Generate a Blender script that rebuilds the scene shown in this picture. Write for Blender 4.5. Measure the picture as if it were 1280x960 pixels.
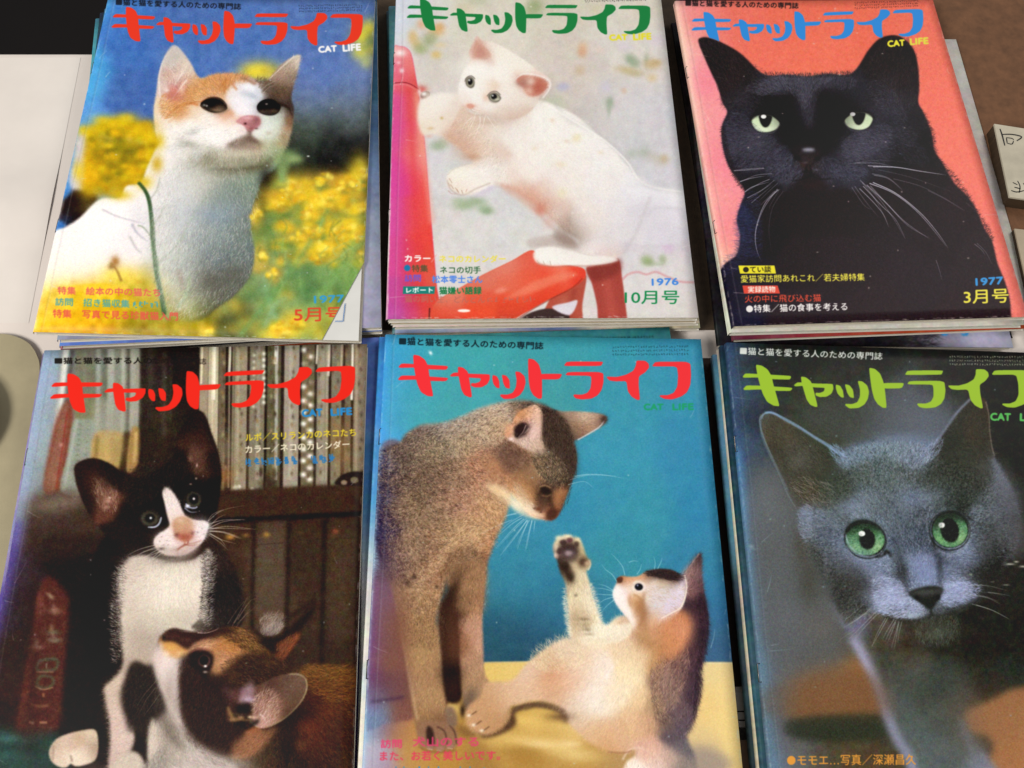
import bpy, bmesh, math
import numpy as np
from mathutils import Matrix, Vector
for o in list(bpy.data.objects): bpy.data.objects.remove(o)
SC = bpy.context.scene
# ------------------------------------------------------------ camera (lengths in mm, scaled to metres on creation)
MM = .001
CF, CTH, CRO, CH = 1197.34, 0.420955, 0.113524, 516.37
_r0 = np.array([1, 0, 0.]); FW = np.array([0, math.sin(CTH), -math.cos(CTH)]); _u0 = np.array([0, math.cos(CTH), math.sin(CTH)])
CR = math.cos(CRO)*_r0+math.sin(CRO)*_u0; CU = -math.sin(CRO)*_r0+math.cos(CRO)*_u0
cam = bpy.data.cameras.new('camera'); camo = bpy.data.objects.new('camera', cam); SC.collection.objects.link(camo)
cam.sensor_width = 36; cam.lens = CF/1280*36; cam.clip_start = .01; cam.clip_end = 60
M = Matrix.Identity(4)
for i in range(3): M[i][0], M[i][1], M[i][2] = CR[i], CU[i], -FW[i]
M[2][3] = CH*MM; camo.matrix_world = M; SC.camera = camo
cam.dof.use_dof = False
# ------------------------------------------------------------ light
W = bpy.data.worlds.new('World'); SC.world = W; W.use_nodes = True
W.node_tree.nodes['Background'].inputs[0].default_value = (.93, .96, 1., 1); W.node_tree.nodes['Background'].inputs[1].default_value = .27
def area(name, loc, aim, size, power, col):
    l = bpy.data.lights.new(name, 'AREA'); l.shape = 'RECTANGLE'; l.size, l.size_y = size; l.energy = power; l.color = col
    o = bpy.data.objects.new(name, l); SC.collection.objects.link(o); o.location = loc
    o.rotation_euler = (Vector(aim)-Vector(loc)).to_track_quat('-Z', 'Y').to_euler(); return o
area('ceiling_and_fill_light', (-.95, -.75, 1.45), (.0, .34, 0), (.6, .6), 35, (1, .975, .935))
area('ceiling_and_fill_light', (1.05, 1.25, 1.5), (.1, .3, 0), (.6, .6), 11, (1, .97, .93))  # added fill lamp that evens out the dim far right
SC.view_settings.view_transform = 'Standard'; SC.view_settings.look = 'None'; SC.view_settings.exposure = 0; SC.view_settings.gamma = 1
SC.render.engine = 'CYCLES'; SC.cycles.use_denoising = True; SC.cycles.max_bounces = 6
def project(Pw):
    d = np.asarray(Pw, float)-[0, 0, CH]; z = d @ FW
    return np.stack([640+CF*(d @ CR)/z, 480-CF*(d @ CU)/z], -1)
def ray(px, py):
    return FW+CR*(px-640)/CF+CU*(480-py)/CF
def at(px, py, z=0.):
    d = ray(px, py); k = (z-CH)/d[2]; return np.array([0, 0, CH])+d*k

# ---------------------------------------------------------------- print painter
# every cover print is drawn here in code, in millimetre-true cover coordinates
import numpy as np
rng = np.random.default_rng(7)
S = 2.0
def hx(h):
    if not isinstance(h, str): return np.array(h, float)
    return np.array([int(h[i:i+2], 16) for i in (0, 2, 4)], float) / 255
def P(s): return np.array([[float(v) for v in q.split(',')] for q in s.split()])
def homog(src, dst):
    A = []; b = []
    for (x, y), (u, v) in zip(src, dst):
        A += [[x, y, 1, 0, 0, 0, -u*x, -u*y], [0, 0, 0, x, y, 1, -v*x, -v*y]]; b += [u, v]
    return np.append(np.linalg.lstsq(np.array(A, float), np.array(b, float), rcond=None)[0], 1).reshape(3, 3)
def happ(Hm, pts):
    q = np.c_[pts, np.ones(len(pts))] @ Hm.T
    return q[:, :2] / q[:, 2:]
def smooth(p, n=5, closed=True):
    p = np.asarray(p, float); N = len(p); out = []
    for i in range(N if closed else N-1):
        if closed: a, b, c, d = p[(i-1) % N], p[i], p[(i+1) % N], p[(i+2) % N]
        else: a, b, c, d = p[max(i-1, 0)], p[i], p[i+1], p[min(i+2, N-1)]
        for k in range(n):
            t = k/n
            out.append(.5*(2*b+(c-a)*t+(2*a-5*b+4*c-d)*t*t+(3*b-a-3*c+d)*t**3))
    if not closed: out.append(p[-1])
    return np.array(out)
def bl(a, sg):
    if sg < .3: return a
    if sg < 2.2:
        r = int(3*sg+1); k = np.exp(-.5*(np.arange(-r, r+1)/sg)**2); k /= k.sum()
        for ax in (0, 1):
            pad = [(0, 0)]*a.ndim; pad[ax] = (r, r); q = np.pad(a, pad, mode='edge'); o = 0
            for i, w in enumerate(k):
                sl = [slice(None)]*a.ndim; sl[ax] = slice(i, i+a.shape[ax]); o = o+w*q[tuple(sl)]
            a = o
        return a
    w = int(round(np.sqrt(12*sg*sg/3+1))); w += 1-w % 2; r = w//2
    for ax in (0, 1):
        for _ in range(3):
            pad = [(0, 0)]*a.ndim; pad[ax] = (r+1, r); q = np.cumsum(np.pad(a, pad, mode='edge'), axis=ax)
            s1 = [slice(None)]*a.ndim; s2 = list(s1); s1[ax] = slice(w, None); s2[ax] = slice(0, -w)
            a = (q[tuple(s1)]-q[tuple(s2)])/w
    return a
def raster(polys, w, h, ss=3):
    """exact-in-x coverage of closed polygons (array coords)"""
    D = np.zeros((h*ss, w+3))
    A = np.concatenate(polys); B = np.concatenate([np.roll(p, -1, 0) for p in polys])
    up = B[:, 1] > A[:, 1]; sg = np.where(up, 1., -1.)
    lo = np.where(up[:, None], A, B); hi = np.where(up[:, None], B, A)
    y0 = np.clip(np.ceil(lo[:, 1]*ss-.5), 0, h*ss).astype(int); y1 = np.clip(np.ceil(hi[:, 1]*ss-.5), 0, h*ss).astype(int)
    n = y1-y0; m = n > 0
    if not m.any(): return np.zeros((h, w))
    lo, hi, sg, y0, n = lo[m], hi[m], sg[m], y0[m], n[m]
    idx = np.repeat(np.arange(len(n)), n); off = np.arange(n.sum())-np.repeat(np.cumsum(n)-n, n)
    row = y0[idx]+off; yc = (row+.5)/ss
    x = lo[idx, 0]+(hi[idx, 0]-lo[idx, 0])*(yc-lo[idx, 1])/(hi[idx, 1]-lo[idx, 1])
    x = np.clip(x, 0, w+.999); f = np.floor(x).astype(int); fr = x-f
    np.add.at(D, (row, f), sg[idx]*(1-fr)); np.add.at(D, (row, f+1), sg[idx]*fr)
    c = np.clip(np.abs(np.cumsum(D, 1)[:, :w]), 0, 1)
    return c.reshape(h, ss, w).mean(1)
def vnoise(h, w, cell, seed=0, ch=1):
    r = np.random.default_rng(seed); gh, gw = int(h/cell)+4, int(w/cell)+4
    g = r.random((gh, gw, ch)); y = np.arange(h)/cell; x = np.arange(w)/cell
    yi, xi = y.astype(int), x.astype(int); fy, fx = y-yi, x-xi
    fy = (fy*fy*(3-2*fy))[:, None, None]; fx = (fx*fx*(3-2*fx))[None, :, None]
    a = g[yi][:, xi]*(1-fx)+g[yi][:, xi+1]*fx; b = g[yi+1][:, xi]*(1-fx)+g[yi+1][:, xi+1]*fx
    return a*(1-fy)+b*fy
class Cv:
    def __init__(s, x0, y0, x1, y1, col='808080'):
        s.x0, s.y0 = x0, y0; s.w, s.h = int((x1-x0)*S), int((y1-y0)*S)
        s.im = np.ones((s.h, s.w, 3))*hx(col)
    def a(s, p): return (np.asarray(p, float)-[s.x0, s.y0])*S
    def mask(s, p, soft=.6, sm=True, closed=True):
        if isinstance(p, str): p = P(p)
        if sm: p = smooth(p)
        return bl(raster([s.a(p)], s.w, s.h), soft*S)
    def put(s, m, col, al=1.):
        c = hx(col) if not (isinstance(col, np.ndarray) and col.ndim == 3) else col
        m = (m*al)[..., None]; s.im = s.im*(1-m)+c*m
    def poly(s, p, col, soft=.6, al=1., sm=True, clip=None):
        if isinstance(p, str): p = P(p)
        p = s.a(smooth(p) if sm else np.asarray(p, float)); g = int(soft*S*3.2)+4
        x0, y0 = np.maximum(np.floor(p.min(0)).astype(int)-g, 0); x1, y1 = np.minimum(np.ceil(p.max(0)).astype(int)+g, [s.w, s.h])
        full = np.zeros((s.h, s.w))
        if x1 <= x0 or y1 <= y0: return full
        m = bl(raster([p-[x0, y0]], x1-x0, y1-y0), soft*S); sl = (slice(y0, y1), slice(x0, x1))
        if clip is not None: m = m*clip[sl]
        full[sl] = m; m = (m*al)[..., None]; s.im[sl] = s.im[sl]*(1-m)+hx(col)*m
        return full
    def blob(s, x, y, rx, ry, col, al=1., rot=0, clip=None, hard=1.):
        x, y = (x-s.x0)*S, (y-s.y0)*S; R = max(rx, ry)*S*3
        a, b, c, d = [int(v) for v in (max(0, y-R), min(s.h, y+R), max(0, x-R), min(s.w, x+R))]
        if b <= a or d <= c: return
        Y, X = np.mgrid[a:b, c:d]; t = np.radians(rot); u = (X-x)*np.cos(t)+(Y-y)*np.sin(t); v = -(X-x)*np.sin(t)+(Y-y)*np.cos(t)
        g = np.exp(-.5*(((u/(rx*S))**2+(v/(ry*S))**2)**hard))*al
        if clip is not None: g = g*clip[a:b, c:d]
        s.im[a:b, c:d] = s.im[a:b, c:d]*(1-g[..., None])+hx(col)*g[..., None]
    def blobs(s, txt, clip=None, hard=1.):
        for q in txt.split(';'):
            q = q.strip().split(',')
            if len(q) < 5: continue
            f = [float(v) for v in q[:4]]; al = float(q[5]) if len(q) > 5 else 1.; rot = float(q[6]) if len(q) > 6 else 0
            s.blob(*f, q[4], al, rot, clip, hard)
    def ell(s, x, y, rx, ry, col, rot=0, soft=.5, al=1., clip=None):
        t = np.linspace(0, 2*np.pi, 40, endpoint=False); r = np.radians(rot)
        u, v = rx*np.cos(t), ry*np.sin(t)
        return s.poly(np.c_[x+u*np.cos(r)-v*np.sin(r), y+u*np.sin(r)+v*np.cos(r)], col, soft, al, False, clip)
    def line(s, p, w, col, soft=.3, al=1., taper=True, clip=None):
        if isinstance(p, str): p = P(p)
        p = smooth(p, 8, False); d = np.gradient(p, axis=0); n = np.c_[-d[:, 1], d[:, 0]]; n /= np.linalg.norm(n, axis=1)[:, None]+1e-9
        t = np.linspace(0, 1, len(p)); ww = w*.5*(np.sqrt(np.clip(1-t, 0.02, 1)) if taper else 1+0*t)
        q = np.r_[p+n*ww[:, None], (p-n*ww[:, None])[::-1]]
        pa = s.a(q); a0 = np.maximum(np.floor(pa.min(0)-8*S).astype(int), 0); a1 = np.minimum(np.ceil(pa.max(0)+8*S).astype(int), [s.w, s.h])
        if (a1 <= a0).any(): return
        m = bl(raster([pa-a0], *(a1-a0)), soft*S)
        if clip is not None: m = m*clip[a0[1]:a1[1], a0[0]:a1[0]]
        m = (m*al)[..., None]; sl = (slice(a0[1], a1[1]), slice(a0[0], a1[0]))
        s.im[sl] = s.im[sl]*(1-m)+hx(col)*m
    def field(s, txt, sg=18):
        pts = []; cs = []
        for q in txt.split():
            x, y, c = q.split(','); pts.append((float(x), float(y))); cs.append(hx(c))
        pts = s.a(pts)/4; cs = np.array(cs); gh, gw = s.h//4+2, s.w//4+2
        Y, X = np.mgrid[0:gh, 0:gw]; num = np.zeros((gh, gw, 3)); den = np.zeros((gh, gw)); k = sg*S/4
        for (x, y), c in zip(pts, cs):
            d = (X-x)**2+(Y-y)**2; w = np.exp(-d/(2*k*k))+.05/(1+d/(k*k))**2.5
            num += w[..., None]*c; den += w
        g = num/den[..., None]
        y = np.arange(s.h)/4; x = np.arange(s.w)/4; yi, xi = y.astype(int), x.astype(int); fy, fx = (y-yi)[:, None, None], (x-xi)[None, :, None]
        return (g[yi][:, xi]*(1-fx)+g[yi][:, xi+1]*fx)*(1-fy)+(g[yi+1][:, xi]*(1-fx)+g[yi+1][:, xi+1]*fx)*fy
    def fur(s, m, n, L, ang, amp=.15, w=.5, al=.8, jit=18, tint=.02, bend=.3, bias=0., col=None):
        """n short hairs rooted in mask m, along a direction field"""
        flat = np.cumsum((m > .4).ravel()); tot = flat[-1]
        if tot == 0: return
        k = np.searchsorted(flat, rng.integers(1, tot+1, n)); y, x = np.divmod(k, s.w)
        x = x+rng.random(n); y = y+rng.random(n)
        A = np.array([[float(v) for v in q.split(',')] for q in ang.split()]); pa = s.a(A[:, :2]); th = np.radians(A[:, 2])
        d = (x[:, None]-pa[:, 0])**2+(y[:, None]-pa[:, 1])**2; wt = 1/(d+100)**1.5
        t = np.arctan2((wt*np.sin(th)).sum(1), (wt*np.cos(th)).sum(1))+np.radians(jit)*rng.normal(size=n)
        ln = L*S*(.5+rng.random(n)); bd = bend*rng.normal(size=n)
        base = s.im[np.clip(y.astype(int), 0, s.h-1), np.clip(x.astype(int), 0, s.w-1)] if col is None else np.ones((n, 3))*hx(col)
        c = np.clip(base*(1+bias+amp*rng.normal(size=(n, 1)))+amp*.12*rng.normal(size=(n, 1))+tint*rng.normal(size=(n, 3)), 0, 1)
        mg = int(L*S*1.6)+3; cx0, cy0 = max(int(x.min())-mg, 0), max(int(y.min())-mg, 0); cx1, cy1 = min(int(x.max())+mg, s.w), min(int(y.max())+mg, s.h)
        sw, sh = cx1-cx0, cy1-cy0; x = x-cx0; y = y-cy0
        K = max(4, int(L*S*1.3)); W = np.zeros(sh*sw); N = np.zeros((3, sh*sw))
        for j in range(K):
            u = j/(K-1); tt = t+bd*u; px = x+np.cos(tt)*ln*u; py = y+np.sin(tt)*ln*u; wgt = (1-u*.8)*w*1.1
            xi, yi = np.floor(px).astype(int), np.floor(py).astype(int); fx, fy = px-xi, py-yi
            for dx, dy, ww in ((0, 0, (1-fx)*(1-fy)), (1, 0, fx*(1-fy)), (0, 1, (1-fx)*fy), (1, 1, fx*fy)):
                X, Y = xi+dx, yi+dy; ok = (X >= 0) & (X < sw) & (Y >= 0) & (Y < sh); q = (Y*sw+X)[ok]; v = (ww*wgt)[ok]
                W += np.bincount(q, v, sh*sw)
                for ch in range(3): N[ch] += np.bincount(q, v*c[ok, ch], sh*sw)
        a = ((1-np.exp(-W*1.5))*al).reshape(sh, sw, 1); C = (N/np.maximum(W, 1e-6)).T.reshape(sh, sw, 3)
        sl = (slice(cy0, cy1), slice(cx0, cx1)); s.im[sl] = s.im[sl]*(1-a)+C*a
    def mottle(s, m, cell, amp, seed=1, chroma=0.):
        n = vnoise(s.h, s.w, cell*S, seed)-.5
        if chroma: n = n+(vnoise(s.h, s.w, cell*S, seed+9, 3)-.5)*chroma
        s.im = np.clip(s.im+n*amp*(m[..., None] if m is not None else 1), 0, 1)
    def grain(s, amp=.035, seed=3):
        r = np.random.default_rng(seed); n = bl(r.normal(size=(s.h, s.w, 3)), .9)*1.9; l = bl(r.normal(size=(s.h, s.w, 1)), .8)*1.7
        s.im = np.clip(s.im+amp*(.55*n+.6*l), 0, 1)
    def text(s, body, x0, y0, x1, y1, hgt, col, al=1., soft=.34, bold=.02, lean=0.):
        """lettering; (x0,y0)-(x1,y1) is the base line, hgt its height"""
        tri = glyphs(body, 0)
        if tri is None or not len(tri): return
        mn, mx = tri.reshape(-1, 2).min(0), tri.reshape(-1, 2).max(0)
        u = (tri-mn)/(mx-mn); e = np.array([x1-x0, y1-y0], float); n = np.array([e[1], -e[0]])/np.hypot(*e)*hgt+np.array([lean*hgt, 0])
        q = np.array([x0, y0])+u[..., :1]*e+u[..., 1:]*n
        pa = (q-[s.x0, s.y0])*S
        a0 = np.maximum(np.floor(pa.reshape(-1, 2).min(0)-4).astype(int), 0); a1 = np.minimum(np.ceil(pa.reshape(-1, 2).max(0)+4).astype(int), [s.w, s.h])
        if (a1 <= a0).any(): return
        pa = pa-a0; cr = np.cross(pa[:, 1]-pa[:, 0], pa[:, 2]-pa[:, 0]); pa[cr < 0] = pa[cr < 0][:, ::-1]
        m = np.clip(bl(raster(list(pa), *(a1-a0), ss=4), (soft+bold*6)*S)*(1+bold*40), 0, 1)[..., None]*al
        sl = (slice(a0[1], a1[1]), slice(a0[0], a1[0])); s.im[sl] = s.im[sl]*(1-m)+hx(col)*m
    def marks(s, x0, y0, x1, y1, hgt, col, n, al=.8, seed=5):
        """a row of type too small to read"""
        r = np.random.default_rng(seed); e = np.array([x1-x0, y1-y0], float); L = np.hypot(*e); e /= L; nn = np.array([e[1], -e[0]])
        st = L/n
        for i in range(n):
            o = np.array([x0, y0])+e*st*(i+.1)
            for j in range(4):
                a = r.random(2)*[st*.6, hgt*.75]; 
                if r.random() < .5: b = a+[st*.35*r.random()+st*.2, 0]
                else: b = a+[0, hgt*.6]
                b = np.minimum(b, [st*.8, hgt]); p, q = o+e*a[0]+nn*a[1], o+e*b[0]+nn*b[1]
                s.line(np.array([p, q]), hgt*.17, col, .2, al, False)
_gc = {}
def glyphs(body, bold):
    try: import bpy
    except ImportError: return None
    if (body, bold) in _gc: return _gc[(body, bold)]
    cu = bpy.data.curves.new('lettering', 'FONT'); cu.body = body; cu.size = 1; cu.offset = bold; cu.resolution_u = 3
    o = bpy.data.objects.new('lettering', cu); bpy.context.scene.collection.objects.link(o)
    dg = bpy.context.evaluated_depsgraph_get(); me = o.evaluated_get(dg).to_mesh(); me.calc_loop_triangles()
    co = np.array([v.co[:2] for v in me.vertices]); t = np.array([lt.vertices[:] for lt in me.loop_triangles]).reshape(-1, 3)
    r = co[t] if len(t) else np.zeros((0, 3, 2))
    o.evaluated_get(dg).to_mesh_clear(); bpy.data.objects.remove(o); bpy.data.curves.remove(cu)
    _gc[(body, bold)] = r; return r
# title lettering, drawn once (two sheets of outline points), placed on each cover by three anchors
T1 = ["243,245 262,224 345,228 552,240 556,250 545,265 440,262 345,250 250,252", "240,322 262,300 350,302 555,315 555,325 540,337 440,335 350,326 245,330",
 "335,168 375,175 410,200 430,240 438,300 462,425 458,433 425,430 385,405 362,355 350,300 340,240",
 "568,300 590,283 620,282 700,290 815,293 820,300 820,325 805,355 770,375 725,376 700,365 703,348 730,350 757,340 765,318 700,315 620,305 575,308",
 "618,245 650,250 680,275 690,320 708,435 695,440 660,425 640,390 630,340 620,290", "838,297 865,305 880,335 882,382 862,378 843,355 835,320",
 "895,295 925,302 945,330 947,385 920,378 905,350", "980,275 1010,278 1040,305 1047,345 1035,390 1010,425 970,447 910,450 885,430 888,420 930,422 965,410 985,375 990,330",
 "1062,192 1100,200 1130,230 1145,280 1150,330 1150,448 1125,447 1095,425 1075,390 1065,330 1062,250"]
T2 = ["25,290 160,290 163,298 150,320 130,325 25,325", "178,235 195,212 425,212 418,228 410,240 182,240",
 "183,300 200,278 425,278 427,340 415,390 390,425 350,447 290,452 250,445 235,428 240,420 290,422 325,410 345,380 350,330 347,302",
 "635,205 690,207 712,225 715,250 690,280 650,305 648,360 657,453 640,455 605,435 580,400 572,335 500,337 465,332 447,315 450,307 510,310 570,295 615,270 630,240",
 "735,237 755,213 975,213 980,300 975,360 955,405 920,432 860,452 810,448 780,432 785,424 830,425 870,410 893,370 898,300 890,242 740,243"]
def chaikin(p, n=2, f=.14):
    for _ in range(n):
        q = np.roll(p, -1, 0); p = np.stack([p*(1-f)+q*f, p*f+q*(1-f)], 1).reshape(-1, 2)
    return p
TITLE = [chaikin(P(t))/5.054+[450, 410] for t in T1]+[chaikin(P(t))/5.054+[670, 410] for t in T2]
def title(c, dst, col, src=((497, 472), (863, 452), (677.7, 498.7))):
    A = np.linalg.solve(np.c_[np.array(src), np.ones(3)], np.array(dst, float))
    c.put(bl(np.clip(sum(raster([c.a(np.c_[t, np.ones(len(t))] @ A)], c.w, c.h) for t in TITLE), 0, 1), .28*S), col)
class Z:
    """a magnifier: the same brushes, with coordinates read off an enlarged view (origin ox,oy, factor k)"""
    def __init__(s, c, ox, oy, k): s.c, s.o, s.k = c, np.array([ox, oy], float), k
    def T(s, p): return P(p)/s.k+s.o
    def poly(s, p, col, soft=.8, al=1., clip=None): return s.c.poly(s.T(p), col, soft, al, True, clip)
    def mask(s, p, soft=.8): return s.c.mask(s.T(p), soft)
    def line(s, p, w, col, soft=.5, al=1., taper=True): s.c.line(s.T(p), w, col, soft, al, taper)
    def blobs(s, txt, clip=None):
        for q in txt.split(';'):
            q = q.strip().split(',')
            if len(q) > 4: s.c.blob(float(q[0])/s.k+s.o[0], float(q[1])/s.k+s.o[1], float(q[2])/s.k, float(q[3])/s.k, q[4], float(q[5]) if len(q) > 5 else 1., float(q[6]) if len(q) > 6 else 0, clip)
    def fur(s, p, soft, n, L, ang, clip=None, **kw):
        m = s.mask(p, soft) if isinstance(p, str) else p
        if clip is not None: m = m*clip
        a = ' '.join(f'{float(q[0])/s.k+s.o[0]},{float(q[1])/s.k+s.o[1]},{q[2]}' for q in (t.split(',') for t in ang.split()))
        s.c.fur(m, n, L, a, **kw)
    def field(s, txt, sg):
        return s.c.field(' '.join(f'{float(q[0])/s.k+s.o[0]},{float(q[1])/s.k+s.o[1]},{q[2]}' for q in (t.split(',') for t in txt.replace(chr(10), ' ').split())), sg)

def sub(t): return t.replace('\n', ' ')
def cover_yellow_flowers():
    c = Cv(28, -24, 486, 446)
    c.im = c.field(sub("""118,0,55aee4 110,90,55a8e0 100,160,5f9bd8 150,20,4b7cc4 160,60,4672b8 160,110,4a6cac 200,50,4f74b5 300,50,5678b6 250,20,5273b0 400,30,5a78b2 450,30,5c78ac
 400,90,5f7ab4 450,110,6c82b4 390,125,6d7fa8 440,130,6f7f9c 385,150,59645e 430,148,565f5c 460,140,50584f 380,175,3a4036 420,180,242424 455,190,1c1a1c 400,215,1a1a1c 440,225,161416
 370,215,28302a 345,232,1e1c1c 330,240,20201c 325,260,555c30 340,290,6f8f50 350,320,7d9a68 380,300,7c9a62 420,300,8a9a50 450,300,8fa058 400,350,6d9560 440,350,7a9c58 330,360,78956a 350,400,74966a 300,390,50583a 280,400,46482e 260,400,7a7a30
 400,400,78985a 430,380,74914a 440,250,988a3a 200,400,a8982e 150,400,dcb41c 80,390,ecc024 60,400,eec32a 220,370,a39a3a 60,330,f6ece0 50,370,f6e8dc"""), 16)  # brighter blue left margin holds the spine's sheen as colour
    # left flowers
    fl_r = np.random.default_rng(8)
    fl = c.poly("96,175 112,160 130,152 150,147 172,152 190,158 200,175 196,200 186,225 160,243 130,242 108,243 96,236 98,205", 'a8921f', 3.5)
    c.mottle(fl, 9, .28, 4, .2)
    c.blobs("120,158,12,6,e2c21a,.8;150,153,14,5,e6c81c,.8;178,163,14,8,e4c418,.85;188,178,9,10,dcb614,.7;110,172,8,9,d6b018,.6;140,192,12,9,8a7a1c,.7;138,190,6,5,5c5a20,.6;165,185,10,8,a8901a,.5;158,212,12,8,9a7a18,.5;108,205,10,12,dfb012,.8;110,222,13,12,efb41a,.85;140,228,12,8,c09818,.6;128,240,8,5,7a7a30,.6;165,238,9,7,b88c20,.7;145,243,9,4,b88a24,.6", fl)
    for k in range(70): x, y = 104+fl_r.random()*88, 152+fl_r.random()*86; c.blob(x, y, 3+2.5*fl_r.random(), 2.5+2*fl_r.random(), ['f2d028', 'e0b018', '8a7418', 'c89414', 'f0c420', '6f6a20'][fl_r.integers(6)], .6, clip=fl)
    c.poly("96,170 106,168 104,200 100,242 88,243 84,235 92,200", 'd6cede', 3, .9)
    c.poly("84,240 100,238 122,246 112,262 98,278 84,284 74,284 76,262", '241614', 2.2)
    c.blob(80, 276, 8, 6, '2a3550', .8); c.poly("80,225 90,238 80,248 74,246", '4080c8', 2, .9); c.poly("70,276 82,280 80,286 66,292", '3f7cc6', 1.6, .9); c.blob(112, 258, 10, 8, '6a5a30', .7)
    # right flowers
    c.blobs("452,45,9,10,d2c83a,.9;462,35,8,8,dccc3c,.8;450,65,8,7,d6d05a,.8;458,78,6,6,c9cc6a,.6;465,60,8,8,c0b63c,.7;462,52,5,5,6a8a58,.5;325,88,16,9,e0ca3a,.95;316,90,10,6,e6d23c,.8;340,92,10,6,cdb84a,.7")
    c.blobs("""362,240,20,15,edd03a,1;345,248,12,10,dcae34,.9;375,245,14,12,d8ba3c,.8;405,228,24,10,c89c3c,.85;430,235,14,10,b08a38,.7;398,255,17,13,f2d336,1;412,248,12,9,eccb3a,.8;385,268,14,9,eec63a,.9;
 445,228,9,16,f0d43a,.95;452,215,8,14,e8cc3c,.9;385,290,22,10,d9ab34,.8;370,298,12,8,c9a43c,.7;420,298,22,11,eec83a,.9;402,315,16,10,e8ba36,.9;450,280,12,10,e9ca40,.9;455,320,8,12,c9b040,.8;440,262,10,8,6a8a50,.7;350,275,14,14,6f9258,.6;
 318,268,7,12,e0b43a,.9;325,320,8,12,dcb040,.85;322,335,8,5,c9a84a,.7;342,342,9,8,d9a844,.7;346,352,6,6,caa24c,.7;312,330,5,8,c9a040,.6;292,382,10,9,c8ae40,.8;304,362,10,8,a9b06a,.7;272,392,8,7,b8a040,.7;250,412,18,9,c8a82a,.8;258,414,8,6,f0c72c,.9;245,405,10,5,b9a030,.6;
 325,380,10,8,a8b668,.6;352,412,20,9,efcc34,1;370,402,14,7,e9c63a,.9;345,418,16,6,f2d036,.9;400,412,9,12,e0c038,.8;415,405,7,10,d8b838,.7;285,408,12,12,2e3426,.8;308,352,9,9,8a9a58,.5;375,350,14,12,64874e,.6;385,362,14,7,4f6a44,.5""")
    fr = np.random.default_rng(9)
    for k in range(150):
        x, y = 335+fr.random()*120, 222+fr.random()*110
        if x+y*.35 < 425: continue
        c.blob(x, y, 4+3*fr.random(), 3+2*fr.random(), ['f6d838', 'e8b82c', 'f2cc34', '7c9648', 'c89a30', '5f7f44'][fr.integers(6)], .55)
    for k in range(60): x, y = 250+fr.random()*200, 330+fr.random()*90; c.blob(x, y, 5+4*fr.random(), 4+5*fr.random(), ['5f8a4c', '86a85e', '4a6c40', '9cb46c', 'd8b840'][fr.integers(5)], .4)
    for p, w, k in (("300,420 340,370 370,330 395,290 410,260", 6, '6f9a5c'), ("380,400 400,370 430,330 455,300", 10, '80a860'), ("345,400 335,370 330,340", 6, '8bb080'), ("330,410 345,380 360,372", 5, '90b48a'), ("420,330 440,305 460,290", 6, '8fb060')):
        c.line(P(p), w, k, 2.2, .6, False)
    c.mottle(None, 7, .06, 21, .3)
    # cat body
    body = c.mask("66,293 82,284 100,272 118,254 130,248 150,247 158,233 176,229 182,214 192,192 200,175 196,158 200,120 240,100 290,96 320,110 350,150 350,200 330,222 322,240 315,262 314,290 318,310 316,335 308,352 292,370 272,384 255,398 235,402 205,392 180,378 150,356 100,356 58,365 45,410 38,410 52,340", 1.3)
    fld = c.field(sub("""210,200,f0eae6 190,205,efe9e6 170,240,f3eeec 150,260,f6f0ee 120,290,f8f2ee 90,300,f6efea 70,330,f8f0e8 110,330,f7f0ec 150,320,f0e9e8 180,300,ede6e6 200,310,dddad8 205,285,d8d4d6 190,250,f0ebea 180,262,e2dcde 215,240,e6e1e4 225,222,e9e4e6 240,215,c4bfb6 235,200,dcd6cc 232,255,b8b7be
 225,280,a9aeb8 215,320,b8bfbc 222,340,8f9a94 250,230,989a8c 262,212,8b8470 245,208,8f8a74 285,208,93927a 310,212,8f9c84 300,200,a8aa98 320,225,6e7e70 290,230,6d7c72 265,245,7a8680 250,265,848c8c 280,270,75838c 268,290,7c8888 300,285,68746f 240,300,6f7c80 235,330,66706c 270,320,626d70 300,320,606c6c 300,345,5a6058 250,350,5d5a50 270,365,57554a 290,355,585a50 235,365,5f6550 255,385,5a5c3a 225,375,7d8048 150,350,efe2c8 200,345,c9c4a8 200,365,b8b060 60,350,f8f0e0 45,400,f6e6dc"""), 11)
    c.put(body, fld)
    c.fur(body, 15000, 5, "100,300,170 60,340,150 180,250,120 210,200,115 250,210,70 290,230,95 300,300,100 260,350,110 200,330,140", .05, .45, .6)
    c.fur(body*np.clip(1-abs(fld.mean(2)-.42)*3, 0, 1), 9000, 4, "250,210,70 290,230,95 300,300,100 260,350,110 240,280,150", .13, .5, .75, tint=.03)
    c.line("128,262 145,270 165,276 182,280", 2.4, 'bdb4bc', .8, .7); c.line("165,280 172,292 185,302", 3, 'a7a4b0', 1, .7); c.line("162,295 170,310 178,318", 3, 'b4b0ae', 1, .7)
    c.line("200,245 198,235 203,222", 3, 'c3bcc0', 1, .6); c.line("195,262 215,258 235,250 250,235", 3, 'aaa6b0', 1.2, .6); c.line("205,305 218,295 228,280", 3, '8d9496', 1.2, .6); c.line("240,218 225,228 210,245", 3.4, 'b0acb2', 1.4, .6)
    # lower flowers over the body
    c.blobs("70,395,22,16,edbf24,.95;110,385,34,22,e9b91e,1;150,380,28,22,e2b61c,1;100,368,30,10,eecb3c,.8;160,352,16,10,f0d24c,.9;145,345,12,8,f4dc60,.8;185,380,20,20,b8a02a,.95;215,395,20,16,98903a,.95;225,412,26,10,b9a02a,.8;75,418,30,8,efb81a,.9;120,412,30,9,e4a61a,.8;175,408,22,12,9c8a28,.9;180,365,14,8,c8b04a,.6;235,385,10,8,8a8a40,.6;62,378,12,14,f0cb50,.6")
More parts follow.
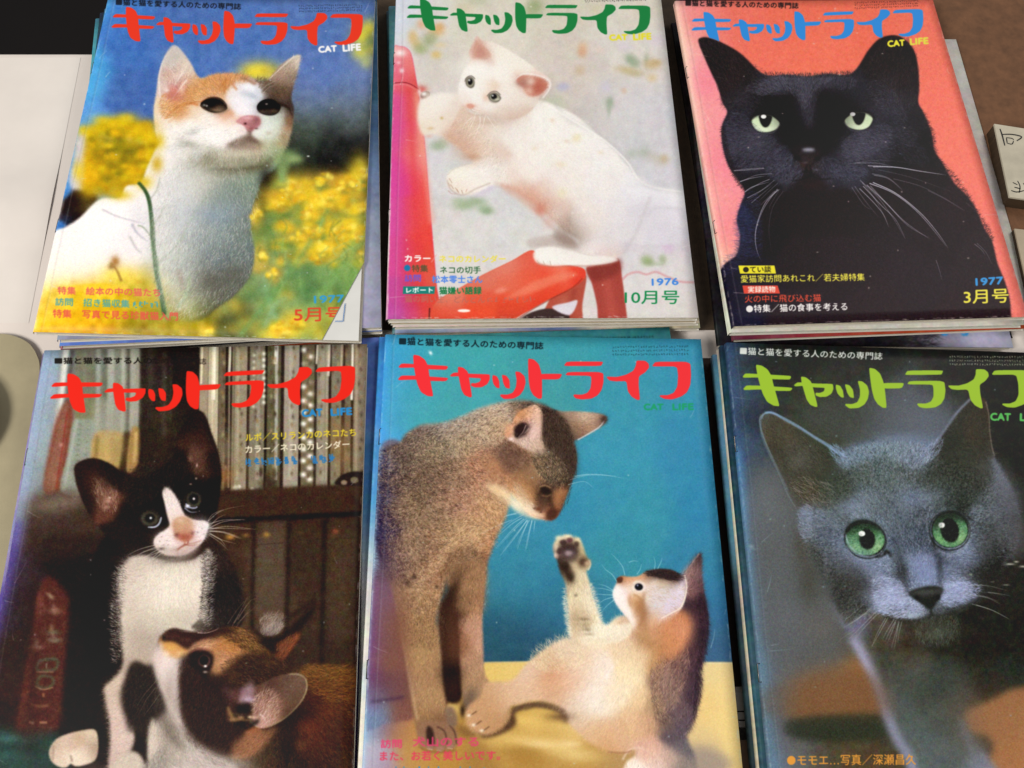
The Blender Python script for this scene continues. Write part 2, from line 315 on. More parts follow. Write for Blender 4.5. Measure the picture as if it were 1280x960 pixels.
    c.mottle(c.mask("50,360 150,345 240,365 250,422 40,422", 5), 8, .14, 31, .3)
    c.line("152,352 146,338 138,328", 3.5, 'a07838', 1, .9); c.blob(144, 327, 4, 5, 'a8733a', .9); c.blob(139, 333, 3, 3, '96703c', .8)
    c.line("206,392 202,370 197,345 192,310 190,280 186,250 180,236 172,228", 7, '56784a', 1, 1); c.line("190,300 188,260 182,240", 3, '384c34', .8, .8); c.line("206,392 212,398", 10, '8ba068', 2, .8, False)
    c.line("222,385 232,370 237,350 236,338", 5, '86a066', 1, .9); c.line("200,350 196,320", 3, '86a878', 1, .6, False); c.line("214,330 222,318 228,300 232,280 245,262 262,240", 3.4, '7c8a74', 1.2, .65)
    c.blob(225, 345, 3, 7, '6b4a30', .7, -15)
    # head
    head = c.mask("195,168 192,140 195,118 200,85 212,60 222,58 238,78 250,98 268,93 290,92 312,96 330,103 352,80 374,68 373,84 364,118 367,135 366,152 362,172 354,190 342,204 318,212 285,210 250,205 222,196 205,185", .9)
    fld = c.field(sub("""208,70,cfc4bc 212,95,cbb3aa 205,110,dccbc2 215,112,c27f7c 222,118,c98480 228,100,d0a08c 235,88,d8c6b6 203,130,e6cfae 215,135,dfae78 208,150,ecdcc8 228,140,d8a070 240,118,cf9a66 245,105,d2a274 258,100,cf9a68 270,98,d49a70 282,105,c98a58 272,115,d8a880 285,96,cf9c78
 296,103,d9a67c 300,112,e4dce0 312,108,eceaf0 322,114,d8dade 308,122,dfe2ea 315,130,eef0f6 300,130,e8d8d0 292,122,e8c8a4 305,92,c08c68 322,98,a87c60 335,108,7a6252 345,96,a68c7c 358,82,b09a88 368,76,d2c4b4 362,98,94806f 355,112,6d5646 340,120,4a3a32 364,135,3c2c28 362,150,7e5c48 366,120,4a3a34
 250,120,e0b488 245,140,e9d2b8 255,148,f0e6dc 235,155,f2ebe4 215,165,f0e9e2 230,175,ece4dc 250,165,f4eeea 270,155,efe2d8 282,146,d9a080 290,140,e6c4b0 275,170,f2ece8 285,178,e9e0da 298,170,efe8e4 318,172,e0dcd4 325,160,dfe2dc 335,165,d4dcd0 345,152,cad2c6 348,142,b8bcae
 352,165,b8a890 358,175,8a7a60 345,180,b4b89c 330,182,c4c8b4 320,182,b89880 308,182,7a6458 295,184,8d7c6e 312,190,c0b4a4 290,195,a8a692 270,190,b7b4a4 250,185,cdc8bc 235,190,d8d2c8 260,202,8f8c76 310,200,9aa088 335,198,8e9c7c 350,190,87906a 225,190,e4dfda"""), 6.5)
    c.put(head, fld)
    c.fur(head, 14000, 4, "210,80,110 225,100,60 203,150,150 240,120,200 260,100,260 290,100,270 315,115,290 345,90,300 360,110,80 240,155,165 265,165,170 300,190,95 330,185,60 350,170,40 355,135,80 250,190,120 300,130,280", .07, .42, .7)
    c.fur(head*np.clip(1.1-fld.mean(2), 0, .7), 6000, 4, "210,80,110 225,100,60 203,150,150 240,120,200 260,100,260 290,100,270 345,90,300 300,190,95 330,185,60 355,135,80", .14, .45, .7, tint=.03)
    c.line("274,112 279,104 284,100", 3, 'b8743e', .8, .8); c.line("282,112 287,106 293,103", 2.5, 'b47848', .8, .7); c.line("248,131 238,129 226,132 214,140 206,149", 3.6, 'cc8450', 1, .9); c.fur(c.mask("204,118 240,112 262,98 300,93 312,100 285,112 262,120 240,126 208,148", 3), 2200, 5, "215,130,150 250,105,230 290,98,280", .18, .42, .75, col='cf9058'); c.fur(c.mask("318,96 345,106 362,120 350,124 326,112", 3), 700, 4, "340,110,300", .2, .42, .7, col='5c4838'); c.line("326,116 334,110 344,104", 3, '584438', 1, .7)
    c.line("368,70 352,84 335,100", 1.8, 'e6dacb', .5, .9); c.line("200,122 199,95 206,72 216,60", 2, 'ece2da', .6, .8); c.line("230,90 222,100 216,112", 2, 'e9dcd4', .6, .8); c.line("233,100 224,112 214,124", 2.4, 'eee6de', .6, .7)
    c.poly("300,148 312,144 324,148 325,156 316,162 308,160 300,153", 'd98e92', .8); c.blob(318, 155, 4, 4, 'b06a68', .8); c.blob(306, 150, 4, 2, 'eab4b4', .8); c.poly("307,158 316,160 314,166 308,163", '8a4a4a', .8, .8)
    c.poly("286,180 296,177 306,174 313,170 320,174 330,181 322,182 312,179 300,182 290,184", '6a564a', 1.8, .8); c.line("312,163 313,170 306,175", 2, '6a4c42', .9, .7); c.blob(304, 183, 14, 4, '8a7666', .55); c.blob(318, 184, 9, 3, '8c7258', .45)
    c.blobs("275,172,9,6,faf6f2,.6;292,168,8,5,fbf6f2,.6;322,166,7,5,ece8e0,.5;245,178,10,6,f4eee6,.4;300,190,12,4,cfc4b4,.5"); c.line("284,140 290,146 296,150", 3, 'dc9c78', 1, .6); c.fur(c.mask("255,165 300,160 300,178 260,182", 4), 700, 5, "270,170,170", .1, .4, .7, col='e8dfd6'); c.fur(c.mask("240,192 330,190 325,206 250,206", 4), 900, 6, "260,200,100 310,200,80", .2, .4, .7, col='8a8066')
    for x in (282, 288, 294, 276): c.line(P(f"{x},166 {x-5},167 {x-10},168"), .8, 'bcaea6', .3, .6)
    # eyes
    c.poly("250,131 256,124 264,121 274,122 281,127 284,133 279,138 270,141 260,139 254,136", '1b1310', .5); c.blob(270, 135, 7, 4, '54463c', .8, 10); c.blob(267, 131, 5, 5, '0c0808', .8); c.blob(272, 139, 4, 1.3, '8a7868', .6)
    c.poly("321,134 325,127 332,124 340,125 348,129 351,134 347,141 338,144 328,142", '15100e', .5); c.blob(344, 131, 6, 3, '3a2a26', .6); c.line("349,130 358,133 363,138", 4, '2c201c', .8, .8); c.blob(256, 128, 1, .8, 'd9d4d4', .7); c.blob(259, 131, 1.6, .8, 'a8a4a4', .6)
    c.line("249,132 252,126 262,119 275,120", 1.6, 'd8a888', .5, .6)
    for p in ("370,140 420,120 455,118", "360,165 400,170 430,185"): c.line(P(p), .5, 'c8c8c8', .3, .15)
    c.blob(385, 195, 1.2, .7, 'd8e0d8', .9)
    detail_flowers(c); detail_orange_white(c); c.im = np.clip((c.im-.42)*1.08+.41, 0, 1); wear(c, [(134, -2), (469, -2), (451, 426), (40, 415)], 1, 'dce4ec'); c.grain(.034, 11)
    # masthead
    c.text("■猫と猫を愛する人のための専門誌", 145, 6.5, 301, 12, 8, '181c28', .9)
    for k in range(3): c.marks(373, 8.5+k*3.5, 453, 7+k*3.3, 2.6, '252b3c', 30, .75, 40+k)
    title(c, ((139, 32), (453.7, 17.2), (292, 55)), 'ea3a24')
    c.text("CAT", 398.5, 65.5, 421, 64, 7.5, 'f6f4f4', bold=.045); c.text("LIFE", 429, 64, 451, 62.5, 8, 'f6f4f4', bold=.045)
    c.text("特集　絵本の中の猫たち", 72, 368, 200, 371, 10, 'e4605c', .85, .35); c.text("訪問　招き猫収集", 69, 382, 162, 385, 10, '52a0a4', .85, .4); c.marks(166, 385, 199, 386, 9, '52a0a4', 5, .9, 3)
    c.text("特集　写真で見る珍獣猫入門", 66, 397, 222, 401, 10.5, 'e2554c', .85, .35)
    c.text("1977", 393, 379, 430, 377.5, 9, '3c98c8', bold=.03); c.text("5月号", 368, 402, 430, 401, 17, 'd84c30', bold=.02)
    return c
def cover_white_kitten():
    c = Cv(474, -28, 892, 416)
    c.im = c.field(sub("""500,10,cfd6e8 540,20,dcd8ce 600,20,d8d2c0 700,10,cfc8b4 800,20,d8d0c0 530,100,dcd4cc 560,90,d6cfc6 620,40,ddd6c8 700,70,dcd2ca 722,80,cfc0b4 760,60,dfd9d2 820,60,dad4cc 740,130,d5cfcb 722,150,cbbcb2 780,150,d6d2d2 840,150,d4d0d4 760,170,d2ced2 830,200,d3cfd4
 560,200,d6d4d4 620,260,d6d4d4 580,300,d9d4d0 620,310,d8d6d4 560,340,dcd6d2 660,300,dcd8d4 800,300,d8d2d8 850,300,d6ced4 790,380,dcd6d2 860,380,d8d0cc 820,350,e0dad8 840,240,dad6da 600,350,d8d2ce"""), 26)
    c.mottle(None, 5, .03, 3, .5); c.mottle(None, 14, .035, 8, .5)
    c.blobs("""527,30,5,5,e0b088,.8;545,38,8,6,dfb070,.8;550,33,4,4,d9a468,.6;516,46,5,7,d4b474,.8;521,55,5,5,cbb074,.7;536,50,7,6,a2aa80,.85;540,45,5,5,adb088,.6;526,61,7,5,a2ac78,.8;545,68,5,4,dcbc74,.8;550,56,6,3,e0c898,.6;595,0,12,6,bcc0a4,.6;580,10,10,6,d2c8a8,.6;668,8,8,8,98a678,.85;664,14,6,5,a9b288,.6;
 745,12,6,6,cfc8a0,.5;728,61,5,7,dcb08c,.8;727,66,4,4,cf9c7c,.5;725,88,5,5,d0b898,.7;750,62,5,3,ead0c0,.5;788,74,5,6,93a488,.8,-40;794,79,5,5,9aa88c,.7,40;808,75,3,6,a4ac98,.7;815,80,8,5,ccb084,.85;820,78,5,3,c4ac80,.7;785,88,12,4,c6b68a,.85,12;795,92,7,3,c0b290,.6;815,97,5,4,dcc49c,.8;704,108,6,4,b4b4d4,.7;
 690,125,10,5,bcc6a8,.7;700,132,8,4,c8ccb4,.6;762,128,4,6,98a890,.8;761,138,2,6,a4b49c,.6;757,108,5,6,ccc4dc,.5;780,113,3,3,d8b89c,.6;805,190,6,5,a8b09c,.6;815,195,6,5,c0b8b0,.6;790,192,8,5,b4baaa,.6;827,200,8,6,c4bca4,.6;830,198,4,4,c09c70,.4;850,280,3,8,b0a48c,.8;845,272,3,5,bcae98,.6;
 803,300,8,5,dcb8dc,.5;798,298,4,3,d0a4cc,.6;827,298,4,3,d49cd0,.6;835,310,6,5,dcb8d8,.5;808,325,6,5,9cae7c,.85;812,328,5,3,8a9c6c,.6;828,324,4,5,a4b08c,.8;820,330,8,2,b0b89c,.6;580,256,11,5,9fb28c,.85;573,250,6,3,a8b898,.6;595,251,9,4,9aae88,.8;608,263,7,4,90a884,.9;604,258,6,4,a0b290,.6;547,182,8,5,9cae90,.8;553,178,5,4,a8b69c,.6;
 820,50,10,6,d8c8dc,.5;780,58,8,5,d4c8d8,.5;600,238,8,6,dccce0,.6;612,232,5,4,d4c0dc,.5""", hard=1.2)
    c.line("778,350 785,343 797,340 808,343 820,340 834,346 850,352 868,353", 2.6, 'd79a9e', .8, .8, False)
    # chair post
    post = c.poly("490,62 500,58 508,60 514,68 519,92 525,130 531,180 536,240 541,300 546,360 550,412 480,412 486,330 489,200 491,120", 'd8488a', .7)
    c.put(post, c.field(sub("""494,80,e06a8c 500,66,f0c0b8 507,70,e86a72 512,80,ea7e70 496,95,e87890 503,100,e45668 514,105,dc5850 494,130,dc5a94 504,130,e04c70 520,130,e07a64 495,170,d84c98 508,170,e0507a 513,175,e8585c 521,175,e89a84 497,220,d848a0 506,220,dc3c7a 514,215,e84860 522,210,ec9088 529,220,e85048
 496,270,d650a0 510,270,dc3a60 519,270,e85a58 528,270,e84c40 535,290,e84840 496,320,d44c94 508,320,da3c60 520,320,e0453c 532,330,e2503c 540,350,dc5848 496,370,bc4a94 510,370,cc3c68 524,370,d43c3c 536,375,d84030 496,392,b44a9a 515,390,cc4070 535,392,d04438 545,380,e05040"""), 9))
    c.line("520,110 526,160 533,220 540,280", 7, 'f0a090', 2.2, .55, False); c.line("511,110 515,180 520,260 526,340 532,395", 6, 'e03c44', 2.5, .6, False); c.line("496,120 496,220 494,320 494,395", 10, 'd24c9c', 4, .5, False)
    c.line("491,104 505,103 515,106 524,112 532,118", 1.2, '8c2430', .4, .9, False); c.line("494,106 508,106 520,112", 1.2, 'f0a0a0', .5, .5, False)
    c.blobs("500,66,5,3,fdf0ee,.9;502,88,2,2.2,fceaf0,.8;498,78,2,1.5,fce0e6,.6;526,112,5,4,c83c34,.8;524,114,2,3,f4dcd4,.8;530,122,3,1.5,b85040,.7")
    c.ell(531.5, 118.5, 6, 4.6, '8e6a5e', -20); c.blob(530, 117, 3.2, 2.2, 'f8f2ee', .95); c.blob(535, 118, 1.6, 3, 'c8bcae', .8)
    c.line("488,90 487,200 483,400", 2.5, 'ece0d0', 1, .7, False)
    # seat and legs
    c.poly("722,352 700,362 688,372 676,412 724,412 728,380 733,345", 'b4503e', .8); c.line("705,370 698,400", 10, 'c06a54', 3, .5, False); c.line("718,360 712,400", 6, '94382c', 2.4, .6, False)
    c.poly("733,334 752,326 772,322 778,350 784,398 786,412 752,412 746,380 740,355", 'a8443a', .8); c.line("756,340 768,408", 9, 'c45a4c', 3.4, .6, False); c.poly("734,336 772,322 775,340 745,352", '7c2e28', 2.5, .7)
    c.poly("640,412 655,395 680,386 700,388 712,396 700,412", '3c2a28', .8); c.poly("690,384 710,378 722,376 712,394", 'dcd4dc', .8)
    seat = c.poly("540,388 548,375 575,360 605,343 640,326 664,313 676,322 700,330 722,333 731,338 730,348 715,360 690,372 665,386 645,398 636,412 538,412", 'e2482e', .7)
    c.put(seat, c.field(sub("""560,376,e0846c 600,352,dc7660 640,335,e07c68 660,322,de6450 668,316,e85a44 640,355,e26a50 600,372,e2583e 560,388,dc4a34 550,400,d84830 600,390,e44c2c 640,380,e84c30 660,360,ea6448 690,345,e85038 700,338,f08468 720,340,e8442c 728,345,e04030 690,360,e4482e 670,375,e04028 640,392,c84028 590,402,e8462c 655,345,e6583e"""), 9))
    c.poly("668,352 690,344 715,340 722,344 700,352 676,362 650,370 630,374 650,362", 'f08a6c', 1.6, .6); c.ell(580, 388.5, 8, 1.8, 'fdf0e8', 0, .6); c.ell(626, 363, 8, 3, 'f0a08c', -15, 1.6, .6)
    c.line("537,385 536,412", 1.8, '541c18', .5, .9, False); c.line("728,348 715,360 690,373 665,387 642,402", 1.4, '8c2c20', .6, .7, False)
    # kitten
    far = c.mask("524,128 535,120 550,116 566,116 576,120 585,140 590,150 585,172 570,180 552,170 538,168 528,168 522,150", 1.4)
    c.put(far, c.field("530,140,f2e8dc 550,130,f2eae0 560,150,ead8c8 545,160,efe4d6 570,140,e8d8cc 575,165,d8b8a4 532,160,eadcc8 560,172,d8b8a8", 8)); c.blobs("552,147,1.5,1.3,c8b070,.8;538,160,3,1.5,d8b890,.7;536,170,3,1.6,e0b0a0,.6")
    body = c.mask("578,132 588,140 620,148 660,136 664,128 678,126 700,134 722,146 745,166 768,188 782,205 800,222 820,232 845,238 858,243 862,270 858,300 800,306 779,302 782,312 770,324 735,333 712,331 690,331 673,327 669,318 674,309 690,305 716,307 724,302 712,293 700,285 688,272 672,258 655,246 638,236 618,231 602,238 590,243 575,242 562,235 558,224 562,214 578,207 592,202 578,188 566,176 560,166 568,150", 1.2)
    c.put(body, c.field(sub("""600,160,ecd8c8 580,160,dcc0ac 572,170,dcb8a4 582,180,d8b09c 590,190,e0c0a8 600,175,e8ccba 615,165,ece0d4 615,190,e0c8b8 640,165,f2eae2 630,150,e0cfc4 600,152,d8c0ac 590,150,e0c8b4 610,205,f4ece4 590,215,f5efe6 570,220,f5f0e4 565,232,ecdccc 585,238,f0e4d8 600,228,f4ece4 625,222,f0e6de 640,225,ecd8cc 650,238,dcb4a0 660,215,f2e8e0
 690,160,f5f0e8 720,170,f5f0ea 680,190,f3ece4 720,200,f2eae4 750,200,f3eeea 700,225,f0e6e0 680,240,e6d0c4 668,250,d89c84 678,260,d4a08c 690,265,e0c8bc 690,280,c8b0a4 705,290,9c8474 715,300,8a7668 700,300,d8ccc4 685,290,d8c8bc 725,285,d8cac2 740,270,ece2dc 760,230,f0eae6 770,260,eae4e4 790,240,eeeaec 800,270,e2dce2 830,255,e8e4ea 850,265,e4dee4 830,290,dcd6de 780,290,e4dede 760,300,e4dcdc
 740,310,e8dedc 720,312,efe8e4 690,316,f6f2ec 680,322,f4efe6 700,325,f2ece4 730,325,ecdcd4 760,318,e0ccc4 710,306,d8ccc4 850,240,eeeaea 855,300,d8d2da"""), 9))
    c.mottle(body, 8, .02, 12, .6); c.blobs('720,172,4,4,ecdcb0,.7;708,176,3,2,e8d0b8,.6;700,205,5,3,e8d8b8,.6;668,185,3,2,ecd4c0,.6;750,190,3,2,ecd8c0,.6;702,240,5,5,e6dcb4,.6;690,150,2,2,e8ccb0,.6;650,100,2,1.6,e8c8a8,.6;745,250,6,4,e8dfe6,.5')
    ang = "570,220,170 600,225,165 620,190,120 580,170,140 650,235,70 680,255,60 700,285,50 720,160,-20 760,200,20 800,235,10 850,260,0 740,260,60 700,320,175 760,315,150 660,150,100"
    c.fur(body, 15000, 4.5, ang, .05, .4, .6); c.fur(body*c.mask("560,150 600,160 640,225 690,260 720,300 690,300 640,235 600,205 570,190", 8), 5000, 5, ang, .11, .4, .7, tint=.02)
    c.line("560,238 565,242 572,242", 1, 'c09888', .4, .8); c.line("571,236 574,242", 1, 'c8a090', .4, .7, False); c.line("582,240 584,236", 1, 'c8a090', .4, .7, False); c.line("560,228 563,233", 1, 'cba898', .4, .7, False)
    c.poly("668,305 690,296 712,296 722,304 708,307 690,306 680,310", 'c4b4ac', 2, .8); c.poly("693,285 705,288 717,300 722,306 712,306 700,296", '8c766a', 3, .6)
    c.line("672,322 676,330", 1, 'b8a090', .4, .7, False); c.line("684,326 687,331", 1, 'b8a090', .4, .7, False); c.line("697,328 699,331", 1, 'b8a090', .4, .7, False)
    # flank shading and the tail
    c.poly("800,224 825,236 858,240 870,262 850,262 820,256 790,246", 'f4f2f4', 3, .7)
    # head
    head = c.mask("588,76 586,66 592,52 596,45 602,50 612,52 628,58 644,68 660,78 672,88 682,94 688,100 688,108 683,116 674,121 672,128 664,138 654,145 640,149 622,147 606,144 594,140 584,134 576,127 573,116 574,104 578,92 584,82", .8)
    c.put(head, c.field(sub("""592,72,e2bfae 600,62,c88a78 606,70,c8907c 596,54,e0c0b4 610,58,f2e6da 620,66,f4ecde 640,75,f5ede0 655,85,f4ece0 600,84,f4ece2 590,90,f4ece4 580,105,f2eae4 578,120,f2e8e0 600,100,f2e8dc 605,115,ecdccc 612,112,e4c4a8 600,125,f4ece6 590,135,f5f0ea 580,128,efdcd0 610,135,f4ece4 600,142,ead4c4 625,140,eeddd0 640,144,d8bcac 655,138,dcc4b4
 640,130,f0e4da 655,120,eee2d6 640,105,f2e8dc 630,92,f4ebe0 650,98,e8cab8 668,124,e8dcd0 672,95,f0dcd0 685,104,f4e8e0 625,120,f2e8e0"""), 6))
    c.fur(head, 8000, 3, "595,55,270 610,60,300 650,80,320 600,90,260 580,115,190 600,135,130 630,142,100 660,125,60 640,105,10 620,100,300", .045, .4, .6)
    c.poly("596,50 602,56 610,64 612,72 600,74 590,73 592,62", 'c9907c', 1.3, .85); c.line("596,48 600,58 596,70", 2, 'eed4c8', .8, .6); c.blob(600, 70, 5, 2.5, 'dcb09c', .8); c.blob(605, 72, 3, 1.6, 'a8705c', .7)
    c.poly("646,96 655,94 668,96 680,100 684,106 680,113 670,119 660,117 655,108 648,104", 'c98068', 1.3, .9); c.blob(671, 108, 6, 6, 'b45a48', .8); c.blob(650, 103, 4, 3, 'a8786c', .7); c.blob(660, 100, 5, 4, 'ecd0c0', .8); c.blob(658, 112, 4, 4, 'e4b4a0', .7); c.fur(c.mask("648,96 684,104 670,119 655,112", 1), 250, 6, "660,105,-30", .2, .5, .8)
    for x, y, rx, ry, r in ((587.5, 102.5, 5.2, 5.9, 15), (617.5, 122.5, 6.6, 5.2, 14)):
        c.ell(x, y, rx+1, ry+1, 'b8a496', r, .8, .8); c.ell(x, y, rx, ry, '8f8e80', r, .5); c.ell(x+.3, y-1, rx*.62, ry*.68, '1c1a1c', r, .6); c.blob(x-1.5, y-1.5, 1, 1, 'dcdcdc', .9); c.blob(x, y+ry*.6, rx*.5, 1.2, 'c4bcae', .7)
    c.line("581,99 587,95 593,99", 1.2, '6a5a50', .4, .7); c.line("611,119 618,115 625,120", 1.2, '6a5a50', .4, .7)
    c.blob(607, 120, 3, 4, 'dca484', .7); c.blob(588, 132, 5, 2.4, 'dfa088', .85); c.line("589,134 594,137 602,138", 1, 'c8a090', .4, .6)
    for p in ("596,140 590,150 584,160", "608,142 604,152 598,160", "612,143 618,150 622,154", "600,142 600,152 596,162"): c.line(P(p), .7, 'fdf8f0', .3, .8)
    detail_kitten_white(c); wear(c, [(495, -16), (825, -12), (873, 397), (482, 399)], 2, 'f4f0e8'); c.grain(.024, 12)
    c.text("■猫と猫を愛する人のための専門誌", 508, -7, 655, -6, 8, '20201c', .9)
    for k in range(3): c.marks(731, -5+k*4, 808, -6+k*3.7, 2.8, '3c3a36', 30, .75, 50+k)
    title(c, ((508, 20), (812.7, 7), (657.5, 41.5)), '1e8040')
    c.text("CAT", 762, 50.5, 784, 50, 7, 'e6dc3c', bold=.045); c.text("LIFE", 792, 50, 814, 49, 7.5, 'e6dc3c', bold=.045)
    c.text("カラー", 506, 327, 538, 327, 8, 'f6ece8', bold=.03); c.text("／", 539, 328, 547, 327, 9, 'f2a0a0'); c.text("ネコのカレンダー", 549, 328, 632, 328, 9, 'ecdc4c', bold=.02, al=.9)
    c.ell(509, 335, 4, 4, '1c78a8'); c.text("特集", 515, 340, 535, 340, 9, '5a5438', .9, bold=.02); c.text("ネコの切手", 550, 342, 601, 342, 9, '44704c', bold=.015)
    c.text("訪問", 506, 352, 526, 352, 9, '6a5ad0', .9, bold=.02); c.text("松本零士さん", 540, 354, 603, 354, 9.5, '5888e0', bold=.02)
    c.poly("504,358 544,358 543,367.5 503.5,367.5", '1f7f74', .3, sm=False); c.text("レポート", 508, 366, 541, 366, 7, 'f4f8f4', bold=.02); c.text("猫嫌い語録", 549, 368, 602, 368, 9.5, '247a48', bold=.02)
    c.text("猫の飼い主、どんどん", 506, 378, 606, 379, 9, 'b86a5c', .7); c.marks(608, 379, 670, 378, 8, 'b86a5c', 7, .6, 8)
    c.text("1976", 815, 357, 848, 356, 8.5, '4888dc', bold=.025); c.text("10月号", 781, 380, 849, 380, 16.5, '1e8a50', bold=.012)
    return c
def cover_black_cat():
    c = Cv(836, -16, 1304, 424)
    c.im = c.field(sub("""845,10,f0a0a0 855,60,f7b8b0 870,150,f8b4a8 885,250,f8b8a4 900,330,f8c0a0 862,20,f09090 880,100,f58a98 890,160,f48c98 905,220,f58a98 900,260,f48a94 912,300,f48a90 880,20,ea7c72 920,20,ea7260 1000,20,ea7058 950,70,ee7460 1020,70,f0765e 1100,20,ec7058 1150,20,ee7460 1165,60,f07864 1180,120,f57a68
 1200,180,f67e6c 1220,230,f67e6e 1240,280,f67e70 1260,330,f68072 1275,390,f48074 1290,400,f48074"""), 22)
    c.mottle(None, 3, .03, 3, .8)
    c.line("838,-10 856,90 873,210 891,310 901,350", 16, 'fbe4c8', 5, .75, False)  # cream strip: gloss of the rounded spine painted into the print
    cat = c.mask("873,52 877,47 886,47 900,52 925,66 948,88 962,94 985,93 1010,95 1035,92 1060,93 1072,84 1086,62 1100,48 1118,44 1132,50 1142,62 1147,80 1149,108 1148,128 1154,140 1164,165 1168,188 1178,204 1192,228 1208,244 1220,262 1230,285 1240,302 1247,330 1256,352 1262,374 1264,398 1266,430 898,430 906,390 900,345 906,330 921,318 925,295 921,275 926,255 931,240 922,224 912,210 905,190 902,172 903,155 909,140 903,128 897,108 891,95 882,75", .9)
    c.put(cat, c.field(sub("""885,60,221c20 900,80,1e181c 915,75,2c2224 910,100,2a2024 930,90,241c1e 945,105,26242a 925,120,302c34 960,102,3c3c4a 975,108,484a5c 1000,102,40424e 1020,98,3a3c48 1040,100,424452 1060,105,30303a 990,120,1c181a 1005,125,4a4a5c 1008,145,3e3e50 1025,120,1e1a1c 1045,125,221e22 960,125,1a1416 975,130,181214 990,150,141012 1030,150,161214
 920,150,2c2a34 915,170,363444 925,180,40404e 945,180,4a4a5a 965,178,34343f 985,170,181418 970,195,383848 950,205,30303c 925,205,26242e 1000,175,1c181a 1010,205,2c2424 1030,175,181416 1050,175,26262e 1060,185,464656 1080,185,4c4c60 1100,175,3a3a48 1120,165,30303a 1140,160,2c2a30 1070,210,3c3c4c 1090,205,2e2e38 1130,190,1e1a20
 1040,210,343442 990,212,383844 1010,230,241c20 950,230,1c181e 960,260,241c20 1000,260,261c1e 1050,260,281e20 1100,80,241c1e 1120,70,1e181a 1130,100,2a2024 1140,125,2e2a30 1110,110,302c34 1120,130,3a3844 1160,180,1e1a1e 1100,240,2a2024 1150,230,2a2226 1200,260,32242a 1180,300,30242a 1220,320,362a30 1240,380,38292e 1150,350,342830 1050,330,30242a 1000,330,2c2226 950,300,221c20 935,320,221e2e
 925,280,262a44 924,300,26283e 918,340,221f36 910,370,242238 912,400,262540 950,350,28222e 1000,390,32262e 1100,390,36282e 1200,400,38282e"""), 9))
    ang = "890,70,60 920,90,50 960,105,200 1000,100,270 1008,135,275 1040,100,275 1060,105,300 1120,80,120 1135,120,110 920,150,190 930,190,150 960,190,160 980,140,225 1040,140,310 1080,190,25 1110,170,10 1140,150,0 1100,210,40 1010,230,90 950,240,120 925,290,175 920,330,190 1080,240,60 1180,280,50 1240,340,20 1000,330,90 1150,350,70 1200,230,30"
    c.fur(cat, 22000, 5, ang, .22, .4, .6, tint=.014)
    hi = c.mask("930,112 958,98 985,97 1010,98 1040,96 1070,100 1060,112 1030,110 1018,130 1014,160 1004,150 998,120 965,118", 3)
    c.fur(hi*cat, 2600, 4.5, ang, .32, .45, .55, col='626274', bias=0, tint=.03)
    for q, n, k in (("908,165 925,150 938,168 960,180 980,180 975,200 950,212 922,210 908,190", 1500, '585868'), ("1048,168 1062,174 1100,172 1130,155 1145,175 1110,198 1080,215 1050,200", 1700, '5c5c6e'), ("1100,112 1140,112 1146,130 1120,140 1095,128", 350, '4c4c58'), ("930,112 955,120 945,138 912,142", 350, '4c4c5c'), ("970,200 1000,196 1006,210 990,222 965,220", 700, '5c5c70'), ("1014,198 1045,198 1052,218 1030,224 1016,212", 700, '5c5c70')):
        c.fur(c.mask(q, 6)*cat, n, 5, ang, .3, .4, .5, col=k, tint=.03)
    c.fur(c.mask("925,262 938,262 936,320 905,345 908,320 922,312", 2), 700, 5, "925,290,185", .3, .4, .6, col='3c4470', tint=.02)
    c.fur(c.mask("875,50 896,55 930,90 905,110", 3), 400, 7, "900,80,60", .3, .4, .35, col='5a3c38'); c.fur(c.mask("1085,70 1120,50 1140,90 1110,110", 4), 500, 7, "1110,80,110", .3, .4, .3, col='523c3a')
    k_ = (np.clip(cat, 0, 1)*np.clip(1-(c.im.max(2)-.45)*4, 0, 1))[..., None]; c.im = c.im*(1-k_)+(c.im*.8*[1.02, .97, .96])*k_
    # eyes
    for s_, (x, y) in ((1, (957, 153)), (-1, (1073.5, 150))):
        q = np.array([(-19, -2), (-15, -8), (-6, -10), (6, -9.5), (14, -5), (19, 1), (15, 8), (6, 12), (-5, 12.5), (-14, 8)], float)*[s_, 1]+[x, y]
        c.poly(q+[0, -1], '0e0a0c', 1.6, .9); q2 = (q-[x, y])*.93+[x, y]
        m = c.poly(q2, 'd2e2bc', .6); c.blob(x, y+8, 12, 3, 'e8f2d4', .7, clip=m); c.poly([(x-20, y-14), (x+20, y-14), (x+19, y-6), (x+8, y-8.5), (x-8, y-8.5), (x-19, y-6)], '44443a', 1.4, .85, False, clip=m)
        c.poly([(x-7, y-10), (x+7, y-10), (x+7.5, y-3), (x+4, y+4), (x, y+6), (x-4, y+4), (x-7.5, y-3)], '080608', .7, clip=m); c.ell(x-2.4 if s_ > 0 else x-7.5, y-7.5, 3.4, 2.5, 'fdfdfa', 0, .4)
        c.line(np.array([(x-20*s_, y-2), (x-8*s_, y-10.5), (x+8*s_, y-10)], float), 2.4, '141012', .8, .8); c.line(np.array([(x+19*s_, y+2), (x+10*s_, y+12), (x-4*s_, y+14)], float), 1.4, '8a8a94', .6, .5)
    c.poly("990,186 998,181 1010,180 1022,182 1030,187 1026,196 1016,204 1008,206 1000,202 993,194", '1a1416', 1.2, .9); c.ell(1010, 187, 9.5, 2.6, '8e8c98', 0, 1.4, .95); c.ell(1010, 186.4, 6, 1.4, 'c2c0cc', 0, .8, .8)
    c.poly("1000,200 1016,200 1014,210 1004,210", '3c2624', 2, .8); c.line("1008,206 1008,216", 2, '0e0a0c', .8, .8, False); c.line("992,222 1008,214 1026,222", 1.6, '140e10', .8, .7, False)
    w = 'b4b0bc'
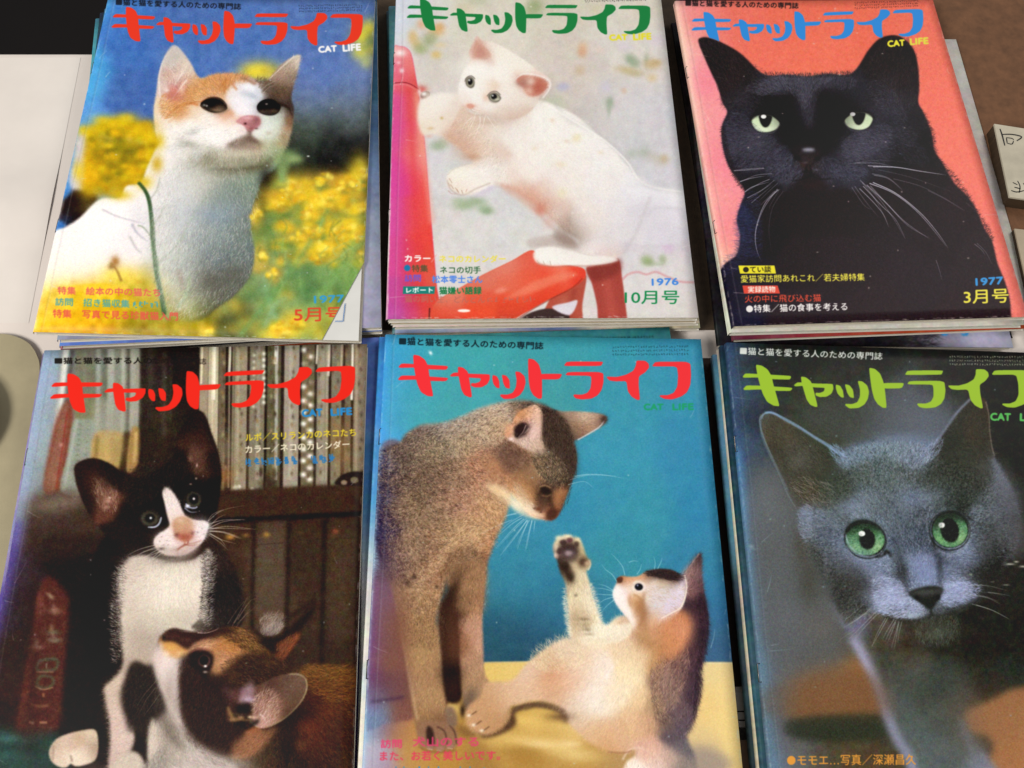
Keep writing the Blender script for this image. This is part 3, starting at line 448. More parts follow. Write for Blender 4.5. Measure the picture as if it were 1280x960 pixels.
    for p, k, a in (("955,210 935,211 915,213", .8, .7), ("965,217 945,219 926,227", .8, .7), ("962,224 948,230 932,240", .8, .8), ("968,225 952,238 932,252", .8, .6), ("972,229 958,242 948,252", .7, .5), ("972,236 955,260 945,288 946,312 952,327", .9, .7), ("975,236 963,256 962,262", .6, .4),
        ("1075,225 1098,247 1118,275 1131,298", .9, .6), ("1078,228 1096,252 1112,285", .8, .55), ("1087,229 1118,242 1150,268 1183,308", 1.2, .95), ("1088,232 1110,256 1135,282 1163,298", .9, .7), ("1085,207 1120,209 1150,214 1178,218", 1., .8), ("1090,217 1110,222 1127,236", .8, .6),
        ("1160,238 1180,248 1206,264", .7, .5), ("1065,234 1080,256 1090,262", .7, .5), ("1098,212 1140,222 1190,240", .6, .4), ("1170,325 1175,340 1177,350", .8, .5), ("1221,304 1232,315 1240,330", .7, .5), ("880,95 894,96 905,98", .5, .3), ("1060,205 1100,200 1150,205", .5, .4)):
        c.line(P(p), k, w, .25, a)
    detail_black(c); c.im = np.clip((c.im-.42)*1.05+.415, 0, 1); wear(c, [(843, 1), (1166, 0), (1285, 396), (916, 408)], 3, 'f0dcd0'); c.grain(.03, 13)
    c.text("■猫と猫を愛する人のための専門誌", 857, 7.5, 998, 11, 7.6, '20181a', .9)
    for k in range(3): c.marks(1068, 5+k*3.4, 1148, 2+k*3.3, 2.5, '5a2c26', 30, .8, 60+k)
    t0 = c.im.copy(); title(c, ((864, 36), (1153.4, 11), (1007, 50)), '2f8cdc')
    m = c.mask("873,52 877,47 886,47 900,52 925,66 948,88 900,88", .5)[..., None]; c.im = c.im*(1-m)+t0*m
    m = c.mask("1086,62 1100,48 1118,44 1132,50 1142,62 1110,80", .5)[..., None]; c.im = c.im*(1-m)+t0*m
    c.text("CAT", 1110, 58.5, 1131, 57, 7.4, 'efe63a', bold=.045); c.text("LIFE", 1138, 56, 1160.5, 54.5, 7.6, 'e8dc48', bold=.045)
    c.poly("923,332 968,332 970,342 925,342", 'efe22e', .3, sm=False); c.text("●てい談", 929, 341, 964, 340.5, 8, '26200c', bold=.01)
    c.text("愛猫家訪問あれこれ／若夫婦特集", 926, 353.5, 1081, 351, 9.5, 'e8dc4a', bold=.012)
    c.poly("928,357 972,357 975,367 930,367", 'e04a38', .3, sm=False); c.text("実録読物", 935, 366, 969, 365.5, 8, 'f8e8dc', bold=.015)
    c.text("火の中に飛び込む猫", 931, 378.5, 1026, 377, 9.5, 'd04a34', bold=.012); c.text("●特集／猫の食事を考える", 933, 391, 1059, 388, 9.8, 'eee8e4', bold=.015)
    c.text("1977", 1220, 357, 1254, 355, 9, '3c98dc', bold=.04); c.text("3月号", 1205, 380, 1261, 378, 17, 'f0e44c', bold=.02)
    return c

def cover_tuxedo_kitten():
    c = Cv(-64, 424, 474, 1084, '2a1c14')
    c.im = c.field(sub("""60,445,8aa0b8 50,480,94a8c0 40,540,9aa4b8 30,600,8e9aac 20,640,7a7c84 65,450,9ab0bc 70,480,9aa6b0 65,520,8f9ea4 55,560,8e9c9c 48,600,86908e 90,450,707a74 110,450,6b7066 100,480,6c6c5c 115,500,6a6a58 100,510,7c7c66 140,460,8a8c7c 130,500,868470 160,460,7c7c6c 165,510,7a7866
 190,460,241c16 220,470,201914 200,500,2c241a 230,520,2a2018 190,540,34281e 200,580,2c2018 225,580,281c16 50,640,5c4a40 60,625,6a5c50 90,620,5e5044 100,640,3a2a20 40,660,3a2c24 30,680,4a3a34 60,680,1c100c 100,700,160c0a 130,720,140c0a 20,720,4a3440 10,760,4a3850 30,760,3c2420 20,820,40281c 40,860,48281e 30,900,301a14
 100,760,120a08 110,820,140c0a 100,880,160e0c 80,800,1a100c 120,900,1a120e 300,625,3c2618 350,625,3a2416 420,625,34200f 450,625,301e14 300,650,3c2818 335,700,4c3a2a 380,700,38281c 425,700,42301f 290,720,3c2a1e 340,760,4a3828 390,760,3c2a1e 430,780,3c2a1c 400,820,35241a 440,850,3c2a1a 420,900,3a2818 440,940,2a1c14
 10,940,2c4640 30,930,2c443c 50,945,22342e 20,1000,1a2420 100,1000,40302a -40,900,3a2a60 -30,820,4a3a78 -10,760,54488c 0,720,5c50a0 10,690,6458a0"""), 14)
    sp = lambda x0, x1, y0, y1, col, al=1., so=1., sl=0.: c.poly([(x0, y0), (x1, y0), (x1-sl, y1), (x0-sl, y1)], col, so, al, False)
    # pale books at the upper left, slanting
    sp(80, 88, 425, 545, 'dcdcd0', .95, 1.2, 14); sp(76, 80, 425, 610, '8c8c88', .6, 1.5, 14); sp(90, 94, 425, 510, '4a3c38', .8, 1.5, 8)
    c.poly("85,500 92,512 88,560 76,612 55,612 62,560 72,520", '7a3c2c', 2, .95); c.poly("78,512 85,508 80,560 70,612 56,612 66,560", '8c6250', 1.6, .85); c.line("84,515 78,560 70,612", 2, '8a2c20', 1, .7, False); c.blob(76, 556, 2, 2, 'c08878', .8)
    c.poly("94,522 119,522 116,560 110,614 76,614 84,570", '8f9486', 1.2, .95); c.line("97,522 88,570 80,614", 3, 'b4b8ac', 1.3, .6, False)
    for k in range(12): c.blob(100-k*.6, 530+k*6.5, 1.6, 1.1, '6c7060', .55)
    for k in range(10): c.blob(110-k*.5, 528+k*8, 1, 1, '787c6a', .5)
    c.poly("95,425 118,425 120,522 92,522", '74725f', 1.4, .9, False); c.line("107,428 106,470 104,520", 3, '8c8c7c', 1.5, .5, False); c.poly("96,500 120,500 119,524 93,524", '7c7a58', 1.2, .7, False)
    for x, w, k, a in ((123, 5, 'a4a698', .8), (131, 6, '5c5c50', .6), (139, 8, 'a8a89c', .8), (147, 4, '88887a', .6), (154, 5, 'b4b2a4', .8), (161, 3, '4c463c', .8), (167, 8, 'a8a698', .85), (173, 4, 'c4c2b0', .7)):
        c.line(P(f"{x},426 {x},480 {x-2},545"), w, k, 1.1, a, False)
    c.poly("118,500 160,500 158,545 116,545", 'a0a090', 3, .6, False)
    c.poly("118,543 155,543 152,575 142,600 120,585 114,600", 'b8985c', 1.6, .95); c.line("122,545 118,590", 4, '70582e', 1.6, .7, False); c.line("134,548 134,580", 10, 'caa868', 2.2, .6, False)
    c.poly("155,540 164,540 160,580 150,592", '3c2412', 1.4, .95, False); c.poly("164,538 175,538 174,575 165,590 158,585", 'a8824c', 1.3, .95); c.line("171,540 171,570", 3, 'd8b878', 1, .7, False)
    # dark gap and ornament
    c.poly("176,425 250,425 250,640 174,600", '241a14', 2, .85, False); c.blobs("205,520,10,20,3c3022,.7;200,480,6,18,38302a,.6;196,560,14,14,34261a,.6;188,470,4,30,4c463c,.5;220,450,5,18,18100c,.7"); c.line("206,440 205,545", 3, '6c685a', 2, .5, False); c.line("214,450 213,530", 2, '585448', 1.5, .5, False)
    # row of spines at the upper right
    base = [(250, 261, '9a8c74'), (261, 274, 'b8ac90'), (274, 283, '6a5c48'), (283, 291, '2c2018'), (291, 294, '80745c'), (294, 310, '948870'), (310, 313, '3a2c20'), (313, 332, '7e7460'), (332, 335, '201810'), (335, 352, '5e5840'), (352, 356, '2c221a'), (356, 375, '9c9280'),
     (375, 378, '241a14'), (378, 394, '6c6048'), (394, 397, '342820'), (397, 412, '8a8270'), (412, 415, '2c2018'), (415, 428, '7c7462'), (428, 432, '382a20'), (432, 440, '706450'), (440, 443, '342618'), (443, 460, '8c7e68'), (460, 470, '4c3a2a')]
    for x0, x1, k in base: sp(x0, x1, 424, 616, k, 1, .7, 2.5)
    for x, w, k, y1, a in ((253, 2.2, 'ece0bc', 480, .9), (268, 4.5, 'f4ecd4', 500, .95), (266, 2, 'd8ccac', 610, .7), (288, 2.6, 'f4f0e0', 470, .95), (287, 2, 'c8b898', 610, .6), (298, 3, 'b0a68c', 600, .7), (323, 5, 'a8a08c', 600, .6), (346, 4, 'f8f4e8', 455, 1), (346, 4, 'c8c4bc', 600, .7), (364, 5, 'b4ac9c', 600, .6),
     (397, 2, 'f0e8d0', 455, .9), (409, 2, 'b8ac94', 600, .6), (412, 3, 'e8dcc8', 470, .8), (428, 3, 'd0c0a4', 465, .7), (441, 3, 'f4ecd8', 500, .95), (446, 3, 'c0b090', 600, .5), (403, 6, 'a89c88', 600, .5)):
        c.line(P(f"{x},424 {x-.5},{(424+y1)//2} {x-1.5},{y1}"), w, k, .7, a, False)
    r = np.random.default_rng(4)
    for k in range(9): c.blob(317.5-k*.1, 444+k*8, 1.6, 1.6, 'd8d4bc', .75); c.blob(329.5, 442+k*7.6, 1.7, 1.9, 'f0ecdc', .85)
    for k in range(22): c.blob(380-.5*(k/9)+(k % 2)*8, 437+k*7.7+(k % 3), 2.6, 2.3, 'f4f0e4', .95 if k not in (2, 3, 4, 5) else .4)
    for x in (322, 340, 345, 384, 400, 420, 434, 450, 366, 300, 279):
        for k in range(16): c.blob(x+r.normal()*1.5, 434+k*10.5+r.normal()*3, 1.3, 2.2, ['3a2c1e', '8c6a40', 'b09c74', '4c3820'][k % 4], .55)
    c.blobs("420,545,9,20,8a6638,.5;430,570,10,25,94744c,.5;280,595,8,10,a46c40,.7;300,580,6,14,8a7458,.5;283,560,5,14,9a8a6c,.5;388,470,4,14,6a5840,.5")
    c.blobs("336,606,8,7,3a2a1e,.9;334,595,3,6,40301e,.8;326,590,2,5,3a2a1e,.8;343,592,2,6,4a3824,.8;294,610,3,3,d0c8b0,.8;299,608,2,2,d8d0b8,.8;290,613,2,2,a8a090,.7;315,611,2,2,e0d8c8,.7", hard=1.5)
    c.poly("250,612 300,612 350,609 405,606 470,604 470,648 400,652 330,655 250,652", '3a2518', 1.6, .97, False); c.poly("420,606 424,596 434,591 446,589 458,592 458,606", '20140e', 1, .95); c.ell(430, 603, 4, 3, '8c7c64', 0, .8); c.ell(443, 600, 5, 4, '746850', 0, .8)
    c.poly("260,648 330,645 400,641 470,638 470,644 400,648 330,652 260,656", '120a08', 1.2, .9, False)
    for x, w in ((318, 5), (361, 6), (406, 6), (449, 4)): c.line(P(f"{x},648 {x-2},740 {x-5},860"), w, '1e120c', 1.6, .85, False)
    c.poly("322,652 358,650 354,770 318,770", '58483a', 3, .55, False); c.poly("412,650 446,648 440,800 408,800", '483728', 3, .5, False); c.line("322,681 358,678", 1, '2a1c14', .6, .6, False); c.line("368,676 446,672", 1, '2a1c14', .6, .5, False); c.line("452,645 450,760 446,900", 3, '6c3424', 1.2, .6, False)
    c.blobs("288,671,4,2.4,b8803c,.9;307,669,3,2,8c6434,.7;333,668,3,2.4,a4803c,.8;419,664,3,2.4,8c4434,.8;376,666,3,2,5a3c2c,.6")
    # box under the cat, left
    c.poly("40,626 95,612 110,640 130,690 60,700 30,690", '3c2a22', 5, .6); c.blob(75, 628, 28, 7, '78685a', .8, -8); c.poly("-60,650 30,690 150,690 160,960 -60,960", '1a0f0c', 14, .5, False)
    # red book with relief letters
    c.poly("62,722 84,745 84,780 78,850 70,912 22,914 34,850 45,780 50,735", '5e2a20', 2.4, .95); c.line("50,740 42,800 32,860 24,912", 5, '7a3a2a', 2, .8, False); c.blobs("63,745,4,2,e4c8a0,.9,40;69,762,4,2,c89880,.8;52,757,4,8,8c5444,.7")
    for k, (x, y, col) in enumerate(((69, 765, 'b88c70'), (66, 790, '86a07c'), (47, 809, 'c0907c'), (68, 800, 'a8c0a0'))): c.blob(x, y, 6, 2.4, col, .7); c.blob(x-2, y-5, 2, 4, 'c4a48c', .6)
    c.line("48,826 70,824 69,836 47,838 48,826", 3.4, '5f8a66', 1.3, .75, False); c.line("58,829 58,836", 2, 'a4a088', .6, .8, False); c.line("45,840 67,840", 1.6, 'c89878', .6, .8, False)
    c.line("46,852 50,846 58,845 66,848 66,855 58,860 48,858 46,852", 3.4, '638a60', 1.3, .75, False); c.line("44,858 54,862 66,859", 1.6, 'd4a87c', .6, .9, False)
    c.line("38,880 50,883 61,881", 2.4, 'c89468', 1.1, .8, False); c.line("54,866 54,872", 3.4, 'c88c5c', .8, .9, False); c.line("36,868 44,870 56,874", 3, '341812', 1.2, .8, False); c.line("32,866 38,864", 2, 'a46c50', .8, .7, False)
    c.line("36,903 42,904", 3.4, 'e8b48c', .7, .95, False); c.line("49,903 59,903", 3, 'dca47c', .7, .95, False); c.line("36,890 40,896 52,890 60,896", 3, '2c120e', 1.4, .8, False); c.line("30,908 66,910", 1.4, '8a4434', .8, .6, False)
    c.mottle(c.mask("62,722 84,745 78,850 70,912 22,914 45,780", 2), 3, .10, 51, .25)
    c.poly("-60,915 30,912 70,918 62,960 -60,962", '243c36', 4, .85); c.blobs("12,923,14,4,3c6a64,.7;5,945,12,5,2f5a50,.6;40,935,12,5,1c2c26,.6;15,955,8,4,24443c,.6")
    c.mottle(None, 6, .03, 5, 1.2)
    # kitten one: dark parts
    back = c.mask("150,660 120,690 112,720 100,760 104,800 112,830 122,850 130,870 130,910 140,960 180,980 205,960 190,880 180,800 265,790 290,795 305,770 300,730 285,695 268,672 262,640", 1.4)
    c.put(back, c.field("130,700,130a0a 130,800,120a08 170,800,1c120e 280,740,140c0c 285,700,2a1a14 295,760,1a1010 170,880,2c221a 180,860,241a14 150,940,1a120c", 14))
    c.fur(c.mask("262,680 285,695 302,730 300,770 270,785", 2.2), 1300, 7, "280,720,60 290,760,70", .3, .4, .8, col='2c2420')
    chest = c.mask("149,728 150,714 158,703 164,697 178,694 198,699 214,702 240,700 254,692 260,686 264,694 262,712 260,735 257,750 257,770 252,786 234,791 216,788 203,795 197,808 204,826 212,850 218,880 226,905 206,900 196,870 186,840 172,828 163,836 158,860 156,884 164,905 168,925 160,945 150,962 136,962 138,930 137,900 133,880 131,860 140,850 151,838 154,822 151,800 151,780 150,755", 1.6)
    c.put(chest, c.field(sub("""160,710,c8b4a8 180,710,d4c4b4 200,715,dcd0c0 230,715,dcd0c0 255,705,d4c4ba 180,740,dccfc0 210,745,e2d6c6 240,740,e0d2c2 160,760,d0c0b0 190,775,d0c4b2 220,775,d0c6b0 245,770,d4c4b8 160,800,c4b4a4 180,805,b8a898 200,800,b4a49c 170,825,b09c8c 145,860,c4ae9c 150,900,c8b0a4 155,930,ccb4a8 145,950,bca498 205,850,c4b4a8 215,890,b4a498 210,820,ccb8ac 250,788,c4b4ae"""), 11))
    c.fur(chest, 12000, 7, "160,705,200 152,740,185 150,780,160 200,740,95 250,700,70 255,760,40 150,850,170 150,920,170 210,860,60 200,700,110 175,825,100", .09, .42, .8)
    c.fur(c.mask("250,690 262,700 260,780 244,788 252,740", 2.5), 900, 7, "255,740,30", .2, .42, .7, col='1c1412'); c.fur(c.mask("244,700 256,700 254,780 240,788 246,740", 2.5), 700, 6, "255,740,35", .1, .42, .7, col='d8cabc')
    c.poly("160,836 170,826 184,834 195,850 206,880 220,910 200,915 185,905 172,905 163,895 156,872", '241a14', 2.4, .95); c.line("196,848 186,856 178,862", .8, '8c8070', .3, .6); c.line("193,856 184,868 176,876", .8, '8c8070', .3, .5)
    leg = c.poly("186,905 192,896 204,910 218,930 240,945 250,990 190,990 184,950", 'c4b4a6', 1.6); c.fur(leg, 1500, 5, "200,920,120 220,960,110", .1, .4, .7)
    leg = c.poly("140,985 138,960 146,948 158,940 170,940 180,952 188,990", 'c4b4a4', 1.6); c.fur(leg, 900, 5, "150,960,150", .1, .4, .7)
    paw = c.poly("64,950 62,938 70,925 84,918 100,914 116,912 121,918 122,936 118,950 104,956 94,957 88,954 82,959 72,957", 'ccb6a2', 1.1)
    c.put(paw, c.field("75,940,d4bea8 85,930,c8ae9c 100,925,bca086 105,940,d8c4b0 115,935,a8907c 90,950,e0d0bc 112,920,c8b49c 68,935,b49c88 84,952,d0bca8", 6)); c.line("88,944 90,952", 2, '7c6858', 1, .8, False); c.line("67,932 66,950", 2, '8c7464', .8, .6, False); c.fur(paw, 800, 4, "90,935,170", .1, .4, .6)
    # head
    head = c.mask("93,590 94,582 100,577 112,573 124,574 138,580 150,588 160,594 172,597 188,592 205,582 216,572 220,555 228,533 238,519 248,513 257,520 264,540 272,562 277,590 275,615 271,640 264,660 258,672 230,695 206,693 188,690 165,694 150,682 132,668 116,650 106,632 97,610", .9)
    c.put(head, c.field(sub("""105,590,24140f 120,600,4c2c22 125,615,6c4434 132,620,8a5a46 138,630,5a3428 115,620,20120e 110,605,2c1812 150,600,1c120e 140,590,160e0c 180,610,140e0c 200,600,120c0a 160,640,18100c 190,630,140e0c 150,670,1e1410 180,680,1c120e 235,530,20140e 245,560,40281e 250,585,523426 245,550,3a241a 238,575,1a100c 262,580,1e120e 255,540,1c120e 240,600,160e0c 262,610,140c0a 255,650,120c0a 220,600,120c0a"""), 7))
    c.fur(head, 8000, 4, "110,600,230 150,600,250 180,610,260 240,540,290 265,600,60 150,670,140 190,640,190 240,600,290", .3, .4, .6, tint=.01)
    c.fur(c.mask("118,600 145,605 145,640 125,635", 3), 260, 9, "130,620,260", .3, .5, .6, col='a08470'); c.blobs("135,626,3,2,c89888,.7;132,634,3,1.5,b08070,.7;137,622,1.2,1,e8d0c8,.7;245,598,1,1,d0b8a8,.6;238,605,1.2,.8,c0a090,.6"); c.fur(c.mask("238,560 255,565 252,590 240,592", 3), 140, 8, "245,575,270", .3, .4, .5, col='7a5a4c')
    bz = c.mask("203,616 207,610 213,613 220,622 226,634 232,645 244,650 256,651 261,656 259,664 254,676 244,686 230,694 214,695 202,691 193,682 193,674 199,667 207,662 212,656 209,644 206,630", .9)
    c.put(bz, c.field(sub("""208,618,e0d0c8 215,625,e8dcd8 218,640,ecdcd8 225,648,e4ccc4 215,650,e0c8c0 204,670,ead8d4 212,680,e8d4d0 200,680,dcc8c0 225,690,c8aca4 240,685,d0b8b0 250,668,e8d8d8 256,658,e4d8d8 240,655,dcc4bc 235,675,d8bcb4"""), 6)); c.fur(bz, 2500, 3.2, "210,630,270 205,675,170 250,665,0 225,690,90", .06, .4, .6)
    c.poly("216,658 220,650 230,647 238,652 241,663 238,672 232,676 222,672", 'c49478', 1.5, .95); c.blob(229, 656, 7, 6, 'c8a484', .7); c.poly("220,667 228,668 238,666 238,672 233,677 226,675", 'b4705c', 1.1, .9); c.blob(230, 672, 4, 2, '9c4c3c', .7)
    c.line("231,677 230,682 222,686 212,688", 1.8, '9a5c4c', .8, .9); c.line("231,681 240,682 248,680", 1.8, 'a4685a', .8, .9); c.line("200,693 215,699 235,698 250,688", 3, '6c584c', 1.4, .5); c.blob(225, 690, 6, 1.6, 'dcb8b0', .7)
    for x, y, rx, ry in ((189, 647, 11, 9.5), (239, 627, 10, 10.5)):
        c.ell(x, y, rx, ry, '2c261e', 0, .9); c.ell(x-1, y-1, rx*.72, ry*.75, '0c0808', 0, 1); c.blob(x, y, 1.1, 1.1, 'f0ecec', .9)
    c.line("188,659 196,658 201,652 202,646", 1.9, '9ca0b4', .5, .95); c.line("231,635 238,640 247,640", 1.7, '9ca0b4', .5, .9); c.blob(234, 633, 2, 1.2, 'f0f0f8', .9); c.blob(183, 646, 5, 5, '38342a', .5)
    for p, k in (("262,658 272,648 282,643", .7), ("262,660 280,652 307,649", .9), ("262,662 285,658 320,662", .8), ("262,664 280,666 302,674", 1), ("262,666 275,674 296,680", .8), ("260,668 275,678 285,688", .6), ("258,655 266,643 284,636 305,632", .6), ("206,688 185,695 160,706", .8), ("204,690 190,700 172,708", .7), ("205,684 180,690 165,702", .6)):
        c.line(P(p), k, 'e0d0c0', .3, .7)
    # kitten two: tortoiseshell
    bod = c.mask("290,795 330,790 352,812 372,832 392,830 420,832 446,838 450,900 446,985 180,990 196,940 215,920 240,930 270,910 290,870", 2.2)
    c.put(bod, .78*c.field(sub("""380,840,6a4420 400,836,7c5428 420,840,70481e 440,850,5c3418 395,860,5c3018 420,870,6a3a18 440,880,5a3016 385,880,4a2414 370,900,24140e 400,900,5e2c1a 385,910,64301e 420,920,3c1e12 440,910,48260f 360,920,3a2216 360,950,2c1c12 400,950,3a2012 430,950,4c2e18 340,940,4c3420 320,950,5c4630 300,960,8c7c6c 260,960,bcaea4 220,960,c4b6aa 300,925,6c4a30 250,930,a89c90 380,930,4a2218 350,820,3a2418 365,825,33211a"""), 10))
    ang = "380,850,15 420,850,-10 440,880,30 400,920,60 350,930,110 300,950,70 250,950,100 220,970,110 430,950,50"
    c.fur(bod, 11000, 8, ang, .34, .45, .75, tint=.02); c.fur(c.mask("375,832 446,838 446,872 400,872", 4), 700, 10, "380,845,10 430,850,-5", .25, .42, .6, col='96602c'); c.fur(c.mask("370,900 440,870 446,970 330,975", 8), 700, 9, ang, .2, .4, .6, col='8c5430'); c.fur(c.mask("360,890 440,870 446,970 330,975", 8), 900, 9, ang, .2, .4, .7, col='1c100c')
    c.poly("343,818 352,810 362,800 374,789 372,800 362,815 352,826", '7c3c24', 1.6, .95); c.line("372,790 360,806 350,824", 2.4, '20120c', 1, .8, False)
    c.poly("330,770 345,768 355,770 352,780 340,792 328,788", '6c584c', 2.6, .7); c.fur(c.mask("322,775 345,768 356,775 340,792", 2), 260, 8, "335,780,-70 345,780,-50", .2, .4, .7, col='a08c80')
    c.line("350,780 372,765 395,750", 5, '22160e', 2, .8, False); c.line("345,785 325,795 315,790", 5, '1c120e', 2, .8, False)
    hd = c.mask("198,802 204,792 214,786 226,787 240,790 255,790 272,786 290,783 306,787 320,797 335,812 348,832 352,850 345,868 332,880 325,905 330,925 318,940 300,948 280,945 262,935 245,915 234,900 226,880 218,865 206,858 200,840 203,818", 1)
    c.put(hd, c.field(sub("""206,792,3c2018 215,790,241410 228,792,28160f 240,797,2c1a12 265,796,24140e 285,792,3a2416 206,806,b88448 215,803,cc8c3c 224,806,c88c58 235,808,dcb090 208,818,e0ccc4 216,815,e8d4cc 222,820,e8d8d0 212,835,d8c8be 216,850,c4b6ac 225,830,a89c90 244,808,c89070 262,806,c08c6c 280,800,94602e 296,796,8c5a2a 310,802,7c4c24 325,812,6c4420 290,812,b07c54 300,815,8c582c 275,820,b88864 270,832,a0704c 285,822,9c6840
 255,835,140c0c 245,822,3c2018 238,835,221410 232,850,1e1210 245,860,170e0c 260,875,160e0e 245,890,1a1210 270,900,180e0e 280,860,241614 270,850,2a1a16 290,845,28180e 300,835,3a2414 315,825,342012 330,835,28180e 340,850,2e1c10 310,855,1c120e 325,865,2c1c14 300,870,4c2c28 290,885,34201a 280,925,28180f 300,930,8c5c38 315,925,a4704c 300,942,9c7450 320,912,8c5434 335,905,7a5030 295,910,2c1a12"""), 6.5))
    c.fur(c.mask('282,790 310,792 330,812 345,840 330,850 300,835 285,815', 4), 1500, 6, '300,805,20 330,830,60', .3, .45, .8, col='2a1a10'); c.fur(c.mask('250,800 290,790 315,805 300,822 265,822', 3), 500, 6, '280,805,10', .2, .45, .7, col='d8a068'); c.fur(hd, 9000, 5, "215,795,190 215,830,230 260,800,-20 300,800,20 330,830,60 270,870,100 300,930,150 240,850,90 280,820,-10", .22, .42, .7, tint=.015)
    c.poly("234,818 244,815 262,818 268,826 262,838 250,838 238,832", '150c0c', 1.6, .9); c.ell(253, 827, 8, 8, '0c0808', 0, 1); c.blob(256, 832.5, 1.4, 1.1, 'f0e8e0', .9); c.blob(256, 839, 2, 1, 'a89484', .7); c.line("228,830 234,818 248,812 262,812", 2, '7c4834', 1, .6)
    c.line("221,789 240,790 258,789 266,784", 1.2, 'ccb8a8', .4, .8); c.line("240,785 250,776 262,774", 2, '1c120e', 1, .8); c.poly("240,783 252,776 266,780 262,786 248,788", '221812', 1.4, .9)
    ear = c.mask("300,872 318,858 340,849 360,843 374,842 382,850 383,860 376,876 364,890 348,901 334,908 322,909 312,902 316,890 304,884", .8)
    c.put(ear, c.field(sub("""345,858,7c6450 365,850,86705c 375,856,8c7460 365,870,7a6250 350,875,6c5444 335,880,745648 345,895,6c543c 325,870,5c3c30 320,890,a07c6c 325,900,b89c8c 318,898,d0b4a4 330,893,a47866 312,880,6c4438 355,885,74583e"""), 7)); c.fur(ear, 1000, 5, "345,870,-40 320,895,-60", .15, .4, .5)
    c.line("382,848 383,862 374,878 360,892 344,903 326,909", 1.6, 'b09c78', .6, .9, False); c.fur(c.mask("312,875 330,872 335,900 318,906", 2), 260, 8, "320,890,-30", .2, .45, .8, col='c8a898'); c.poly("306,850 318,848 316,860 308,880 298,876", '9c7c88', 2.2, .65); c.poly("290,900 312,893 322,898 305,908 292,912", '180e0c', 1.6, .85)
    c.line("285,884 292,900 306,898", 2, 'b08850', 1.2, .8); c.blobs("312,896,2,1.4,e0c4a0,.8;302,892,4,2,9c7454,.6;288,893,3,2,8c7038,.7")
    c.line("297,775 312,752 322,748", .8, 'a08870', .3, .5); c.line("292,779 300,765 310,745", .8, 'a89078', .3, .6); c.line("296,780 308,768 320,758", .7, 'a89078', .3, .5)
    wh = c.mask("200,850 214,852 224,868 232,890 240,915 262,938 285,950 300,965 300,990 215,990 205,940 196,905 192,870", 2.4); c.put(wh, c.field("210,870,bcaca0 215,900,a89a8e 225,930,b4a89c 250,950,c4b8b0 240,975,c8bab0 205,930,a09286", 9), .9); c.fur(wh, 2600, 7, "210,880,100 240,940,60 280,965,30", .13, .45, .7); c.fur(c.mask("222,880 236,900 262,936 290,948 270,955 240,930 224,905", 2.4), 500, 6, "240,930,50", .2, .4, .7, col='4a3c34')
    # pale and violet sheen of the curved fold, painted into the print
    c.line("60,424 46,500 30,600 16,680", 16, '96a8c8', 5, .55, False); c.line("22,650 6,730 -12,800 -40,920 -60,1000", 15, '5c4c98', 5, .8, False)
    detail_tuxedo(c); c.im = np.clip(c.im*1.05-.025, 0, 1); wear(c, [(54, 438), (459, 430), (439, 1050), (-54, 1075)], 4, 'a8a4a8'); c.grain(.042, 14)
    c.text("■猫と猫を愛する人の", 68.5, 455, 190, 455, 8, '16120e', .9); c.text("ための専門誌", 190, 455, 258, 456, 8, '120e0c', .6)
    title(c, ((62.3, 495.6), (444, 456.6), (248.6, 511.6)), 'e8281c')
    c.text("CAT", 378, 521, 403, 519.5, 8.5, '2c84c0', bold=.05); c.text("LIFE", 414, 519.5, 440, 518, 8.5, '2c84c0', bold=.05)
    c.text("ルポ／スリランカのネコたち", 307, 552, 445, 545, 10, 'dcc434', bold=.015); c.text("カラー／ネコのカレンダー", 307, 567, 437, 560, 10, 'e8dcc0', bold=.015)
    [c.marks(306+o, 583-o, 372+o, 580-o, 9.5, '2f74ac', 7, .8, 9+i) or c.marks(388+o, 580-o, 420+o, 577-o, 9.5, '2f74ac', 3, .8, 20+i) for i, o in enumerate((0, .4, .8))]
    return c
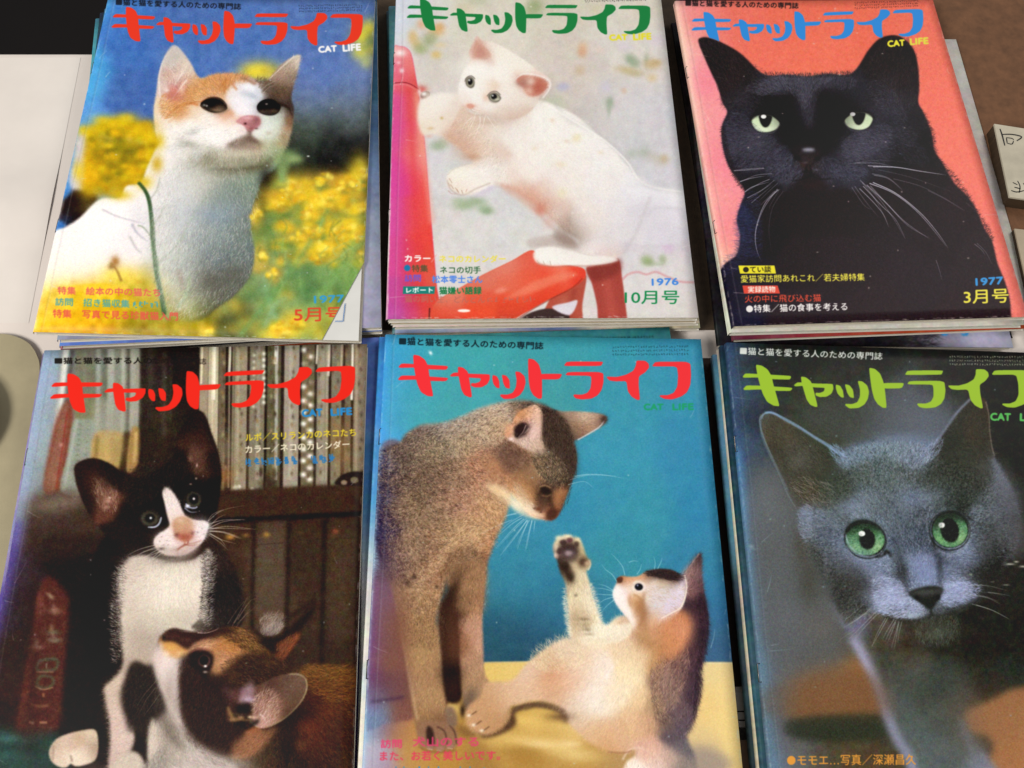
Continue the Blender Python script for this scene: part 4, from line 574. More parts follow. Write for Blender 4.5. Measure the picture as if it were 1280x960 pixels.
def cover_tabby_and_kitten():
    c = Cv(440, 408, 952, 1052)
    c.im = c.field(sub("""478,430,4898dc 475,500,4a98e0 472,560,52a0e0 500,430,3fa0b0 560,450,43a0a8 600,440,46a0a4 520,520,4aa0a8 500,500,48a0b0 700,430,3f98a4 800,430,3c94a8 850,430,3a8cac 560,500,489ea6 680,480,46989e 780,500,4094a8 860,480,3c90ac 780,560,4094ac 860,560,3a88aa 760,620,3c8ea8 700,660,3a88a4 800,640,3e90a4 880,640,3684a8 640,680,3c88a0
 660,720,38809a 880,700,38809f 900,760,36749a 640,740,387c90 620,790,2f5c70 660,790,2c5870 690,770,34708c 630,815,2a4c5c 680,815,2c4c60 770,690,3c8c9e 900,800,3a6888 890,820,3c6080 905,820,40607c 740,760,3a7c94"""), 24)
    c.mottle(None, 10, .02, 3, .8)
    # table top in the picture
    fl = c.mask([(430, 872), (520, 868), (606, 828), (700, 826), (960, 828), (960, 1060), (430, 1060)], .9, False)
    c.put(fl, c.field(sub("""615,832,d8b86a 640,836,dcbe74 560,870,b08844 500,880,8c5c58 480,900,7a5a78 500,910,ac7c50 530,900,b88848 560,940,b08440 510,950,b4884c 600,950,a07840 640,920,b48c48 650,880,c09c54 680,875,cca85c 690,910,c09850 660,905,d8b468 640,895,b08c48 700,930,dcbc78 740,950,b8904c 700,950,b08848 660,945,ac8444 630,925,cca860
 890,835,e0c890 910,860,e8cc8c 880,880,e4c484 910,900,e8cc88 920,940,e8cc88 880,930,dcc088 880,950,b8a488 850,955,a89484 760,955,b08c5c 480,955,9c7c90 465,900,8cb0c8 470,950,b0b4c4 820,1000,a89070 600,1000,a88448 900,1000,e0c480"""), 13))
    c.blobs("656,900,14,5,dcb868,.8;700,908,24,5,dcbc74,.5,5;650,925,26,5,d8b46c,.8,8;690,932,28,5,dcbc78,.9,12;720,945,20,6,e0c484,.7;712,930,10,3,e8cc94,.7;676,930,12,3,e4c890,.6;560,885,12,6,e0c484,.6;660,950,30,5,a87c3c,.6;640,940,20,5,9c7438,.6", fl)
    c.line("636,893 655,882 680,882 700,888 716,897", 7, '584032', 1.6, .9, False); c.poly("625,905 640,890 645,905 632,915 612,922 600,920", '4a3024', 2, .9); c.poly("700,885 714,890 716,900 704,903", '70503c', 2, .7)
    c.poly("450,870 510,862 515,874 450,882", '4a3458', 2.2, .85); c.line("600,828 780,826", 1.2, 'e8d09c', .6, .5, False); c.line("880,829 940,829", 1.2, 'ece0b4', .6, .6, False)
    c.poly("860,945 870,932 900,940 915,960 860,990", '9c8c80', 5, .8)
    # adult cat far side: dark flank
    hind = c.mask("474,560 500,552 520,600 530,700 548,800 560,880 480,905 456,905 455,800 462,700 468,620", 1.6)
    c.put(hind, c.field(sub("""480,570,6c6878 486,600,3c2c40 482,640,2c2044 484,680,2a1c40 486,710,2c1c38 480,730,704878 478,760,8c5c94 476,765,402050 490,770,7c4c64 480,800,5c3068 500,780,7a4838 490,820,704458 500,840,8c5848 510,800,6c4038 480,850,5a3060 500,870,7c5048 475,870,6c80a0 515,860,7c5438 520,830,5c3c2c 530,860,4c3024 474,640,7a90b0 470,700,8cb0cc"""), 10)); c.fur(hind, 5000, 6, "485,600,185 480,700,180 490,800,110 510,850,90", .2, .45, .8)
    c.poly("548,760 575,760 578,868 560,872 552,830", '3a2018', 2, .9); c.poly("552,830 574,825 576,872 556,874", '1c1210', 1.8, .9); c.poly("548,780 578,780 575,825 552,826", '5c3828', 3, .7); c.poly("548,695 578,688 596,705 590,760 552,780", '4a3222', 7, .5)
    body = c.mask("466,575 480,560 500,553 505,545 518,535 530,530 555,528 580,519 600,510 622,504 645,500 668,502 690,512 700,540 690,560 668,575 650,590 640,612 636,630 634,640 628,655 620,672 614,690 608,708 606,725 602,715 592,690 578,690 562,712 553,740 548,760 545,775 550,800 552,830 555,855 558,880 560,895 566,903 560,918 540,925 525,920 518,905 515,880 510,850 506,820 500,795 497,770 490,740 482,722 474,700 468,650", 1.4)
    c.put(body, c.field(sub("""478,580,50506c 476,620,3c3858 474,660,2c2850 476,700,2a2448 484,600,3a3040 484,650,30243c 486,690,2c2038 492,715,4c3840 500,565,544440 520,545,786860 540,535,8c8078 560,535,9c9088 580,528,a89c90 600,515,b4a494 630,508,bca898 650,506,6c5c50 520,570,7c6c5c 540,560,a09070 560,555,a4947c 580,550,b09878 600,540,b8a088 620,535,b89878 640,560,8c6450 630,570,7a5448 600,580,b48064 620,600,a87860 560,590,94745c 530,590,7c6450 500,600,5c4a40 500,640,7c6250 520,630,806850 540,640,8c7058
 560,625,a07860 580,630,a87c64 600,640,b0805c 620,640,b88c64 630,625,b89470 645,600,9c7058 500,690,886a58 520,680,8c7058 540,680,987258 560,670,a88460 580,660,b08c68 600,670,bc946c 590,690,b8906c 615,680,a8704c 560,700,a47c5c 520,720,98765c 540,720,946c50 500,740,987858 520,750,a88460 540,750,a8805c 510,780,a48058 530,790,9c7854 545,800,a07c58 520,820,a8845c 540,840,a07a58 530,870,a47f5c 545,880,a8825c 525,895,94704c 550,900,7c5840 535,910,8c684c 660,580,9c7058 680,540,4c3c34 690,520,54463c 600,700,7c5038 580,690,b08c68"""), 10))
    ang = "500,560,150 560,540,170 620,510,175 500,620,165 560,600,20 600,570,30 620,620,60 540,680,20 580,670,320 520,740,50 500,700,120 520,820,95 545,880,95 600,690,300 650,590,60"
    tick = np.clip(vnoise(c.h, c.w, 9, 77)[..., 0]*1.5-.2, 0, 1)*body
    c.fur(body, 16000, 5, ang, .13, .5, .75, jit=24, tint=.02); c.fur(body*c.mask("485,560 560,535 640,505 690,510 680,560 600,590 570,640 560,680 520,720 492,720", 8), 5500, 4.5, ang, .25, .5, .75, jit=30, col='4c3a30', tint=.02); c.fur(body*c.mask("485,560 560,535 640,505 690,510 680,560 610,600 600,660 560,690 520,740 492,720", 8), 4200, 4.5, ang, .14, .5, .75, jit=30, col='c0a084', tint=.02)
    c.fur(c.mask("600,600 640,600 625,665 605,690 575,685 540,720 510,730 550,690 580,650", 5)*body, 1500, 6, "620,630,70 580,680,-40 540,700,-30", .12, .45, .7, col='d0ac84')
    c.line("558,700 575,692 592,690", 4, 'c8a47c', 1.6, .6, False); c.blobs("518,720,3,3,3c2820,.7;509,728,3,3,342420,.7;546,734,2,2,3c2c24,.6;527,700,3,2,503828,.6")
    for p, a in (("560,715 550,745 548,790 553,850", .3), ("503,800 512,850 518,880 522,900", .45)): c.line(P(p), 3, 'd8b890' , 1.2, a, False)
    leg = c.mask("575,706 590,700 604,712 606,730 603,770 604,810 605,835 610,850 625,865 636,880 638,895 625,912 606,918 590,912 584,895 578,870 574,830 574,800 570,770 560,760 565,730", 1.2)
    c.put(leg, c.field(sub("""585,710,8c5c44 600,715,a4704c 580,740,3c2418 570,750,34201a 595,745,8c5c44 598,765,b08468 590,790,b88c74 580,800,94684c 600,800,bc9078 590,830,ac8468 580,850,9c7858 595,850,a88464 590,870,94785c 600,880,a88468 615,880,b08c6c 625,890,a8845c 605,900,b8946c 590,880,6c5444 615,905,ac8058"""), 8)); c.fur(leg, 4500, 5, "590,740,100 590,800,92 590,860,95 610,890,60", .13, .5, .8)
    c.line("568,722 574,745 580,770", 8, '3c281e', 5, .7, False); c.fur(c.mask('555,700 592,690 590,740 570,800 552,800', 4), 1500, 6, '570,730,95', .25, .45, .7, col='4c3426'); c.blob(587, 873, 5, 9, '6c5848', .8, 20); c.blob(578, 888, 2.5, 6, '2a1c16', .9)
    for x, y in ((587, 888), (592, 902), (600, 911), (612, 914)): c.line(P(f"{x},{y} {x-4},{y+3}"), 2, 'e0d0b8', .6, .7, False); 
    c.line("590,892 600,888 612,892", 1.4, '54382a', .8, .7); c.line("592,905 604,900 616,906", 1.4, '5c4030', .8, .7); c.line("585,906 596,914 606,918 626,910", 2, '3a261c', 1, .8)
    # left paw
    c.poly("522,903 540,902 560,903 570,910 573,925 568,935 552,938 535,936 524,930", '8c6850', 1.4, .9); c.poly("534,908 541,912 543,930 538,936 533,922", '2c1c18', 1.2, .9); c.line("546,908 556,915 559,932", 2, '4c342a', .8, .8, False); c.line("562,906 568,915 571,930", 2, '4c342a', .8, .8, False)
    for x, y in ((538, 934), (550, 936), (563, 933)): c.ell(x, y, 5, 3, '9c7460', 0, .9, .9); c.line(P(f"{x-4},{y+2} {x+3},{y+3}"), 1.2, 'c8b090', .5, .7, False)
    c.poly("556,886 566,884 572,898 570,908 560,905", '7c6454', 1.8, .9); c.poly("572,905 600,916 585,922 574,918", '6c4c30', 2.4, .6); c.line("523,933 540,940 570,938", 2, '6c4a30', 1.2, .7, False)
    # head of the adult
    head = c.mask("655,503 672,506 690,511 702,514 716,514 735,515 750,517 758,521 757,528 750,534 738,541 726,548 717,552 720,562 721,578 717,596 711,612 706,626 700,640 694,648 684,650 672,648 664,645 656,638 648,628 640,618 634,606 628,590 630,570 640,545 650,515", .9)
    c.put(head, c.field(sub("""668,508,54443c 680,520,3c2c28 690,535,362a24 700,530,4a3a30 712,520,a08470 730,520,c4a890 745,522,b49480 754,524,5c4438 720,535,94745c 735,535,a8846c 725,545,7c6050 710,545,54443a 716,560,5a4a3e 690,560,5c4c40 700,570,6c5a4a 712,580,4c3c34 680,560,7a6450 670,580,a07a58 660,590,a8805c 650,580,94684c 640,580,8c604a 648,600,a87858 640,605,c08c64 650,615,d8a070 660,620,d89c68
 645,612,e4b080 655,628,ecccac 662,636,f0dcc4 650,622,eccca8 668,640,e4bc98 680,642,b87c60 672,630,ac7450 680,620,4a3428 676,612,3c2a22 690,605,54443a 700,600,5c483c 710,600,4a3830 690,625,54362a 694,640,7c4a34 700,625,8c5c40 705,610,6c4c38 668,605,8c6448 675,590,8c7054 690,585,74604e"""), 6))
    ang = "670,510,200 690,540,90 710,560,80 720,525,0 740,525,0 700,600,100 680,580,110 650,600,130 660,630,200 690,630,100"
    c.fur(head, 6500, 4, ang, .2, .5, .75, jit=24); c.fur(head*c.mask("665,510 700,520 718,560 715,600 700,610 690,570 680,540", 4), 900, 5, ang, .2, .45, .8, col='221814'); c.fur(head*c.mask("655,570 690,570 705,600 690,620 670,600 645,595", 4), 700, 4, ang, .1, .45, .7, col='c09c78')
    c.line("757,523 750,533 738,541 722,550", 1.4, 'e0dce0', .5, .8, False); c.blob(755, 524, 3, 3, '402c28', .9)
    c.poly("670,622 674,612 682,608 690,612 690,620 682,622 676,624", '3a2a20', 2, .8); c.line("673,619 679,613 688,614", 3, '140e0c', .8, .95); c.line("672,614 677,608 686,606", 2, 'b8906c', .8, .7); c.line("678,619 686,618", 1.4, 'b06a3c', .6, .8, False)
    c.ell(703, 604, 2.6, 4, '8c6c54', 0, 1, .7); c.line("702,600 706,606", 1.6, '241814', .7, .8, False); c.blob(672, 637, 4, 2.4, '7c503c', .7, 20); c.line("646,606 655,622 664,636 672,643", 5, 'f2dcc4', 2, .7); c.fur(c.mask('640,600 654,610 668,636 662,642 645,625', 2), 400, 4, '655,620,60', .08, .42, .7, col='f4e4d0')
    c.fur(c.mask('684,600 712,590 712,620 698,640 686,630', 3), 500, 4, '700,610,110', .3, .45, .7, col='2a1c18'); c.line("664,643 676,647 690,648", 1.6, '50302a', .7, .6, False); c.poly("684,640 694,636 698,640 693,649 684,650", '5c3424', 1.2, .85)
    ear = c.mask("631,545 634,535 640,529 643,522 650,514 660,509 668,507 674,511 677,520 677,535 676,548 680,560 672,566 660,562 648,556 640,552", .8)
    c.put(ear, c.field(sub("""650,517,c89068 660,513,d09c78 640,532,d8a080 634,542,cc8c6c 645,525,d49c78 655,522,d8a080 668,515,e0b49c 670,528,e0bca8 668,540,dcb4a4 655,535,5c4038 650,540,34241f 658,530,c8988c 642,545,dcb0a0 650,552,e4c4b8 660,552,d8b8ac 668,556,c8a890 645,550,e0bcb0"""), 4.5)); c.fur(ear, 900, 3, "660,530,-70 645,545,-40", .1, .4, .5); c.poly("643,540 647,532 654,529 658,533 655,542 648,548 644,547", '241818', 1.2, .95); c.line("648,547 655,540 664,536", 1.4, 'ecd4c8', .6, .7); c.line("646,544 652,536 658,531", 1, 'd8b8a8', .5, .6)
    c.line("660,509 669,507 675,512 678,522 677,545 681,562", 1.4, 'ecc8a8', .5, .8, False); c.poly("632,550 645,556 660,566 672,572 660,580 640,570 628,560", '5c4438', 3, .6)
    for p in ("658,648 640,665 622,685", "660,650 645,668 628,690", "662,650 652,668 645,685", "665,650 660,670 656,690", "655,643 635,655 622,668", "652,640 638,643 630,646", "640,650 620,658 600,668"): c.line(P(p), .8, 'c4d8e0', .3, .55)
    for p in ("712,600 735,594 770,595", "710,606 730,602 742,610"): c.line(P(p), .8, 'b8e0e4', .3, .6)
    # kitten
    leg = c.mask("775,770 750,790 722,796 700,800 680,812 660,828 640,850 618,852 606,855 600,870 584,885 583,905 594,915 612,917 628,905 636,885 650,880 668,876 690,880 708,893 712,905 722,915 740,930 770,940 800,930 820,860 800,790", 1.5)
    c.put(leg, c.field(sub("""745,790,ecdcc0 710,805,d8c0a8 680,822,d0b08c 660,840,d8b8a0 690,850,c8906c 705,845,d09c78 670,860,d8b494 640,862,d4b090 620,870,c8a07c 605,880,bc9068 595,895,c49870 610,905,b88c64 730,830,e4c8ac 750,840,ecdcd0 740,870,ece0d8 720,880,dcc4b0 700,870,cca484 720,900,d0b094 740,915,d4ac84 760,930,cc9c70 790,900,d0a478 800,840,e0b88c 775,800,e8ceb0 770,870,ecd8bc 780,920,d4ac90 715,850,e8d4c8"""), 11)); c.fur(leg, 8000, 6, "740,790,-110 680,815,-140 650,850,160 610,880,120 700,850,150 740,870,110 720,900,150 770,930,100 800,850,80", .08, .42, .75)
    for x, y in ((590, 893), (596, 905), (606, 912)): c.line(P(f"{x+6},{y-4} {x-3},{y+2}"), 1.6, '5a3c28', .7, .7, False); c.blob(x-4, y+1, 2, 1.4, 'f0e4cc', .8)
    body = c.mask("778,770 800,770 840,750 870,720 880,750 884,785 880,810 878,830 872,842 873,862 870,880 866,900 858,915 862,930 870,950 868,990 780,990 782,955 795,940 780,900 770,850 765,800", 1.5)
    c.put(body, c.field(sub("""790,785,d8b89c 800,790,a87c5c 810,800,b88c60 800,820,e0c09c 790,840,ecd4ac 800,870,e4c094 790,900,dcb48c 810,900,c89c7c 820,830,b88858 825,850,7c5c50 835,830,a86c50 850,810,c07858 840,840,94604c 860,800,542c28 872,790,40282c 865,830,48303a 850,850,5c4440 870,850,4a3234 845,880,54403e 865,890,48343c 835,900,7a6458 830,870,94745c 820,880,a88868 845,915,5a4c54 855,930,6c6468
 810,940,d8ac98 790,960,f4e4d4 800,970,f4e8dc 820,960,e4c8bc 835,950,c8a898 850,960,8c8078 870,780,3c2428 875,760,403038 880,800,4a3240 825,800,b07850 780,800,e4c8a8 780,860,ecd8bc 800,1000,e8d4c4"""), 9)); c.fur(body, 9000, 6.5, "800,790,100 790,860,100 840,830,70 870,800,60 860,880,80 820,920,100 870,750,80 800,960,90", .14, .45, .8)
    c.fur(c.mask("868,745 882,760 882,810 872,850 868,900 845,905 850,840 862,790", 3), 1500, 8, "870,800,70 860,880,75", .2, .45, .8, col='30222c'); c.fur(c.mask("815,840 850,830 850,900 820,890", 5), 500, 9, "835,860,-60", .2, .45, .7, col='b8947c'); c.fur(c.mask("815,830 845,830 840,890 820,900", 5), 500, 8, "835,860,60", .2, .45, .7, col='48343a')
    c.line("778,950 786,938 800,935 818,944", 2, 'ecd0c0', 1, .8); c.line("760,940 780,941 790,938", 1.6, '9c6c50', .8, .8, False)
    arm = c.mask("697,703 693,693 691,685 694,676 701,671 710,669 718,672 725,674 730,686 734,697 738,701 737,710 733,715 737,728 741,745 746,758 751,775 760,782 790,780 780,800 740,806 715,800 711,785 710,765 708,745 706,728 700,715", 1.1)
    c.put(arm, c.field(sub("""697,678,dccca8 708,672,dcccac 722,678,d8c8a0 695,690,b89c88 728,690,c0ac84 703,685,3c2828 712,682,5c3c38 705,695,241818 716,690,2c2020 710,693,b09498 700,703,3c2a24 712,703,c4b090 720,700,c8b48c 708,712,4c3a2c 728,702,5c4434 734,706,d0bc94 715,715,d4c49c 712,725,685640 725,720,d8c8a8 708,735,c0ac90 720,735,d8c4a0 720,743,dccca8 730,745,e0d0b4
 715,760,dcc8a8 735,760,e4d4b8 720,775,c8b498 726,765,c0a888 735,780,e0ccac 750,785,ece0c4 765,788,e8d8c0 715,790,d8c4a8 740,795,e8d8bc"""), 5)); c.fur(arm, 3500, 4.5, "700,690,-100 715,720,-95 720,750,-95 730,775,-100 750,785,-110", .11, .42, .75)
    for x, y, rx, ry, k in ((704, 678, 4.5, 3.6, '3a2628'), (712, 675, 4, 3.4, '5c383c'), (699, 689, 3.4, 4, '3c2a2a'), (721, 680, 3.2, 4, '4c3830'), (710, 691, 7, 5, '2a1c1e'), (711, 692, 4.6, 3.4, '9c8488'), (729, 703, 4, 4, '4c382c'), (706, 707, 5, 6, '3c2e24'), (712, 721, 4, 6, '544434'), (720, 744.5, 2, 1.5, '4a3c30'), (696, 695, 2.4, 3, 'a48478')): c.ell(x, y, rx, ry, k, 0, 1, .85)
    c.blobs("698,672,3,2,ece0bc,.8;709,670,4,1.6,e8dcb8,.8;695,683,1.6,3,dcccb0,.7;694,694,1.4,2,e0c8b8,.8;722,674,2,2,e0d0a8,.7"); c.line("736,700 738,706 735,713", 1.6, 'e8d8b8', .6, .8, False)
    bk = c.mask("853,722 858,716 866,704 872,694 876,692 877,702 877,718 880,740 884,765 884,785 866,800 862,770 858,745", .9); c.put(bk, c.field("868,705,a08068 874,700,34242c 875,715,4a343c 866,720,b89088 860,722,d8b8ac 868,735,6c484c 876,745,3c2830 870,760,402a30 878,775,3c2a34 865,775,684044", 6)); c.fur(bk, 1500, 5, "870,710,-60 872,760,80", .18, .45, .7); c.line("874,692 866,703 857,716", 1.4, 'e8d0b8', .5, .85, False)
    head = c.mask("773,722 778,720 788,721 798,720 806,715 816,712 830,711 842,713 850,719 857,724 857,735 854,750 848,765 838,775 828,790 815,800 800,798 792,790 786,775 780,768 772,758 767,748 766,740 770,730", .8)
    c.put(head, c.field(sub("""777,723,94603c 785,724,d8a078 795,724,d4a078 804,722,c89878 812,718,5c4438 825,714,342422 838,718,3c2824 848,722,402c24 845,728,7c5c48 830,728,b09878 815,730,e4d0c0 800,732,e8d4c8 795,735,f0ece8 785,732,e8ccb8 775,738,ece4e0 772,750,ece0dc 780,745,f0d4d0 785,760,f0e4dc 776,760,e8dcd4 790,775,f0e0d0 795,745,d8ac7c 790,755,d09c6c 800,758,b88458 806,765,a87c60 798,770,d4a888
 810,750,e4d0bc 820,740,e0d0c4 825,755,dcd0d0 835,745,d8c8c4 840,760,d4c4d0 830,770,d8ccd4 845,745,dcd0d8 815,775,e4bca0 820,785,d89878 805,790,b88c64 812,765,dcc0a8 850,735,e4dcdc 802,780,c89c78"""), 5.5)); c.fur(head, 4000, 4, "780,725,-20 800,720,-20 830,714,10 775,755,110 800,760,70 820,750,20 810,785,70 840,745,0", .09, .42, .65); c.fur(c.mask("806,717 830,712 852,722 848,729 825,720", 2), 400, 5, "830,718,15", .2, .4, .8, col='2c1e1a')
    ear = c.mask("858,722 857,735 855,748 850,760 842,768 832,772 825,776 822,768 826,758 836,748 846,738 852,730", .9); c.put(ear, c.field("852,735,e8e0e4 845,748,dccce0 836,758,d8c8dc 828,768,e0c8c4 850,755,d8c4cc", 6), .85); c.line("858,722 858,738 855,752 849,763 838,771 828,775 823,782", 1.5, 'f4e8d8', .5, .8, False)
    c.poly("826,778 840,770 852,763 862,775 866,790 855,808 838,810 828,800", 'cc8058', 3, .85); c.fur(c.mask("826,778 852,763 864,780 855,808 832,806", 2), 500, 5, "845,790,80", .12, .42, .7)
    c.ell(797.5, 733.5, 5.4, 4.6, 'e8ccb4', 0, .8, .8); c.ell(798, 733.5, 4.4, 3.8, '18141a', 0, .6); c.line("791,732 796,728 804,730", 1.2, 'b07c58', .5, .8); c.poly("772,723 777,721 778,727 774,729 771,727", '4c3028', .7, .9); c.line("772,738 778,742 782,741", 1.2, 'd8a8a8', .7, .7)
    c.line("806,740 804,752 804,770 798,785", 3, '9c6c48', 1.6, .7, False); c.line("792,743 800,748 806,758", 2, 'b07c54', 1, .7, False)
    for p in ("771,727 765,718 757,712 752,705", "781,719 778,708 770,698 764,692", "771,741 755,736 742,735", "769,744 752,743 740,742", "769,746 755,750 742,760", "770,748 760,756 752,764", "769,740 758,733 748,730", "796,718 800,712 802,705", "818,712 819,704 817,695", "822,711 826,703 828,697", "786,703 792,701 798,702"): c.line(P(p), .9, 'b8e4e8', .3, .6)
    c.fur(c.mask("735,785 775,785 775,795 735,797", 3), 300, 7, "755,785,-100", .06, .4, .8, col='f0e8d4')
    # bluish reflection along the rounded fold, put into the print colours
    c.line("474,416 470,480 466,560", 16, '489be6', 4, .85, False); c.line("470,560 466,600 464,650 459,740 454,830 450,900 446,1000", 14, 'a4cbe2', 2.6, .85, False); c.line("477,730 472,790 468,850 466,890", 10, '8c5c98', 5, .45, False); c.fur(c.mask("474,570 486,575 484,715 472,720 470,640", 2), 900, 5, "478,640,190", .25, .45, .8, col='241c34')
    c.blobs("538,441,1.4,2,e4f0f0,.9,-30;516.5,422,1,.8,1c2428,.8;640,446,5,8,3a8c98,.25;731,440,1.2,8,4aa4b4,.4")
    detail_tabby(c); c.im = np.clip((c.im-.4)*1.07+.395, 0, 1); wear(c, [(481, 418), (876, 424), (935, 1030), (448, 1035)], 5, 'c8dce0'); c.grain(.03, 15)
    c.text("■猫と猫を愛する人のための専門誌", 499, 431, 679, 437, 9.2, '14242c', .92)
    for k in range(3): c.marks(765, 435.5+k*4.6, 861, 434.5+k*4.8, 3, '1c444c', 30, .8, 70+k)
    title(c, ((497, 472), (863, 452), (677.7, 498.7)), 'f03238')
    c.text("CAT", 805, 512.5, 829, 512.5, 7.6, '1e9c6a', bold=.04); c.text("LIFE", 841, 512.5, 867, 512, 7.6, '1e9c6a', bold=.04)
    c.text("訪問", 476, 935, 502, 935, 11, 'd8406c', .9, .4, .02); c.text("犬山のする", 516, 933, 598, 933, 12, 'd8406c', .85, .5, .02); c.text("また、お若く美しいです。", 475, 951, 625, 950, 12, 'd83c58', .85, .4, .02)
    c.marks(490, 968, 610, 968, 10, '3c84ac', 9, .85, 33)
    return c
def cover_grey_cat():
    c = Cv(898, 412, 1444, 1050, '262a20')
    c.im = c.field(sub("""915,440,3c5068 925,500,44607e 930,560,4c6c90 940,600,5078a4 940,640,5080b0 945,700,507ca8 955,760,5a88b0 960,820,68a0c8 965,880,6ca4cc 975,950,74a8d8 950,450,1e221c 1000,450,1c1e18 1100,440,1c1e18 1200,450,1c1a16 1280,450,1c1c18 940,520,1c1c1c 960,600,3c3838 945,580,24201e 960,640,54524c 955,660,544c50 970,680,5c5c58 990,660,4a4c3c 1000,650,4a4a38 985,620,5c5c56 970,610,504e4c
 960,700,54483f 980,700,56584c 995,720,343426 970,740,605860 960,770,58484c 1000,750,3c3828 990,790,5c5460 980,830,605c60 1000,800,545048 1030,770,48463c 1020,820,4c5040 1050,810,4a4c40 1070,690,5c5a50 1010,850,7a5c44 1040,850,98683c 1080,850,8c6038 1000,880,98663a 1050,880,a46c3c 1090,885,94623a 960,890,4a3c3c 990,900,4c4440 1010,905,303428 1050,910,2e3426 1100,910,303628 980,930,5c585c 1000,930,646460 1030,935,4c4838 1060,935,54442e 1100,935,4c4030 1020,955,5c5040 1080,955,5c4a34
 1060,480,242620 1020,520,34382c 1040,540,363a2c 1030,500,3a3e30 1100,500,3c4040 1150,500,54585c 1130,520,5c6068 1160,510,4c5058 1180,490,2c2e28 1185,460,1c1c16 1150,540,707c8c 1120,545,5a6470 1080,540,4c5250 1240,550,1a1a14 1280,560,1c1c16 1280,620,202218 1340,500,1a1a16 1340,700,262620 1250,860,94663c 1270,880,a8744a 1280,920,ac784c 1240,930,a06e48 1210,900,986844 1280,850,50442e 1340,900,a47448 1300,960,a8744c 1230,960,9c6c48 1400,800,2a2a20"""), 21)
    c.mottle(None, 6, .03, 9, 1.5)
    c.poly("950,910 985,905 1008,925 1010,960 1000,1000 950,1000", '64605f', 7, .6); c.line("962,862 990,866", 5, '3c3434', 3, .7)
    c.poly("985,850 1060,822 1110,855 1118,892 1060,890 985,896", 'a06c3c', 5, .6); c.poly("988,898 1120,892 1128,920 1000,925", '2c3226', 3.4, .85); c.poly("1230,875 1250,862 1300,856 1300,960 1225,960 1200,905", 'a8744c', 6, .6); c.poly("1212,920 1235,920 1242,935 1230,950 1215,940", '34362e', 4, .85)
    c.poly("950,600 985,610 1005,660 1030,730 1055,790 1040,840 1000,850 965,835 955,750 945,660", '5e5754', 9, .6); c.poly("965,640 985,640 1000,700 1010,780 990,800 970,740", '6a6664', 8, .5); c.blobs("1000,720,14,30,3c3a2c,.5;985,780,20,16,6a6068,.5;970,690,12,10,4c4238,.4;1030,800,20,14,5a544c,.5")
    # blurred back of the cat
    c.poly("1105,495 1135,488 1165,500 1185,515 1196,530 1160,560 1110,560 1090,530", '5c6270', 6, .55); c.poly("1055,560 1090,552 1130,548 1165,548 1185,540 1190,560 1120,580 1060,580", '6c7c94', 4, .8); c.poly("1010,505 1050,492 1075,510 1060,545 1020,540", '383c2e', 6, .6)
    # chest and legs
    ch = c.mask("1040,750 1056,790 1072,800 1095,860 1112,900 1135,960 1150,1000 1260,1000 1232,940 1205,900 1215,885 1240,875 1262,862 1300,850 1330,800 1300,700 1262,640 1200,700 1100,720", 3.5)
    c.put(ch, c.field(sub("""1065,790,6c6c7c 1080,820,5c5c5c 1095,830,3c3c34 1085,850,54544c 1110,850,4a4a40 1130,850,3c3e30 1110,880,54585a 1130,890,50584c 1150,870,343828 1140,920,545c58 1160,940,5c645e 1180,900,44483e 1180,950,5c6060 1200,940,54584e 1220,960,808494 1160,980,606468 1100,800,3c3828 1110,790,544c44 1140,800,342c20 1180,800,26241a 1220,800,201e16 1260,800,201e16 1140,830,4c4638 1180,850,2c2e20
 1230,850,28281e 1260,840,242a22 1210,740,201e16 1250,700,24201a 1280,720,20201a 1300,800,22221a 1270,680,38342e 1210,870,38362a 1200,880,4c4434"""), 12)); c.mottle(ch, 5, .04, 8, 1.2); c.fur(ch, 5000, 8, "1080,820,60 1140,880,80 1200,820,100 1160,960,75", .12, .45, .5)
    c.line("1064,795 1078,818 1093,850 1106,885 1120,920 1136,945 1142,965 1150,1000", 13, '9c9cb8', 3.4, .85, False); c.line("1066,800 1080,825 1095,858 1108,892", 5, 'a8a8c4', 2, .6, False); c.line("1200,900 1212,930 1220,960 1226,990", 8, '84889c', 3.4, .6, False)
    # ears
    er = c.mask("951,530 950,520 955,516 966,516 980,524 995,532 1010,541 1025,551 1040,560 1055,570 1070,585 1060,610 1030,640 1002,655 995,640 985,612 975,592 965,572 956,550", .8)
    c.put(er, c.field(sub("""955,520,4c5048 965,530,4c4434 975,540,4c4430 985,550,34382c 990,565,545a58 1000,580,5c6060 975,570,3c3a2c 985,590,3c3424 1000,600,44402c 1010,610,544c3c 1015,600,3c4432 1020,620,484834 1010,560,363c2c 1030,570,303828 1040,590,343c2c 1050,600,444c44 1020,590,50584c 1045,580,3c4c44 1000,630,4c4434 1060,590,5c6c78"""), 8)); c.fur(er, 3500, 9, "970,540,60 990,580,45 1020,600,30 1010,570,40 1040,590,60", .25, .42, .7, tint=.02); c.fur(c.mask("985,560 1030,570 1030,625 1000,625", 5), 220, 16, "1000,590,215 1015,610,200", .15, .5, .6, col='a0a49c')
    c.line("956,516 966,516 982,525 1000,535 1020,548 1036,558 1052,570", 2.4, '8cacd0', .8, .9, False); c.line("955,517 950,523 951,535 957,553 966,573 976,594 985,613", 1.7, '7c8c94', .6, .85, False)
    er = c.mask("1213,498 1222,496 1232,500 1236,520 1237,540 1240,562 1246,580 1250,600 1200,620 1150,600 1160,565 1172,550 1186,530 1200,512", .8)
